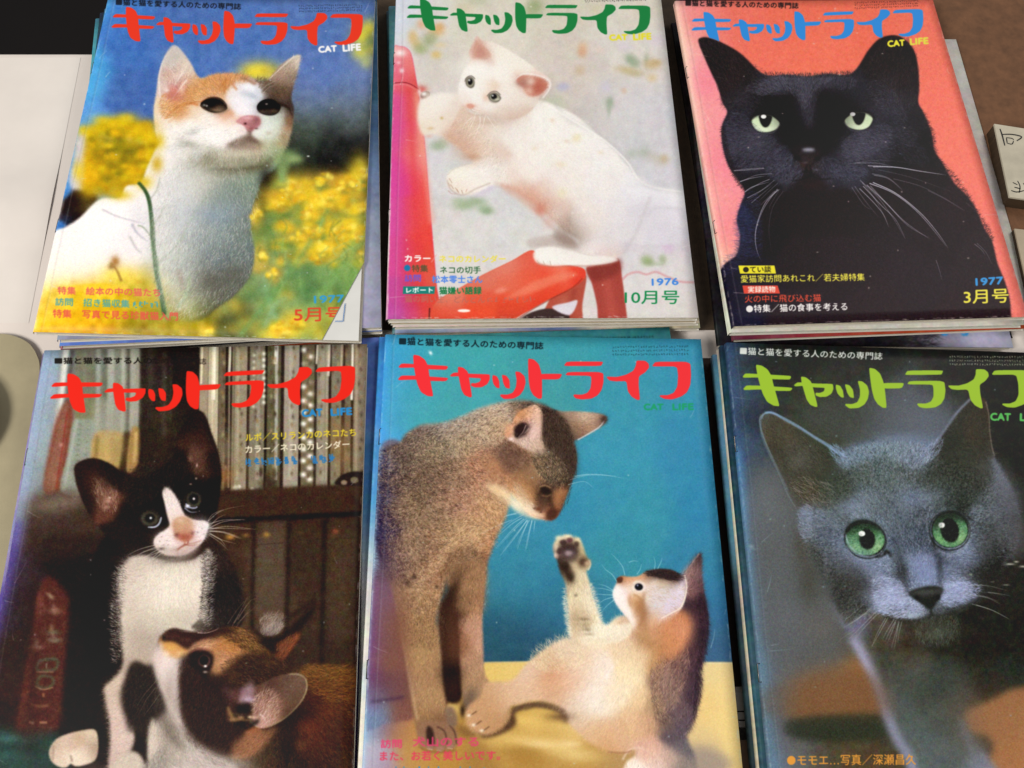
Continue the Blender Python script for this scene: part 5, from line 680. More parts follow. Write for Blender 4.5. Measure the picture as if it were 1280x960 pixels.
    c.put(er, c.field(sub("""1215,505,302820 1225,510,44301f 1205,520,2c281e 1195,535,28281e 1210,535,3c4038 1225,540,38281c 1190,550,22221a 1205,560,303830 1180,565,2a281e 1215,580,44443c 1230,570,3c342a 1235,590,5c5c5c 1170,575,30322a 1190,590,282820 1165,590,444a48 1210,600,38382e 1240,580,606470"""), 7)); c.fur(er, 3500, 9, "1215,510,100 1200,540,20 1205,570,10 1220,590,30 1180,580,60", .28, .42, .7, tint=.02); c.fur(c.mask("1190,525 1225,525 1235,590 1200,590", 4), 200, 15, "1205,550,10", .15, .45, .5, col='8c988c')
    c.line("1213,499 1198,514 1186,530 1176,545 1163,562", 3, '98a0bc', 1, .9, False); c.line("1232,502 1236,520 1237,540 1240,560 1243,570", 1.4, '9c8c80', .5, .8, False)
    # head
    hd = c.mask("1052,568 1070,558 1090,553 1120,550 1145,553 1163,560 1180,578 1215,588 1240,574 1250,585 1262,605 1272,630 1270,655 1262,680 1250,710 1240,735 1225,750 1210,760 1190,768 1165,775 1140,774 1115,770 1095,765 1075,768 1060,780 1048,765 1035,735 1020,710 1008,690 1000,665 999,645 1003,632 1020,620 1035,600", 1.8)
    c.put(hd, c.field(sub("""1070,570,6c8098 1090,560,7488a0 1120,558,748698 1150,565,7c88a8 1145,575,6c7890 1100,580,5c6c70 1080,590,5c6860 1120,600,5c6864 1140,600,545c58 1065,600,5c6874 1050,610,5c6474 1060,620,6c7890 1075,630,707c90 1045,635,5a6462 1100,625,5a666c 1120,630,525c64 1140,620,5c6888 1150,640,545a68 1130,650,4c5664 1110,650,6470848 1160,620,5c6668 1180,610,404a44 1200,610,343a30 1220,600,4c5458 1240,600,747a94
 1250,610,6c7080 1262,630,54565c 1265,650,3c3a34 1240,635,5c646e 1255,660,404640 1240,670,4c5050 1225,680,5c6474 1235,690,38382e 1250,690,26241c 1010,640,7c88a8 1005,660,747c90 1020,650,5c6470 1030,670,5a6070 1040,690,585e68 1055,680,646e84 1050,700,5c6278 1080,700,646c84 1095,710,707898 1110,700,6c7898 1105,720,747c98 1090,740,5c6074 1070,720,50525a 1060,735,44443c 1040,720,4c4c48 1050,745,34322a 1075,750,403e38 1065,765,5c5850
 1130,680,505a70 1120,690,56627c 1145,700,707a98 1155,720,7c88b0 1145,730,6c7490 1165,730,7880a4 1150,680,4a5268 1165,700,5c6480 1170,685,4a5058 1128,720,3c3e40 1115,740,9098bc 1120,755,98a0c4 1105,755,848cac 1140,762,a0a8c8 1155,768,7c8298 1172,762,606470 1180,745,848cb0 1195,735,949cc0 1185,730,7c84a4 1205,740,8c90b0 1200,755,545860 1215,735,6c6c7c 1190,765,34342c 1215,760,28261c 1225,740,2c2820 1190,700,5c6478 1185,715,7078a0 1210,690,6c7898 1200,690,848cb0 1210,710,545868 1225,715,30302a 1175,700,3c4048 1165,775,201e18 1120,772,44443c 1240,720,26221a 1000,690,4c4c44 1015,700,3c3a30""").replace('6470848', '647084'), 8))
    ang = "1070,575,240 1120,560,270 1160,580,290 1130,620,270 1100,640,265 1060,640,200 1020,660,190 1030,700,170 1060,720,150 1090,730,160 1120,750,170 1150,680,270 1155,720,270 1180,610,290 1230,610,310 1250,650,0 1230,700,20 1200,740,10 1180,750,20 1150,765,100 1060,760,130 1220,740,20"
    c.fur(hd, 20000, 5, ang, .17, .45, .75, jit=22, tint=.025); c.fur(hd*np.clip(c.im.mean(2)*2.2-.3, 0, 1), 5000, 5, ang, .1, .4, .6, col='8c98bc', tint=.03); c.fur(hd, 5000, 5, ang, .2, .4, .6, col='2c322c')
    c.fur(c.mask("1100,735 1130,740 1158,760 1150,772 1110,768 1096,755", 3), 900, 4, "1120,755,170", .1, .45, .8, col='b0b8dc'); c.fur(c.mask("1175,735 1205,728 1216,738 1200,748 1180,752", 3), 500, 4, "1195,740,0", .1, .45, .8, col='a8b0d4'); c.fur(c.mask("1002,640 1012,632 1014,665 1006,672", 2.5), 300, 5, "1005,650,200", .1, .4, .7, col='a0acd0')
    c.fur(c.mask("1140,700 1165,698 1172,725 1155,735 1138,728", 4), 600, 4, "1155,715,270", .1, .4, .6, col='94a0c8'); c.fur(c.mask("1085,685 1110,690 1118,710 1100,712", 3), 250, 4, "1100,700,250", .1, .4, .6, col='98a4c8')
    hk = np.clip(hd, 0, 1)[..., None]; c.im = c.im*(1-hk)+np.clip(((c.im.mean(2, keepdims=True)*.42+c.im*.58-.40)*1.18+.385)*[.97, 1, .99], 0, 1)*hk
    c.fur(c.mask("1010,690 1060,720 1085,750 1070,768 1040,755 1020,715", 5), 1500, 6, ang, .2, .45, .7, col='3a3c38'); c.fur(c.mask("1060,590 1130,580 1150,640 1120,660 1070,625", 8), 1800, 5, ang, .2, .45, .5, col='454e50')
    c.fur(c.mask("1165,590 1235,590 1250,640 1215,628 1170,640", 6), 1500, 5, ang, .2, .45, .6, col='343c38'); c.fur(c.mask("1216,680 1262,650 1262,690 1240,740 1215,740", 5), 1200, 6, ang, .25, .45, .7, col='2e3230')
    # bridge creases
    c.line("1112,692 1122,706 1128,720 1134,736", 3, '30363a', 1.4, .75, False); c.line("1168,686 1170,702 1172,722 1177,734", 3, '30363a', 1.4, .7, False); c.line("1126,706 1125,716", 1, 'c0c4c8', .4, .6, False)
    # eyes
    for x, y, rx, ry, rot, px, py, prx, pry, prot, hxx, hyy in ((1081.5, 674, 26, 21.5, 22, 1084, 674, 10, 13, -8, 1077.5, 667), (1187.5, 662.5, 23.5, 23, 10, 1187, 663, 11.5, 15.5, -12, 1177, 656.5)):
        c.ell(x, y, rx+2, ry+2, '8c9cb4', rot, 1.6, .55); m0 = c.ell(x, y-.5, rx, ry, '14140f', rot, .7)
        m = c.mask(np.c_[x+(rx-1.6)*np.cos(np.linspace(0, 6.2, 40)), y+.6+(ry-1.8)*np.sin(np.linspace(0, 6.2, 40))], .6, False)*m0
        c.put(m, '5a8c62')
        for k in range(90):
            t = k*.0698; r1, r2 = .55+.1*np.sin(k*3.3), .95
            c.line(np.array([(x+(rx-3)*r1*np.cos(t), y+1+(ry-3)*r1*np.sin(t)), (x+(rx-3)*r2*np.cos(t), y+1+(ry-3)*r2*np.sin(t))]), 1.2, ['84b484', '486f50', '70a074'][k % 3], .5, .3, False)
        c.blob(x+rx*.55, y+ry*.45, 6, 6, 'a4c48c', .6, clip=m); c.blob(x-rx*.5, y+ry*.5, 8, 4, '86bc74', .5, clip=m); c.blob(x, y-ry*.75, rx*.9, 5, '1c2c1c', .85, clip=m); c.blob(x-rx*.6, y-ry*.4, 5, 6, '2c4a2e', .5, clip=m)
        c.ell(px, py, prx, pry, '10140f', prot, .9, clip=m); c.ell(hxx, hyy, 4, 3.4, 'f4f4f0', 0, .5); c.blob(hxx-2, hyy+1, 1.4, 1.4, 'a8b8a8', .6)
    c.line("1056,664 1062,682 1078,694 1094,697", 1.6, 'aab8c8', .5, .7); c.line("1094,697 1104,694 1108,688 1112,692", 3, '181814', .8, .9, False); c.line("1211,655 1212,668 1205,680 1194,686", 1.6, 'b0b8c0', .5, .8); c.line("1205,642 1212,648 1218,652", 3, '201e1c', .8, .8); c.line("1165,672 1168,684 1172,690", 3.4, '181c18', 1, .8); c.line("1058,662 1066,654 1080,650 1096,655", 2, '181a16', .8, .8)
    c.line("1170,688 1185,695 1200,692 1216,683", 3, '98a4c4', 1.6, .6)
    c.poly("1137,742 1146,738 1156,736 1166,735 1175,734 1178,737 1174,744 1168,752 1164,760 1158,760 1150,754 1142,748", '22241e', 1.1, .97); c.blob(1158, 743, 8, 2, '4c504c', .6); c.line("1163,760 1164,768 1160,774", 2.4, '1c1c18', .9, .9, False); c.line("1164,768 1172,772 1190,768 1205,758", 3, '2a2a22', 1.6, .7, False); c.line("1160,772 1140,778 1118,776 1104,770", 4, '26261e', 2, .7, False); c.line("1137,742 1140,748 1150,756", 1.4, '3a3e44', .6, .6)
    c.fur(c.mask('1130,778 1190,776 1195,800 1140,802', 6), 500, 6, '1160,785,90', .2, .4, .4, col='5c645c')
    for k in range(24): c.blob(1108+(k % 6)*6+(k//6)*2, 744+(k//6)*6, .9, .9, '3c4050', .5)
    w = 'a8aca8'
    for p, k, a in (("1110,772 1100,790 1090,808", 1, .7), ("1120,775 1112,790 1106,802", 1, .6), ("1124,776 1120,790 1114,810", 1, .6), ("1128,775 1124,790 1122,804", .9, .6), ("1098,766 1080,785 1068,800", .9, .6), ("1090,762 1070,775 1055,785", .8, .5), ("1080,755 1060,772 1046,780", .8, .4), ("1213,731 1230,732 1240,736", .9, .5), ("1210,742 1232,746 1248,752", 1, .6), ("1215,755 1238,762 1262,774", 1, .6), ("1225,740 1245,742 1258,747", .8, .4), ("1068,788 1050,800 1040,812", .7, .4)): c.line(P(p), k, w, .3, a)
    c.blobs("1262,705,4,.8,e0e4c8,.8;1270,702,2,.8,c8c8b0,.8;1278,708,3,1,d0ccb8,.7;1240,727,2,.7,c8c8b8,.8;1257,731,3,.7,b8b8a8,.7;1213,718,1.4,1,b4c49c,.7;998,690,4,.6,c0c49c,.8;992,694,3,1,98a090,.7;939,683,2.4,1.6,dce8e0,.9;942,686,3,1,b0c8d0,.7;937,688,1.2,2,a0c0d8,.7;917,546,2,.8,a8c0d0,.7")
    # blue sheen where the cover bends at the fold, painted in
    c.line("904,400 911,470 919,540 928,620", 13, '3c5478', 6, .75, False); c.line("915,560 925,620 934,690 946,790 956,880 968,980", 15, '64a0d0', 5, .8, False); c.line("940,610 950,700 962,800 974,900 982,970", 6, '6c70a8', 4, .25, False)
    detail_grey(c); c.im = np.clip(c.im*1.05-.025, 0, 1); wear(c, [(907, 428), (1290, 441), (1432, 1035), (969, 1034)], 6, '9cb0bc'); c.grain(.04, 16)
    c.text("■猫と猫を愛する人のための専門誌", 925, 443, 1103, 450, 9.4, 'e8ece4', .95, bold=.012)
    for k in range(3): c.marks(1186, 447.5+k*4.7, 1286, 448+k*4.7, 3, 'b4b8a0', 32, .8, 80+k)
    title(c, ((928.5, 484.3), (1178, 463.6), (1108.6, 510)), '9cc22e', ((497, 472), (753, 452.6), (677.7, 498.7)))
    c.text("CAT", 1238, 525.5, 1263, 526, 9, '58b858', bold=.05); c.text("LIFE", 1275, 526, 1302, 526.5, 9, '58b858', bold=.05)
    c.text("●モモエ…写真／深瀬昌久", 984, 957, 1145, 956, 13.5, 'e89c3c', .95, .3, .008)
    return c

def detail_orange_white(c):
    z = Z(c, 180, 50, 5.333)
    # ears
    z.blobs("190,360,34,30,c4766c,.75;185,330,20,16,d08c7c,.6;160,235,22,30,d4a88c,.55;215,250,30,26,dcc4ba,.6;200,110,44,34,bcb4ac,.5;255,200,20,40,ead8cc,.6,30;150,330,12,14,efe0d8,.8;250,330,14,20,e8c8ae,.7")
    z.fur("130,180 250,150 300,220 250,330 150,330", 3, 900, 6, "160,200,60 240,250,-60 200,320,-100", amp=.14, w=.42, al=.7, tint=.02)
    z.fur("840,250 1030,100 980,340 880,320", 2, 500, 6, "900,250,-50 980,180,-60", amp=.14, w=.42, al=.7)
    # brow
    z.poly("560,420 545,370 580,310 620,280 650,285 700,290 750,310 785,345 780,390 750,420 745,470 770,500 720,505 660,505 610,490 585,450", 'e9e6ec', 2, .75)
    z.blobs("720,370,40,16,b0b8c4,.7,20;660,355,18,14,c4c6cc,.5;620,400,30,30,f2eef2,.7;650,460,40,26,f6eef0,.8;700,310,30,12,f0f0f4,.8;760,350,12,20,c8ccd4,.6")
    z.poly("540,255 552,262 548,300 538,355 528,350 530,300", 'c07c48', 1, .8); z.poly("570,250 595,290 622,325 612,335 588,305 565,275", 'c48452', 1, .7); z.poly("640,245 690,255 745,285 735,300 690,275 645,262", '9c7458', 1.2, .75); z.poly("500,290 520,300 510,345 498,335", 'd09a68', 1.2, .5)
    z.poly("780,300 830,290 860,330 810,350", '685a50', 1.6, .5); z.line("785,330 820,300 880,270", .8, 'd8ccc0', .4, .6); z.line("795,350 840,310 890,295", .8, 'c8b8a8', .4, .5)
    z.fur("380,230 640,235 640,300 540,360 420,380 330,400 300,300", 4, 1800, 4, "350,300,200 480,280,230 600,270,280", amp=.12, w=.42, al=.6)
    # eyes
    z.poly("374,424 398,398 440,385 482,385 522,403 560,450 545,478 500,488 450,486 408,468", 'cfa88c', 1.2, .5)
    z.poly("378,424 402,400 440,389 480,389 518,406 555,450 538,472 500,483 450,481 412,462", '150e0c', .6); z.blobs("500,452,40,18,6c5846,.9,14;480,466,34,9,94785c,.75,6;450,425,30,18,0c0808,.8;400,433,9,6,8c8a8a,.8;418,438,5,5,c8c4c0,.8;430,452,14,8,34302e,.7")
    z.poly("752,455 772,415 812,396 850,394 892,418 905,448 893,482 858,502 812,500 772,484", '120c0b', .7); z.blobs("830,440,50,24,0a0606,.8;790,475,24,10,4c3c32,.7;860,472,30,12,54402f,.75;815,425,7,5,a8a4a0,.7")
    z.line("890,415 930,425 970,460 992,520", 2.6, '3a2a22', .8, .8); z.line("300,425 340,412 380,410 410,392 450,380 500,385", 1.4, 'b8703c', .6, .8); z.line("280,450 240,475 190,530 150,555", 2.6, 'cc8c58', 1.2, .6)
    z.poly("558,470 590,475 604,492 570,520 530,535 545,505", 'd49a74', 1.6, .8)
    # muzzle
    z.blobs("560,560,60,40,f6f0ea,.6,-20;470,640,60,46,faf6f2,.7;560,610,70,26,f4ece6,.6,-12;820,580,50,50,e2e4dc,.6;660,600,26,26,e4c8c0,.5")
    z.poly("612,545 640,520 670,507 710,503 745,508 768,518 774,545 752,578 715,600 695,602 678,580 650,562", 'c4868a', 1); z.blobs("690,518,30,10,e0b0b2,.8;748,535,22,26,8c5a5c,.8;640,540,16,9,d49a9c,.7;715,560,30,10,9c6668,.5;715,588,14,12,8a5254,.7;674,556,7,6,4a2226,.9;748,588,9,5,6a3c40,.7")
    z.poly("690,605 712,605 722,640 760,672 775,692 730,690 690,668 640,680 590,700 540,708 575,680 620,655 660,640 685,630", '6c5448', 1.8, .7); z.poly("600,700 690,685 760,700 740,725 660,722 600,722", 'a8988a', 2.4, .45)
    z.blobs("650,755,90,20,cdc6b0,.7,-4;560,760,50,16,c8c4b0,.5;800,700,30,30,c0b890,.5;860,720,30,30,a8b088,.5")
    z.poly("380,865 460,850 600,852 760,830 860,780 840,840 760,880 600,895 450,900 380,890", '6c6a50', 2.6, .8); z.blobs("520,860,60,8,4c4434,.7;700,850,70,10,544c38,.6,-8;300,690,46,16,a09c90,.7,20;330,610,36,16,b8b6b0,.6,-20;250,700,30,14,b4b4ac,.6;350,760,30,40,c4c6c0,.6;330,830,20,20,a8aa9c,.6")
    z.blobs("950,590,20,14,b08462,.6;930,640,18,14,a08058,.5;880,600,20,26,d4d8c4,.5;960,540,14,20,8a6448,.6;830,620,16,10,b09878,.4;905,690,26,16,b09868,.4")
    z.fur("230,640 400,580 640,640 760,700 860,700 940,600 960,700 860,830 600,880 380,870 250,760", 4, 4200, 5, "300,680,165 450,650,175 600,750,100 800,720,60 930,620,70 400,830,110 700,840,85", amp=.10, w=.42, al=.65, tint=.02)
    for p in ("420,590 410,596", "440,560 425,562", "590,630 560,642", "560,600 530,606"): z.line(p, .8, 'b0a8a0', .3, .5)
    c.line('206,394 202,370 197,345 193,312 191,282 187,252 181,238 173,228', 4.4, '35502f', .8, .85, False); c.line('190,285 200,270 206,255', 1.6, '5c7450', .8, .6, False); c.line('192,300 180,285 172,282', 1.6, '6c7c60', .8, .6, False); c.line('196,330 216,312 228,296 238,276 258,246', 2.2, '6c8060', .9, .6, False); c.line('187,250 196,238 200,222', 1.6, '7c8070', .8, .5, False)
    # leaf in front of the throat
    z.poly("905,760 960,730 1010,750 1060,800 1040,820 980,830 950,900 960,960 900,960 890,880 870,830", '94b070', 3, .7); z.blobs("810,920,30,50,241c18,.7;1000,790,40,18,a8b880,.5;920,900,20,40,8cac70,.5")
    # chest fur
    body = c.mask("205,215 245,206 300,210 318,225 320,250 314,290 316,330 305,352 270,380 240,395 205,380 190,300", 6)
    c.put(body*c.mask('180,205 262,205 255,260 250,320 240,400 170,400', 14), 'e0dcd6', .5); c.put(body, 'b8bab0', .2); c.fur(body, 7000, 7, "215,240,110 250,230,95 300,230,80 260,290,100 300,330,105 240,350,120", amp=.13, w=.45, al=.7, tint=.025); c.fur(body, 1800, 7, "215,240,110 250,230,95 300,230,80 260,290,100 300,330,105 240,350,120", amp=.1, w=.45, al=.6, col='d8d8cc')
    c.blobs("262,222,14,9,c8c8bc,.4;240,235,12,14,d4d2cc,.5;228,262,10,22,c8ccd0,.4;282,250,12,14,8c9894,.4;262,268,16,9,8a9cb0,.4;290,345,12,14,54524a,.5;262,352,10,10,4c4a40,.4")
def wear(c, quad, seed, col='e8e4dc', n=9):
    """creases, scuffs and rubbed edges of a magazine that has been read"""
    r = np.random.default_rng(seed); H = homog([(0, 1), (1, 1), (1, 0), (0, 0)], quad)
    for k in range(n):
        x, y = (r.random()*.06 if k % 3 else 1-r.random()*.07), r.random(); a = r.normal()*.35+(0 if k % 2 else 1.2); L = .02+.05*r.random()
        p = np.array([(x, y), (x+L*.5*math.cos(a)+.003*r.normal(), y+L*.4*math.sin(a)), (x+L*math.cos(a), y+L*.7*math.sin(a))]); c.line(happ(H, p), .7, col, .35, .35+.3*r.random())
    for k in range(26):
        x, y = r.random(), r.random(); q = happ(H, np.array([(x, y)]))[0]; c.blob(q[0], q[1], .5+.5*r.random(), .4+.5*r.random(), col, .5)
    for (p0, p1) in (((.004, 0), (.004, 1)), ((.997, 0), (.997, 1)), ((0, .003), (1, .003))):
        for k in range(70):
            t = r.random(); w = r.random()*.02; q = happ(H, np.array([(p0[0]+(p1[0]-p0[0])*t+r.normal()*.0016, p0[1]+(p1[1]-p0[1])*t+r.normal()*.0012), (p0[0]+(p1[0]-p0[0])*(t+w), p0[1]+(p1[1]-p0[1])*(t+w))])); c.line(q, .8, col, .4, .35, False)
    q = happ(H, np.array([(.028, 0), (.026, .35), (.03, .7), (.027, 1)])); c.line(q, 1.2, '303030', .8, .16, False); c.line(q+[1.3, 0], .9, col, .6, .22, False)
def detail_flowers(c, seed=5):
    for x, y, a_, b_ in ((104, 162, 9, 6), (128, 150, 12, 6), (158, 147, 12, 6), (184, 156, 10, 7), (198, 176, 7, 10), (196, 205, 7, 10), (180, 228, 10, 8), (150, 244, 13, 6), (112, 240, 12, 8), (98, 214, 7, 12)): c.blob(x, y, a_*.8, b_*.8, ["d8b41c", "c8a01c", "e4c424"][x % 3], .8)
    """clumps of blossom: many small round petals, out of focus"""
    r = np.random.default_rng(seed)
    for x, y, R in ((362, 238, 15), (350, 252, 9), (376, 246, 10), (399, 252, 14), (411, 244, 9), (385, 268, 10), (392, 288, 12), (372, 296, 9), (420, 292, 12), (434, 284, 9), (404, 310, 11), (396, 322, 8), (446, 232, 9), (456, 218, 8), (452, 260, 9), (320, 268, 7), (328, 320, 7), (340, 342, 7), (405, 226, 11), (428, 234, 9), (352, 412, 12), (370, 404, 9), (258, 413, 7), (452, 320, 7), (448, 296, 8)):
        for k in range(int(R*1.6)):
            a, d = r.random()*6.28, R*r.random()**.6; c.blob(x+d*math.cos(a), y+d*.8*math.sin(a), 1.6+R*.16*r.random(), 1.4+R*.13*r.random(), ['f8de4c', 'f2cc30', 'e4b42c', 'd09c28', 'fae870'][r.integers(5)], .6)
        c.blob(x+R*.3, y+R*.7, R*.5, R*.25, '7c7c30', .35)
    for k in range(26): x, y = 320+r.random()*130, 290+r.random()*110; c.line(np.array([(x, y), (x+r.normal()*5, y-9), (x+r.normal()*10, y-20)]), 1.8, ['8cb46c', '5c8448', 'a0c080', '4c6c3c'][r.integers(4)], 1., .45, False)
def detail_kitten_white(c):
    z = Z(c, 490, 30, 2.595)
    # backdrop stays cooler than the coat: rim the kitten with tone
    z.line("505,215 560,300 640,340 700,380 760,440 800,500 840,530 900,540 944,548", 3.5, 'bcb8b6', 2, .5, False); z.line("480,190 515,185 512,215 480,260", 2.6, 'c4bcb4', 1.4, .45, False)
    z.line("510,265 575,305 640,345 705,390 765,450 800,505 850,530 940,545", 2, 'fbf7f2', .8, .8, False); z.blobs("850,590,60,40,d8d2da,.5;800,640,50,40,dcd6dc,.6;760,720,24,20,d0c8d0,.5;870,520,60,10,c6c4c8,.4")
    z.line("180,490 200,470 250,450 300,430 340,430", 1.4, 'c8bcae', .8, .5); z.line("178,505 190,535 215,552 240,552 270,535 320,515", 1.6, 'b8a494', .8, .6, False); z.line("330,515 380,530 440,570 480,620 520,660 560,690 600,722", 2.4, 'b89484', 1.6, .45, False)
    z.poly("350,520 400,525 450,560 490,590 500,620 460,610 410,570 370,545", 'd8a490', 2, .6); z.blobs("480,600,12,14,cc7c68,.7;510,640,14,16,d8b0a0,.6;190,370,20,14,cfa88c,.5;230,410,30,22,cda58c,.45,30;260,430,20,8,b8886c,.5")
    z.poly("440,700 480,688 540,684 590,712 600,724 550,722 490,720 455,728 440,716", 'c4b6ae', 1.8, .7); z.poly("520,680 560,685 600,715 585,722 545,712", '8c7468', 2.4, .6); z.line("455,730 480,722 540,722 620,745 680,760", 1.2, 'd8ccc4', .6, .7, False)
    z.poly("458,745 475,728 520,724 580,735 640,752 690,752 735,765 700,778 640,782 570,782 520,785 480,780 462,765", 'f5f1ea', 1, .75); z.line("470,776 520,788 570,785 640,785 700,782 735,768", 1.6, 'a85c4c', .9, .5, False)
    for p in ("470,765 478,778", "490,768 496,782", "512,768 516,784"): z.line(p, .9, 'c0a898', .4, .8, False)
    for p in ("185,500 195,515", "190,520 200,535", "205,530 215,545", "225,538 230,550"): z.line(p, 1, 'b89c88', .4, .8, False)
    z.line('838,560 815,620 790,680 760,730 738,765', 3, 'c4bcbc', 1.6, .6, False); z.line('944,602 890,596 850,600 825,625', 2.6, 'c8c2c8', 1.4, .55, False); z.line('600,715 640,700 690,690 720,700', 2.4, 'cfc4bc', 1.4, .5, False); z.line('500,215 530,235 600,275 650,320', 1.2, 'c4beb8', .8, .5, False)
    # face
    z.blobs("265,145,40,30,fbf7f0,.7;330,150,40,30,faf5ee,.6;250,215,26,20,f8f4ee,.7;235,235,16,10,efe0d4,.5;290,215,26,22,faf6f0,.6;380,280,50,16,dccabc,.5,-14;330,300,40,10,cfb8a8,.6,10;300,318,30,6,c8ac98,.5;420,240,20,20,eee0d6,.5")
    for q, h in (("240,180 250,171 262,174 268,188 266,202 256,208 245,202 239,192", (250, 178)), ("312,232 322,224 338,223 350,232 354,242 342,252 326,250 315,242", (324, 229))):
        z.poly(q, '6c6458', .6, .9)
    z.ellip = None
    c.ell(490+254/2.595, 30+189/2.595, 4.2, 5.2, 'a09c84', 15, .6); c.ell(490+254/2.595, 30+187/2.595, 3, 4, '141214', 10, .6); c.blob(490+250/2.595, 30+181/2.595, .9, .9, 'e8e8e8', .9)
    c.ell(490+333/2.595, 30+238/2.595, 6, 4.4, 'a8a48e', 12, .6); c.ell(490+331/2.595, 30+235/2.595, 3.8, 3.6, '141214', 0, .6); c.blob(490+326/2.595, 30+231/2.595, .9, .8, 'e8e8e8', .9); c.blob(490+340/2.595, 30+243/2.595, 2.4, .9, 'dcd8c4', .7)
    z.line("236,186 244,172 258,168 270,178", 1.1, '54483e', .5, .8, False); z.line("308,234 320,221 338,218 352,230", 1.1, '54483e', .5, .8, False)
    z.poly("242,262 254,258 266,264 262,272 250,274", 'dca08c', .8, .9); z.line("255,274 262,282 276,286", .9, 'b8907c', .5, .7); z.line("250,275 246,284 254,292 275,296 300,294", 1., 'c8ab9a', .7, .6, False)
    for p in ("270,300 262,320 250,345", "300,302 295,330 280,350", "310,300 330,330 345,345", "262,300 240,320 225,345", "285,300 285,325 270,360"): z.line(p, .7, 'fdf8f2', .3, .75)
    z.poly("262,100 272,72 280,45 292,62 312,85 320,102 300,112 275,112", 'd8a896', 1.2, .55); z.poly("268,104 278,80 284,66 296,84 306,100 292,108", 'c08474', 1.2, .6)
    z.poly("405,180 425,168 465,172 497,184 503,198 490,218 462,234 440,230 425,205", 'd08a74', 1.2, .6); z.blobs("470,200,20,18,b45c4a,.7;430,190,14,12,a87468,.7;450,185,10,10,ecd4c4,.7;445,215,9,8,ecc8b8,.6"); z.line("400,178 425,162 465,164 500,176 514,192 508,215 488,240", 1.6, 'f8f2ec', .7, .8, False)
    z.fur("380,280 560,330 760,450 820,520 800,640 700,740 580,700 470,560 330,480 350,380", 8, 5000, 5, "400,350,110 600,400,20 760,520,30 600,600,60 480,560,70", amp=.035, w=.42, al=.6)
def detail_black(c):
    z = Z(c, 860, 30, 3.31)
    cat = z.mask("45,62 60,52 150,85 250,150 330,208 420,205 520,215 600,205 700,195 760,110 830,55 880,48 930,75 955,140 960,280 945,335 1010,440 1030,540 1120,650 1200,780 1258,900 1258,960 215,960 215,760 235,690 195,640 150,520 140,430 160,355 130,290 95,190", 1.5)
    ang = "100,120,60 200,200,45 330,250,200 430,250,240 490,300,275 560,240,300 700,240,330 850,150,110 930,300,100 200,420,180 260,480,165 350,500,140 450,600,120 600,600,40 720,480,20 850,450,10 950,500,40 700,580,10 300,600,160 240,800,185 500,750,90 1000,700,50 800,800,80"
    z.blobs("400,350,40,40,120d0e,.6;600,350,60,50,120d0e,.6;440,430,40,60,120d0e,.6;600,450,40,50,120d0e,.6;540,480,26,26,171112,.5")
    for q, n, k, L in (("330,225 400,215 470,225 540,220 620,212 640,240 560,250 510,270 500,330 495,380 478,400 465,340 440,280 390,260 300,300 260,290", 2600, '565462', 4), ("170,380 220,360 260,400 300,450 370,470 350,560 300,590 220,590 170,500", 2200, '4c4a5a', 5), ("390,470 430,540 440,590 380,600 360,560", 500, '4a4a5c', 5), ("640,480 700,450 780,430 820,390 840,470 780,520 700,560 640,560", 2000, '545262', 5), ("560,560 640,590 740,590 760,620 640,640 580,610", 900, '4e4e60', 5), ("330,580 450,590 500,610 430,650 340,640", 800, '4e4e60', 5), ("720,240 820,250 880,330 900,430 820,380 780,330", 800, '44424e', 5), ("215,720 290,700 300,960 215,960", 1300, '343a60', 6), ("860,480 960,500 1000,580 900,560", 500, '3a3844', 6)):
        z.fur(q, 8, int(n*.9), L, ang, clip=cat, amp=.34, w=.42, al=.5, col=k, tint=.03)
    z.fur("45,62 150,85 250,150 330,208 260,290 160,355 130,290 95,190", 2, 900, 6, ang, amp=.3, w=.42, al=.5, col='3a302e'); z.fur("720,190 830,60 930,75 955,280 900,330 800,250", 3, 1200, 6, ang, amp=.3, w=.42, al=.5, col='38302e')
    # fur breaking the outline
    z.fur("330,200 520,205 690,195 690,215 520,222 330,215", .8, 500, 3, "330,200,260 520,200,270 690,200,280", amp=.2, w=.45, al=.9, col='262226')
    z.fur("945,335 1010,440 1030,540 1120,650 1200,780 1258,880 1240,900 1180,790 1100,670 1010,560 990,450 935,350", .8, 1100, 3.5, "950,350,-10 1020,500,0 1150,700,-30", amp=.2, w=.45, al=.9, col='2a2226')
    z.fur("235,690 195,640 150,520 140,430 155,430 170,520 210,630 250,690", .8, 600, 3, "145,450,180 200,640,150", amp=.2, w=.45, al=.9, col='241e22')
    # nose and muzzle
    z.poly("430,510 455,500 500,500 545,508 558,530 530,560 515,585 495,588 470,565 440,545", '1e1719', 1.2, .95); z.poly("455,530 480,540 520,540 545,530 530,560 510,580 490,580 470,560", '2e2224', 1.4, .9)
    c.ell(860+498/3.31, 30+521/3.31, 9, 3, '5c5a66', 0, 1.6, .9); c.ell(860+500/3.31, 30+519/3.31, 7, 1.5, 'a8a6b4', 0, 1.1, .9)
    z.blobs("450,555,9,6,0a0707,.9;535,555,9,6,0a0707,.9;485,572,8,4,5a4a4c,.7;530,602,10,3,5a5666,.6"); z.line("505,585 508,620 480,640 430,650", 1.4, '0c090a', .8, .9, False); z.line("508,620 540,640 590,640", 1.4, '0c090a', .8, .9, False); z.blobs("520,665,40,16,3a1e1c,.4")
    for y in (560, 585, 610, 632): 
        for x in range(350, 440, 27): z.blobs(f"{x+(y*7) % 13},{y+(x*5) % 9},3,2,0c0a0c,.45")
        for x in range(590, 720, 29): z.blobs(f"{x+(y*5) % 15},{y+(x*3) % 9},3,2,0c0a0c,.45")
    w = 'c8c4d0'
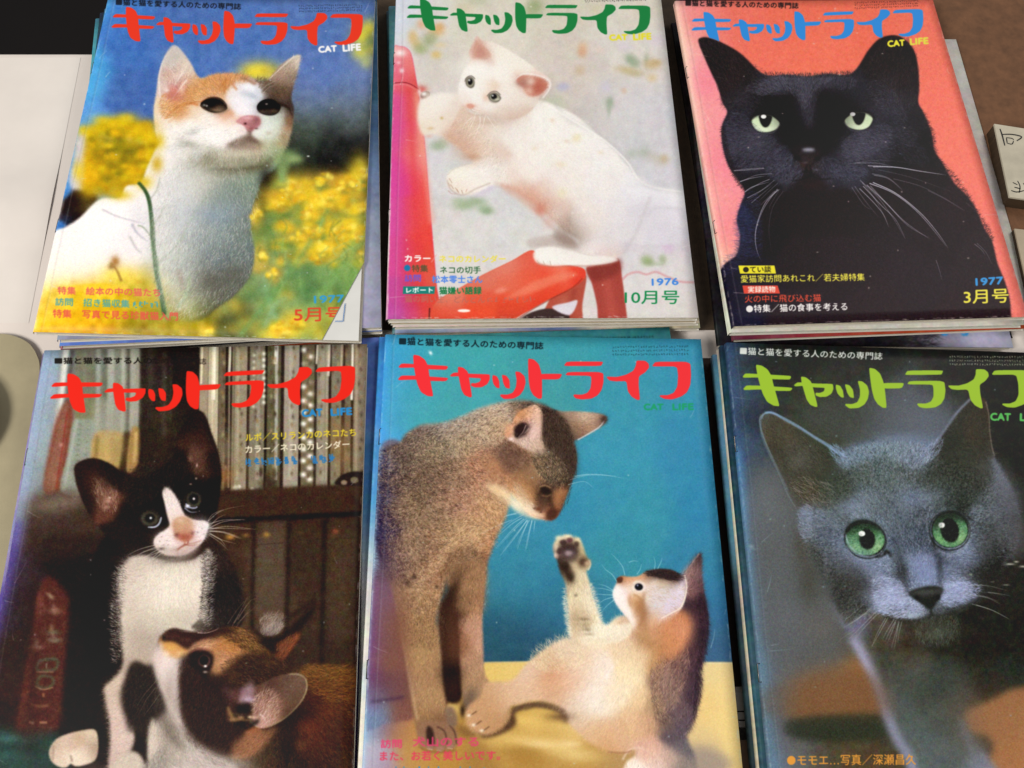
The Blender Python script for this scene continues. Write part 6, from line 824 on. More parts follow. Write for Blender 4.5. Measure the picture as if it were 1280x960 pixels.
    for p, k, a in (("190,607 250,603 320,598", .8, .7), ("215,652 260,638 320,628", .9, .8), ("235,695 270,672 340,652", .9, .85), ("245,720 300,690 345,662", .8, .7), ("262,740 310,700 352,665", .7, .6), ("375,685 320,740 285,830 278,900 290,955", .9, .8), ("360,690 320,730 300,750", .7, .6), ("395,690 350,760 335,850 345,940", .6, .35),
        ("690,575 780,575 850,590", .8, .5), ("765,590 860,592 960,608 1070,625", 1., .85), ("770,625 830,640 890,690", .8, .6), ("710,680 770,740 810,790 830,840", .9, .75), ("725,670 800,750 860,810 900,890", .9, .75), ("740,665 820,740 900,820 1000,890", .9, .8), ("765,655 860,700 960,780 1030,860 1075,925", 1.1, .95), ("690,670 740,740 790,800", .7, .5), ("850,640 960,670 1060,720 1150,775", .6, .45), ("1150,740 1200,780", .5, .3), ("1185,910 1215,935 1230,958", .8, .5)):
        z.line(p, k, w, .25, a)
def detail_tuxedo(c):
    c.poly('20,918 34,850 45,780 52,735 64,722 84,745 84,780 78,850 70,912', '3a1c16', 5, .45); c.blobs('40,820,5,60,2a1410,.5;30,900,10,20,3a1c16,.4')
    z = Z(c, 60, 500, 4.365)
    # shelf tones behind
    z.blobs("380,260,50,60,8c7c50,.4;320,120,60,60,9a988c,.4"); z.line("478,180 470,340", 3, 'd8b878', 1.2, .6, False)
    # ears, thinner and browner
    z.poly("160,400 175,350 230,338 300,350 360,380 400,420 380,470 330,450 280,420 220,400 190,420 200,520 215,580 190,520", '1a0f0c', 2.4, .7); z.blobs("230,400,50,26,3a221a,.5,20;350,440,40,40,241511,.6")
    z.poly("760,290 790,250 830,260 860,310 850,370 810,375 780,330", '5c3c30', 3, .6); z.blobs("775,320,10,14,8c6454,.7;812,355,4,8,c8a898,.8;800,300,16,24,6c4a3c,.5;840,200,26,60,3a201a,.6")
    z.fur("690,200 740,120 800,60 850,110 900,200 940,320 900,380 800,380 720,340", 4, 1500, 5, "760,150,100 850,150,80 900,300,90 760,320,280", amp=.3, w=.42, al=.6, tint=.01); z.fur("430,400 520,350 640,310 740,330 760,400 640,480 520,560 430,560", 6, 2200, 5, "480,420,150 600,380,120 700,400,80", amp=.35, w=.42, al=.5, col='33261f')
    # face
    z.poly("632,500 650,478 672,500 700,540 725,590 745,630 700,660 660,640 650,590 640,540", 'e0ccc4', 1.6, .5); z.fur("630,480 660,470 690,520 720,590 650,590", 1.5, 500, 4, "650,500,-100 690,560,-80", amp=.12, w=.42, al=.8)
    z.poly("684,690 690,655 720,640 760,645 785,665 795,700 790,740 765,765 730,765 700,745", 'b88468', 1.4, .9); z.blobs("735,680,34,26,c4a080,.85;760,700,20,20,b87c60,.6;745,745,34,14,9c4c3c,.8;700,735,10,9,5c2a24,.7;788,725,8,9,6a342c,.7;720,655,16,8,d8bca0,.7")
    z.line("765,765 762,785 735,795 700,825", 1.5, '8a4838', .8, .9, False); z.line("765,785 800,780 840,765", 1.4, '98604c', .8, .7, False); z.poly("700,830 740,820 790,800 830,790 800,835 740,860 700,855", 'b49c98', 2, .6); z.blobs("640,760,40,30,e6d4d0,.6;830,690,36,34,e6d8d6,.6;660,820,40,16,b8a8a0,.6;700,870,50,10,6a5a50,.7,-10;620,810,14,6,3c302c,.7")
    for q in ((610, 770), (630, 790), (655, 790), (620, 745), (650, 765), (840, 700), (850, 730), (815, 720)): z.blobs(f"{q[0]},{q[1]},4,3,8c7870,.6")
    z.fur("590,720 700,720 700,850 620,840", 3, 700, 4, "640,780,170", amp=.1, w=.42, al=.7); z.fur("780,650 870,650 880,720 820,770", 3, 500, 4, "840,700,10", amp=.1, w=.42, al=.7)
    for p in ("600,800 520,830 420,880", "600,815 540,850 450,900", "610,825 560,870 490,920", "590,790 500,815 430,850"): z.line(p, .8, 'd8ccc0', .35, .7)
    for p in ("875,700 960,700 1110,705", "870,680 960,655 1080,655", "875,660 920,620 960,600", "880,715 960,720 1060,755", "880,730 940,760 970,800"): z.line(p, .8, 'e4d8cc', .3, .7)
    # eyes deeper
    z.blobs("548,650,40,34,1a1512,.5;795,545,36,34,1a1512,.5"); c.ell(60+553/4.365, 500+648/4.365, 10.5, 9, '443f33', 0, 1.2, .95); c.ell(60+556/4.365, 500+645/4.365, 6, 5.6, '090606', 0, 1.2, 1); c.ell(60+795/4.365, 500+545/4.365, 9.4, 9.8, '403b30', 0, 1.2, .95); c.ell(60+795/4.365, 500+540/4.365, 5.8, 6.4, '090606', 0, 1.2, 1)
    z.line("545,694 580,694 605,675 618,640", 1.4, 'b8bccc', .5, .95, False); z.line("752,565 770,585 800,590 815,582", 1.6, 'a8acc4', .5, .9, False); z.blobs("560,643,5,5,f4f2f0,.95;795,538,5,5,f4f2f0,.95;762,576,8,5,e8ecf8,.9")
    for q, a_ in (("146,712 156,712 150,760 152,810 142,830 140,760", 185), ("256,690 268,700 264,745 262,780 252,780 254,735", -5)):
        c.fur(c.mask(q, 2.5), 380, 5.5, f'150,760,{a_+15} 258,740,{a_-20}', .2, .45, .75, col='d8cec2'); c.fur(c.mask(q, 3), 420, 5, f'150,760,{a_-160} 258,740,{a_+170}', .2, .42, .7, col='1c1410')
    c.blobs('170,770,14,26,b8a898,.35;235,775,20,12,b4a898,.45;200,700,30,8,a89c90,.45;180,800,16,14,a09080,.45;160,740,10,20,c4b8ac,.3')
    # the tortoiseshell kitten
    z = Z(c, 120, 740, 3.765)
    z.poly("115,500 130,430 170,390 230,350 270,340 285,400 300,450 325,500 330,560 290,600 260,590 230,640 190,620 160,660 135,580", '1d1410', 3, .85); z.fur("130,420 280,350 320,520 180,640", 4, 900, 7, "200,450,110", amp=.4, w=.42, al=.6, col='3a2c24')
    z.poly("285,270 300,240 330,250 400,290 430,300 420,350 395,400 395,470 400,560 430,650 400,640 350,560 310,470 285,400 272,340", 'cdbcb4', 2, .8); z.blobs("330,330,26,40,e4d2cc,.8;300,300,14,24,dcc4bc,.7;350,420,20,50,b8a8a0,.6;370,530,14,50,a09288,.6;340,480,14,40,8c7c70,.4")
    z.poly("312,240 335,225 380,235 430,262 435,285 415,305 380,310 345,300 320,280", 'c48a48', 2, .85); z.blobs("350,262,16,12,d8a458,.7;395,290,20,10,e0b888,.7;330,290,12,12,e8d0b8,.7")
    z.poly("316,228 335,190 372,173 430,188 500,187 560,175 600,168 660,195 640,212 560,214 500,225 460,245 440,270 410,262 370,236 335,232", '2c1613', 1.6, .95); z.blobs("360,205,24,10,4c2a24,.6;420,225,20,8,5a342c,.6;318,215,6,9,181010,.9"); z.line("478,192 520,192 560,180 580,168", 1, 'd0bcb0', .4, .8)
    z.poly("440,268 500,238 560,222 620,205 660,185 700,178 760,215 792,262 780,285 720,282 680,296 650,330 610,362 580,382 548,372 552,320 540,288 500,272", 'a0704a', 2.6, .9); z.blobs("520,255,36,12,c8987e,.8,-14;590,250,40,18,a86c38,.7,-10;640,230,40,16,8a5828,.7,20;700,220,40,20,7c542a,.7,30;600,300,30,24,b88460,.7;640,270,30,16,b87840,.7;590,345,24,20,c09068,.7;740,255,30,16,a4783c,.7,30")
    z.fur("440,268 660,180 790,260 650,330 580,385 545,300", 3, 1800, 6, "500,250,-15 600,240,-10 700,220,30 620,310,20 740,250,40", amp=.22, w=.45, al=.75, tint=.02); z.fur("580,190 700,170 790,260 700,270", 3, 400, 8, "640,210,15 740,240,40", amp=.2, w=.42, al=.8, col='2c1a10')
    z.poly("400,310 430,295 470,300 500,380 540,420 600,470 620,560 640,620 690,640 690,700 640,770 570,765 480,700 425,640 398,560 392,470 395,380", '251512', 3, .9); z.fur('400,310 510,420 620,560 690,700 570,765 430,640 395,470', 5, 2200, 6, '450,450,100 550,600,110 620,720,130', amp=.45, w=.45, al=.6, col='3c2418'); z.poly("450,280 480,268 530,278 552,300 545,345 515,378 490,372 455,350 440,320", '1c1010', 1.8, .9)
    z.poly("640,340 690,300 760,284 830,300 870,350 860,390 800,420 740,430 690,440 650,430 600,420 590,390", '28170f', 4, .85); z.fur("590,320 860,290 870,390 650,440", 4, 1200, 7, "650,380,20 800,340,30", amp=.4, w=.42, al=.7, col='4a3020'); z.blobs("820,330,24,12,5c3c24,.5;640,400,24,20,4a2c1c,.5")
    c.ell(120+510/3.765, 740+325/3.765, 7.5, 7.5, '5a3c34', 0, 1, .9); c.ell(120+508/3.765, 740+322/3.765, 5.6, 5.8, '080506', 0, .9, 1); z.blobs("514,348,5,4,f6f2ee,.95;513,376,7,4,a89890,.7"); z.line("445,285 480,268 530,272 552,290", 1.6, '8c5040', .8, .7, False)
    # far ear
    z.poly("770,185 800,165 840,150 880,150 870,180 830,205 790,205", '7c6a62', 2, .7); z.fur("770,190 830,150 885,150 840,205", 2, 260, 7, "830,180,-70", amp=.2, w=.45, al=.8, col='94847c')
    z.poly("760,225 810,215 880,195 930,150 990,95 1035,62 1015,110 970,170 920,220 880,245 870,290 830,280 780,250", '1c110d', 2, .9); z.poly("850,250 890,225 940,200 958,190 930,240 900,280 875,310 862,290", '6c3c26', 2, .85); z.fur("850,250 950,190 900,290 865,310", 2, 150, 5, "900,240,-50", amp=.3, w=.45, al=.7, col='8c5434')
    # near ear
    e = z.mask("840,400 900,388 950,388 982,405 992,440 980,490 950,535 905,580 860,612 810,636 770,640 745,610 740,570 760,520 790,460 810,420", 1)
    c.put(e, z.field("900,410,5c4436 960,410,6a5040 975,450,64493a 940,500,5e4434 900,470,644a3c 860,450,5a3e32 820,450,4c3028 820,500,7c5444 860,540,785444 900,560,624432 800,560,a07868 780,600,b88c80 810,610,a87c6c 760,560,7c5448 840,590,8c6450", 6)); z.line("905,387 950,388 982,405 992,440 980,490 950,535 905,580 860,612 800,638", 1.3, 'a08c68', .6, .85, False)
    z.fur("740,500 830,470 850,600 770,640", 3, 350, 8, "780,600,-60 820,520,-50", amp=.2, w=.45, al=.75, col='c8a494'); z.fur("830,400 980,400 960,530 860,590", 4, 700, 6, "900,470,-40", amp=.15, w=.42, al=.5); z.line("770,575 790,590 800,620", 1.6, 'e8d4cc', .8, .8); z.line("800,560 790,580 775,600", 1.2, 'd8bcb0', .6, .7)
    z.poly("690,480 715,440 735,430 745,470 740,510 715,525 690,520", '94747c', 2.4, .8); z.blobs("715,505,18,9,b8a0b4,.8;640,480,24,20,6a4440,.5;610,460,16,20,54343a,.5"); z.poly("660,540 700,520 735,535 725,570 690,580 665,570", '120a08', 2, .9)
    z.line("620,545 640,590 680,600 740,605", 2, '9c7448', 1.2, .7, False); z.blobs("640,600,14,7,a87c54,.7;680,590,12,6,c09468,.6;740,590,10,7,e0b8a0,.7;625,560,8,16,7c5c40,.6"); z.poly("690,640 720,620 760,600 768,612 730,640 700,650", '100a08', 1.6, .9)
    z.poly("640,730 680,690 740,665 800,650 855,640 830,680 790,730 740,775 690,790 650,770", '8a5c42', 3, .85); z.fur("640,730 850,640 780,740 690,790", 3, 600, 6, "740,710,140", amp=.25, w=.45, al=.7)
    z.blobs("920,650,30,60,1a0f0c,.6;1000,640,40,26,6a2e1c,.6,20;960,720,20,20,7c4a2c,.5;1050,720,40,50,54281a,.6;900,740,30,30,150d0a,.6;1140,640,30,50,4a2a16,.6;1080,560,40,30,5e2e18,.6;1000,560,30,20,26140e,.6"); z.fur("880,640 1220,420 1220,828 850,828", 10, 2200, 8, "950,650,70 1100,500,15 1100,700,50", amp=.4, w=.45, al=.6, tint=.02)
    z.poly("300,580 325,580 370,640 400,700 420,740 385,735 330,680", '64574c', 3, .55); z.poly("430,760 520,740 620,770 760,828 420,828", 'b0a098', 5, .5); z.fur("240,600 420,620 560,760 600,828 260,828", 6, 2200, 8, "300,650,100 420,720,60 520,790,30", amp=.14, w=.45, al=.7)
    for p in ("290,410 230,480 190,540", "280,450 235,510 205,570", "300,480 250,550 220,590"): z.line(p, .7, '8c7c70', .3, .6)
    for p in ("620,150 660,90 700,40", "660,165 700,110 725,80", "640,160 690,90 720,50"): z.line(p, .7, 'a89480', .3, .5)
def detail_tabby(c):
    c.poly('554,702 564,688 584,682 600,690 607,712 602,735 575,740 558,728', '8a684c', 2.6, .95); c.fur(c.mask('554,702 564,688 584,682 600,690 607,712 602,735 575,740 558,728', 3), 900, 5, '580,700,100', .3, .45, .8)
    z = Z(c, 460, 490, 4)
    body = c.mask("472,575 480,560 500,553 505,545 518,535 555,528 600,510 645,500 690,512 700,540 690,560 650,590 636,630 625,665 608,700 590,700 560,712 548,760 520,780 497,770 490,730 474,700", 2)
    n = vnoise(c.h, c.w, 3.4, 501)[..., 0]-.5; n2 = vnoise(c.h, c.w, 7, 502)[..., 0]-.5
    c.im = np.clip(c.im+(n*.15+n2*.10)[..., None]*body[..., None]*np.array([1, .95, .85]), 0, 1)
    ang = "180,230,150 400,160,165 650,100,170 300,350,20 450,450,15 600,350,20 200,600,10 350,700,0 500,650,-30 620,620,70 600,520,40 450,830,-20 250,850,60"
    z.fur(body, 3, 4200, 4.4, ang, amp=.3, w=.5, al=.6, jit=22, col='58453a', tint=.02); z.fur(body, 3, 4200, 4.4, ang, amp=.14, w=.48, al=.6, jit=30, col='b89678', tint=.025)
    z.fur("190,210 350,180 420,350 380,520 250,560 180,400", 7, 1500, 4, ang, clip=body, amp=.3, w=.5, al=.7, jit=30, col='3a2e2a'); z.fur("560,130 700,60 700,200 600,260", 6, 500, 5, ang, amp=.1, w=.45, al=.7, col='dcc4a4')
    z.poly("640,300 700,270 770,320 830,400 840,470 780,440 700,400 640,360", '5c463c', 5, .55); z.blobs("620,400,30,60,b07c58,.5,-30;640,360,16,40,c08860,.5,-30")
    # head planes
    z.poly("880,110 940,110 1000,190 1035,290 1040,380 1025,440 1000,400 960,330 920,290 880,270 872,180", '3a2b24', 4, .8); z.fur("880,110 1000,150 1040,330 1025,440 950,330 880,270", 3, 1400, 4, "900,180,80 1000,300,90", amp=.35, w=.45, al=.8, col='4c3c32')
    z.fur("820,300 900,290 980,370 1000,450 900,440 840,380", 5, 1300, 4, "880,340,60 960,400,80", amp=.25, w=.5, al=.8, jit=30, col='9c8468'); z.fur("820,300 900,290 980,370 1000,450 900,440 840,380", 5, 1000, 4, "880,340,60 960,400,80", amp=.3, w=.5, al=.8, jit=30, col='3a3028')
    z.poly("850,480 890,465 930,475 920,520 900,560 890,600 850,590 830,540", '4a3428', 3, .75); z.poly("935,490 985,480 1000,495 965,550 945,600 930,560 925,520", 'b47c52', 2.4, .7); z.poly("895,600 920,585 945,590 942,620 920,634 893,630", '4c2e22', 1.4, .9)
    z.poly("858,478 885,474 910,490 915,510 890,515 866,505", '221914', 1.2, .85); z.line('900,515 915,550 925,590', 2, '3a271d', 1.2, .7, False); z.line("855,475 885,468 915,480", 1.4, 'a88460', .6, .8, False); z.line("868,518 895,522 915,512", 1.2, '9c7450', .6, .6, False); z.line("940,460 975,445 1005,455", 1.4, '1c1410', .8, .7)
    z.poly("590,462 640,468 700,490 740,520 780,560 820,595 880,628 850,634 800,625 750,600 720,575 690,545 640,510", 'efd8b2', 2.6, .75); z.blobs("740,565,30,16,f6e6c8,.8,40;640,490,30,12,e8c494,.7,25;830,610,30,10,e8c4a8,.7,10;850,585,14,9,6a3c2c,.7;830,580,5,4,482820,.7;862,600,4,3,3c201a,.7"); z.fur("590,462 700,490 880,628 750,600 640,510", 3, 800, 4, "700,520,45 820,600,20", amp=.09, w=.42, al=.75)
    z.poly("760,390 830,430 840,520 800,560 740,500 700,460", 'a0744e', 4, .6); z.fur("700,430 840,430 850,560 780,560", 5, 700, 4, "780,500,50", amp=.2, w=.42, al=.7)
    # ear
    z.poly("745,260 710,240 708,230 740,238 790,240 850,235 865,255 872,290 900,300 860,310 800,290", 'cdb09c', 2.4, .6); z.fur("740,240 860,240 880,300 790,290", 2.4, 500, 4, "800,260,60", amp=.2, w=.42, al=.8); z.poly("733,180 765,156 800,160 812,185 790,200 772,215 745,222 735,205", '2a1a1a', 1.4, .9); z.blobs("700,190,16,24,d8a07c,.7;850,140,12,40,e4b8a0,.6;760,110,20,20,c88c60,.6;830,200,22,30,e0c0b8,.7;715,235,10,6,f0dcd8,.8"); z.line("790,165 775,200 760,215", .9, 'd8b8b0', .4, .8); z.line("805,180 790,200 775,212", .8, 'd8b8b0', .4, .7)
    for p in ("780,635 730,680 640,780", "795,640 740,720 660,820", "800,645 770,720 745,790", "820,645 808,700 790,790", "835,645 828,700", "770,630 720,660 650,720", "740,610 700,618 680,625", "1035,422 1100,412 1180,415 1280,432"): z.line(p, .8, 'd4ecf0', .3, .65)
    # gap between the forelegs
    z = Z(c, 460, 680, 2.667)
    z.poly("248,200 262,165 285,130 305,118 312,140 302,170 296,220 296,300 302,400 305,510 262,508 250,400 243,280 243,200", '2e1c14', 2.4, .95); z.blobs("285,330,22,70,6a4230,.6;280,250,18,40,4a2e22,.6;275,430,24,24,1e1412,.9;310,110,24,20,4c3426,.6"); z.poly("320,100 380,60 395,120 385,220 340,230 300,220 300,160", '9c7656', 4, .75); z.fur("262,120 390,60 385,230 300,230", 4, 1200, 5, "320,120,100 360,200,90", amp=.25, w=.45, al=.8)
    z.fur("100,190 240,190 245,400 255,560 160,560 130,400", 4, 2600, 4.5, "160,250,95 200,500,92", amp=.2, w=.45, al=.7, tint=.02); z.fur("300,230 385,220 380,430 310,470", 3, 1300, 4.5, "340,300,92", amp=.17, w=.45, al=.7, tint=.02)
    z.fur("100,190 240,190 245,330 130,330", 6, 900, 3.6, "160,250,95", amp=.3, w=.5, al=.7, jit=30, col='5c4432')
    c.blobs('482,770,12,50,7a5a58,.7;490,830,14,40,7a5444,.7;500,790,10,40,7a5040,.6;478,730,8,20,6c5460,.5'); z.poly("0,440 60,430 130,420 132,520 60,530 0,535", '5c3c4c', 5, .4); z.line("10,525 60,520 120,510", 3, '3a2440', 1.4, .7, False)
    # kitten: back, thigh, face
    b = z.mask("1040,110 1075,60 1103,32 1110,60 1112,140 1128,190 1133,260 1128,330 1108,395 1112,470 1098,540 1075,620 1040,640 1020,600 990,540 975,470 985,410 1030,370 1060,320 1078,250 1070,180 1050,140", 2.6)
    c.put(b, z.field("1095,70,3a2a30 1080,90,b48c84 1100,120,44303a 1075,140,8c6460 1110,200,38262e 1090,250,4a3038 1115,300,36262e 1090,350,4c343c 1060,400,5a4044 1090,430,44323c 1040,450,6a5050 1080,500,4c3a44 1020,500,7c6460 1040,560,6c585c 1060,600,64545c 1000,460,8c7068", 8), .85)
    z.fur(b, 3, 3600, 6, "1080,100,-70 1110,200,88 1100,300,100 1050,420,110 1080,500,95 1040,580,110", amp=.28, w=.45, al=.8, tint=.02); z.fur("1105,150 1133,260 1128,330 1108,400 1112,480 1080,600 1090,470 1100,330", 2, 900, 5, "1120,220,60 1110,350,70 1110,480,75", amp=.2, w=.45, al=.8, col='2a1e26')
    z.fur("960,380 1060,330 1060,440 1000,560 960,480", 6, 900, 7, "1010,420,110", amp=.2, w=.45, al=.6, col='b08c74')
    z.poly("985,250 1040,225 1075,240 1082,290 1060,340 1020,370 985,350 960,310", 'cc8a62', 5, .6); z.blobs("1040,290,26,30,d49470,.6;1000,330,26,30,c48a5c,.5;960,300,20,40,b88c64,.5"); z.fur("960,250 1080,250 1060,350 980,370", 5, 800, 6, "1020,300,95", amp=.14, w=.42, al=.7)
    z.poly("820,150 833,135 850,160 870,200 880,240 890,275 865,240 838,205 820,180", 'f4ece6', 1.4, .7); z.poly("905,180 925,200 935,240 925,290 905,250 890,210", '9c6c48', 3, .6); z.poly("870,165 880,195 880,215 868,200", 'a8744c', 1.6, .5)
    z.poly("885,128 900,122 920,130 925,145 912,158 893,155 883,145", 'efe4dc', 1, .7); c.ell(460+903/2.667, 680+143/2.667, 5.2, 4.4, '14101a', 10, .7); z.blobs("898,137,2.4,2.4,9c9cb0,.9")
    z.poly("940,150 1000,130 1030,140 1000,200 960,230 930,210", 'd4ccd4', 4, .6); z.poly("1055,105 1060,150 1042,208 1010,228 978,248 985,225 1000,190 1020,150", 'dcd2e2', 2.4, .6); z.fur('930,140 1050,130 1040,215 960,240', 5, 500, 5, '980,180,20', amp=.12, w=.42, al=.6, col='c8a888'); z.line("1056,104 1062,150 1044,208 1012,230 978,248", 1.2, 'f8ead8', .5, .9, False)
    z.poly("930,90 980,86 1030,98 1040,118 1000,120 960,108 925,100", '3a2a2a', 1.6, .8); z.fur("930,90 1040,98 1040,120 925,102", 1.6, 300, 4, "980,100,10", amp=.3, w=.45, al=.8, col='241a1c'); z.line("840,112 880,118 920,108", 2, 'd89c70', 1, .6, False); z.poly("828,116 845,110 850,118 838,124", '5c3428', .8, .9)
    z.fur("540,380 600,330 690,305 720,400 600,430", 4, 900, 7, "600,350,-120 680,320,-110", amp=.1, w=.42, al=.8, col='e4ceac'); z.line("795,455 808,420 835,385", 3, 'f2eaf0', 1.6, .7); z.blobs("760,540,60,50,ecdcc8,.5;690,460,40,30,dcae8c,.4;620,470,40,20,d8ac88,.5;860,440,50,50,f0dcb8,.5;820,640,60,24,d8ae84,.5")
    z.fur("540,400 700,330 820,420 920,400 960,560 900,660 760,660 680,560 560,500", 8, 4200, 7, "620,420,160 760,450,130 880,480,95 820,620,120 700,560,130", amp=.09, w=.45, al=.7, tint=.015)
    z.line("480,545 530,548 570,530 620,540 660,560", 3, '5c4430', 1.4, .85, False); z.blobs("640,575,30,10,5a4030,.6")
    # raised arm
    z.blobs("690,260,10,30,b09470,.5;725,270,14,10,8c7454,.5;720,250,14,4,6a543c,.6;728,285,12,4,6a543c,.5;735,300,12,4,7c6448,.4;705,200,10,20,dccaa8,.5"); z.fur("655,130 740,110 770,220 780,280 690,300 670,200", 3, 1200, 5, "690,170,-100 740,240,-100", amp=.13, w=.45, al=.75)
    z.fur("655,120 665,200 680,300 670,300 655,200", 1.4, 400, 4, "660,200,190", amp=.1, w=.45, al=.8, col='e8dcc0'); z.fur("735,110 765,200 780,270 770,270 750,200", 1.4, 300, 4, "760,200,-10", amp=.1, w=.45, al=.8, col='ece0c8')
    z.poly("650,30 640,10 655,0 690,0 700,30 690,60 660,60", '2a1c1a', 2, .6); z.poly("640,70 670,68 690,95 680,125 662,110", '2c1e18', 1.6, .8); z.blobs("668,30,12,8,b09a9c,.8;715,60,14,10,4a3428,.7;730,64,8,6,c8a888,.8;690,80,10,14,cdb694,.7")
def detail_grey(c):
    c.poly('960,860 1060,838 1100,850 1118,892 1060,890 960,896', '6a4c36', 6, .6); c.poly('940,600 990,610 1010,660 1040,760 1060,830 1000,850 975,960 1010,1000 940,1000', '5a6062', 9, .55); c.poly('1110,850 1200,830 1225,960 1150,960', '566064', 10, .4)
    c.blobs('1004,650,10,18,5c6474,.55;1040,860,40,20,7c5c40,.35;1250,900,40,30,8a6448,.4')
    z = Z(c, 930, 480, 2.823)
    # soft body behind the head
    z.poly("10,330 60,290 130,290 160,380 200,470 240,590 290,700 330,790 300,900 200,950 70,950 50,700 20,480", '5a5e60', 9, .55); z.blobs("80,420,40,60,727a7e,.35;60,520,30,40,60666c,.3;120,650,50,60,5c6264,.35;150,820,60,50,666a6e,.35;230,700,26,60,3c3a2c,.5;200,560,20,60,403a2c,.5;270,850,50,40,6a6058,.35")
    z.poly("200,110 300,60 420,20 560,15 680,60 740,110 700,150 600,180 480,180 360,200 240,160", '484c4c', 9, .5); z.blobs("620,120,70,40,68707c,.5;540,90,60,40,5c6068,.4;380,110,80,40,3c4038,.4;560,190,60,14,74849c,.5")
    z.poly("900,270 950,330 985,400 988,560 930,600 900,520 880,400", '5c5c64', 6, .6)
    ang = "300,240,225 450,230,265 620,250,290 400,350,255 550,400,270 300,430,200 230,500,185 260,600,165 350,680,150 450,640,140 500,760,170 600,640,270 620,700,275 750,450,300 870,450,330 850,600,20 760,740,10 600,820,110 680,340,280"
    # inner ears
    z.poly("90,130 130,130 220,190 300,250 340,300 380,380 330,430 250,430 200,430 165,370 130,300 100,220", '3a372b', 4, .75); z.blobs("150,190,30,26,5c5440,.5,40;190,270,20,40,5a5a50,.5,40;240,370,30,30,4a3c2c,.6;300,340,50,30,2e3626,.7;330,390,40,26,34402e,.6;120,160,14,14,4a4a3c,.5")
    z.fur("90,130 300,250 380,380 250,430 165,370", 4, 1500, 9, "150,200,50 220,300,40 300,360,35", amp=.3, w=.42, al=.65, tint=.02); z.fur("160,340 290,330 310,400 220,430", 4, 160, 12, "200,380,30 270,360,45", amp=.15, w=.5, al=.7, col='948c80'); z.line("270,345 300,355 320,365", 1.6, 'a49c94', .7, .7)
    z.poly("660,240 700,190 760,110 800,60 850,70 865,150 868,260 880,300 850,380 780,370 700,340 640,330", '292b20', 5, .75); z.blobs("800,170,20,50,443424,.5;770,260,40,30,34382c,.5;840,300,20,30,54504c,.4"); z.fur("660,260 800,70 868,260 850,370 700,340", 4, 1500, 8, "800,120,100 760,250,10 720,320,300 840,280,60", amp=.35, w=.42, al=.6, tint=.02)
    z.line("60,125 75,103 110,105 180,140 250,185 310,220 360,258", 1.3, '8aa8c4', .6, .7, False); z.line("60,130 62,180 85,240 120,310 155,390 185,440", 1, '74848c', .5, .6, False)
    z.fur("330,215 360,250 380,300 340,290 300,235", 2, 300, 5, "350,250,230", amp=.15, w=.45, al=.8, col='8ca0c0'); z.fur("640,230 700,190 680,250 620,290", 3, 350, 5, "660,240,300", amp=.15, w=.45, al=.7, col='98a4c4')
    z.poly("630,300 720,300 850,370 860,410 760,400 680,400 620,360", '3a4038', 7, .55); z.poly("300,300 400,290 420,340 380,400 330,430 290,400", '3c453c', 7, .55)
    # planes
    hd = z.mask("370,230 480,205 620,210 700,260 860,330 900,400 940,500 930,600 880,680 800,760 700,800 560,830 480,810 400,830 330,760 270,660 210,570 195,500 200,450 300,400", 6)
    k = hd[..., None]; n = (vnoise(c.h, c.w, 4, 611)[..., 0]-.5)*.14+(vnoise(c.h, c.w, 1.7, 612)[..., 0]-.5)*.12; c.im = np.clip(c.im+n[..., None]*k, 0, 1)
    z.blobs("560,420,30,60,7c8898,.35;440,420,60,30,747c88,.3;360,430,40,20,7c88a0,.5,-14;640,400,50,20,8490ac,.4,-10;215,500,14,36,8490a8,.35;300,480,40,20,707c90,.4;330,560,40,20,6c7890,.4,30;430,640,50,30,8490b0,.5,40;540,600,20,30,525a60,.5;780,620,50,26,707a94,.5,-10;860,560,24,40,4a4a4c,.5;890,480,20,40,5c6068,.4")
    z.blobs("640,660,40,40,7c88b0,.7;630,630,30,24,8890b8,.5;560,660,8,60,2c3032,.6,-12;690,640,8,40,2c3034,.6,-8;520,730,46,34,98a0c4,.55,14;500,760,60,24,a4acd0,.5,10;740,720,50,18,98a0c8,.6,-12;760,750,40,14,8890b4,.5;400,700,50,30,34322c,.6,24;860,700,40,40,26241e,.7;350,640,50,20,4a4c50,.5,30;580,790,70,12,5c6070,.4")
    z.fur(hd, 3, 8500, 4.4, ang, amp=.26, w=.48, al=.7, jit=26, tint=.03); z.fur("460,680 560,700 640,790 560,825 480,800", 4, 900, 5, "520,760,170", amp=.14, w=.48, al=.8, col='b4bce0'); z.fur("690,710 800,700 830,730 740,780 690,770", 4, 600, 5, "760,740,0", amp=.14, w=.48, al=.8, col='aab2da')
    z.fur("195,450 240,430 230,560 205,540", 4, 350, 5, "210,500,200", amp=.2, w=.45, al=.6, col='8c98b0'); z.fur("900,380 960,430 950,600 900,650 890,520", 5, 600, 6, "920,500,0", amp=.2, w=.45, al=.6, col='5c6068')
    # nose
    z.poly("580,735 610,722 660,712 697,718 702,730 690,755 672,785 662,795 648,790 620,770 592,752", '1c1e19', 1.3, .97); z.blobs("640,735,40,10,4a4c48,.8,-4;690,728,8,8,3c3e3c,.7;610,752,7,5,0a0a08,.9,30;684,752,6,7,0a0a08,.9"); z.line("660,795 664,812 640,828 560,835 500,822", 2, '23231c', 1.2, .75, False); z.line("664,812 700,818 760,800 800,775", 2, '2a2a22', 1.2, .7, False)
    z.line("548,650 555,690 580,730", 2, '2e3236', 1.2, .7, False); z.line("690,650 690,690 700,715", 1.6, '34383c', 1.2, .6, False)
    z.blobs("680,860,60,30,34342a,.6;680,880,30,20,6c7468,.35"); z.fur("600,840 760,820 740,900 640,910", 6, 400, 6, "680,860,95", amp=.25, w=.42, al=.5, col='747c70')
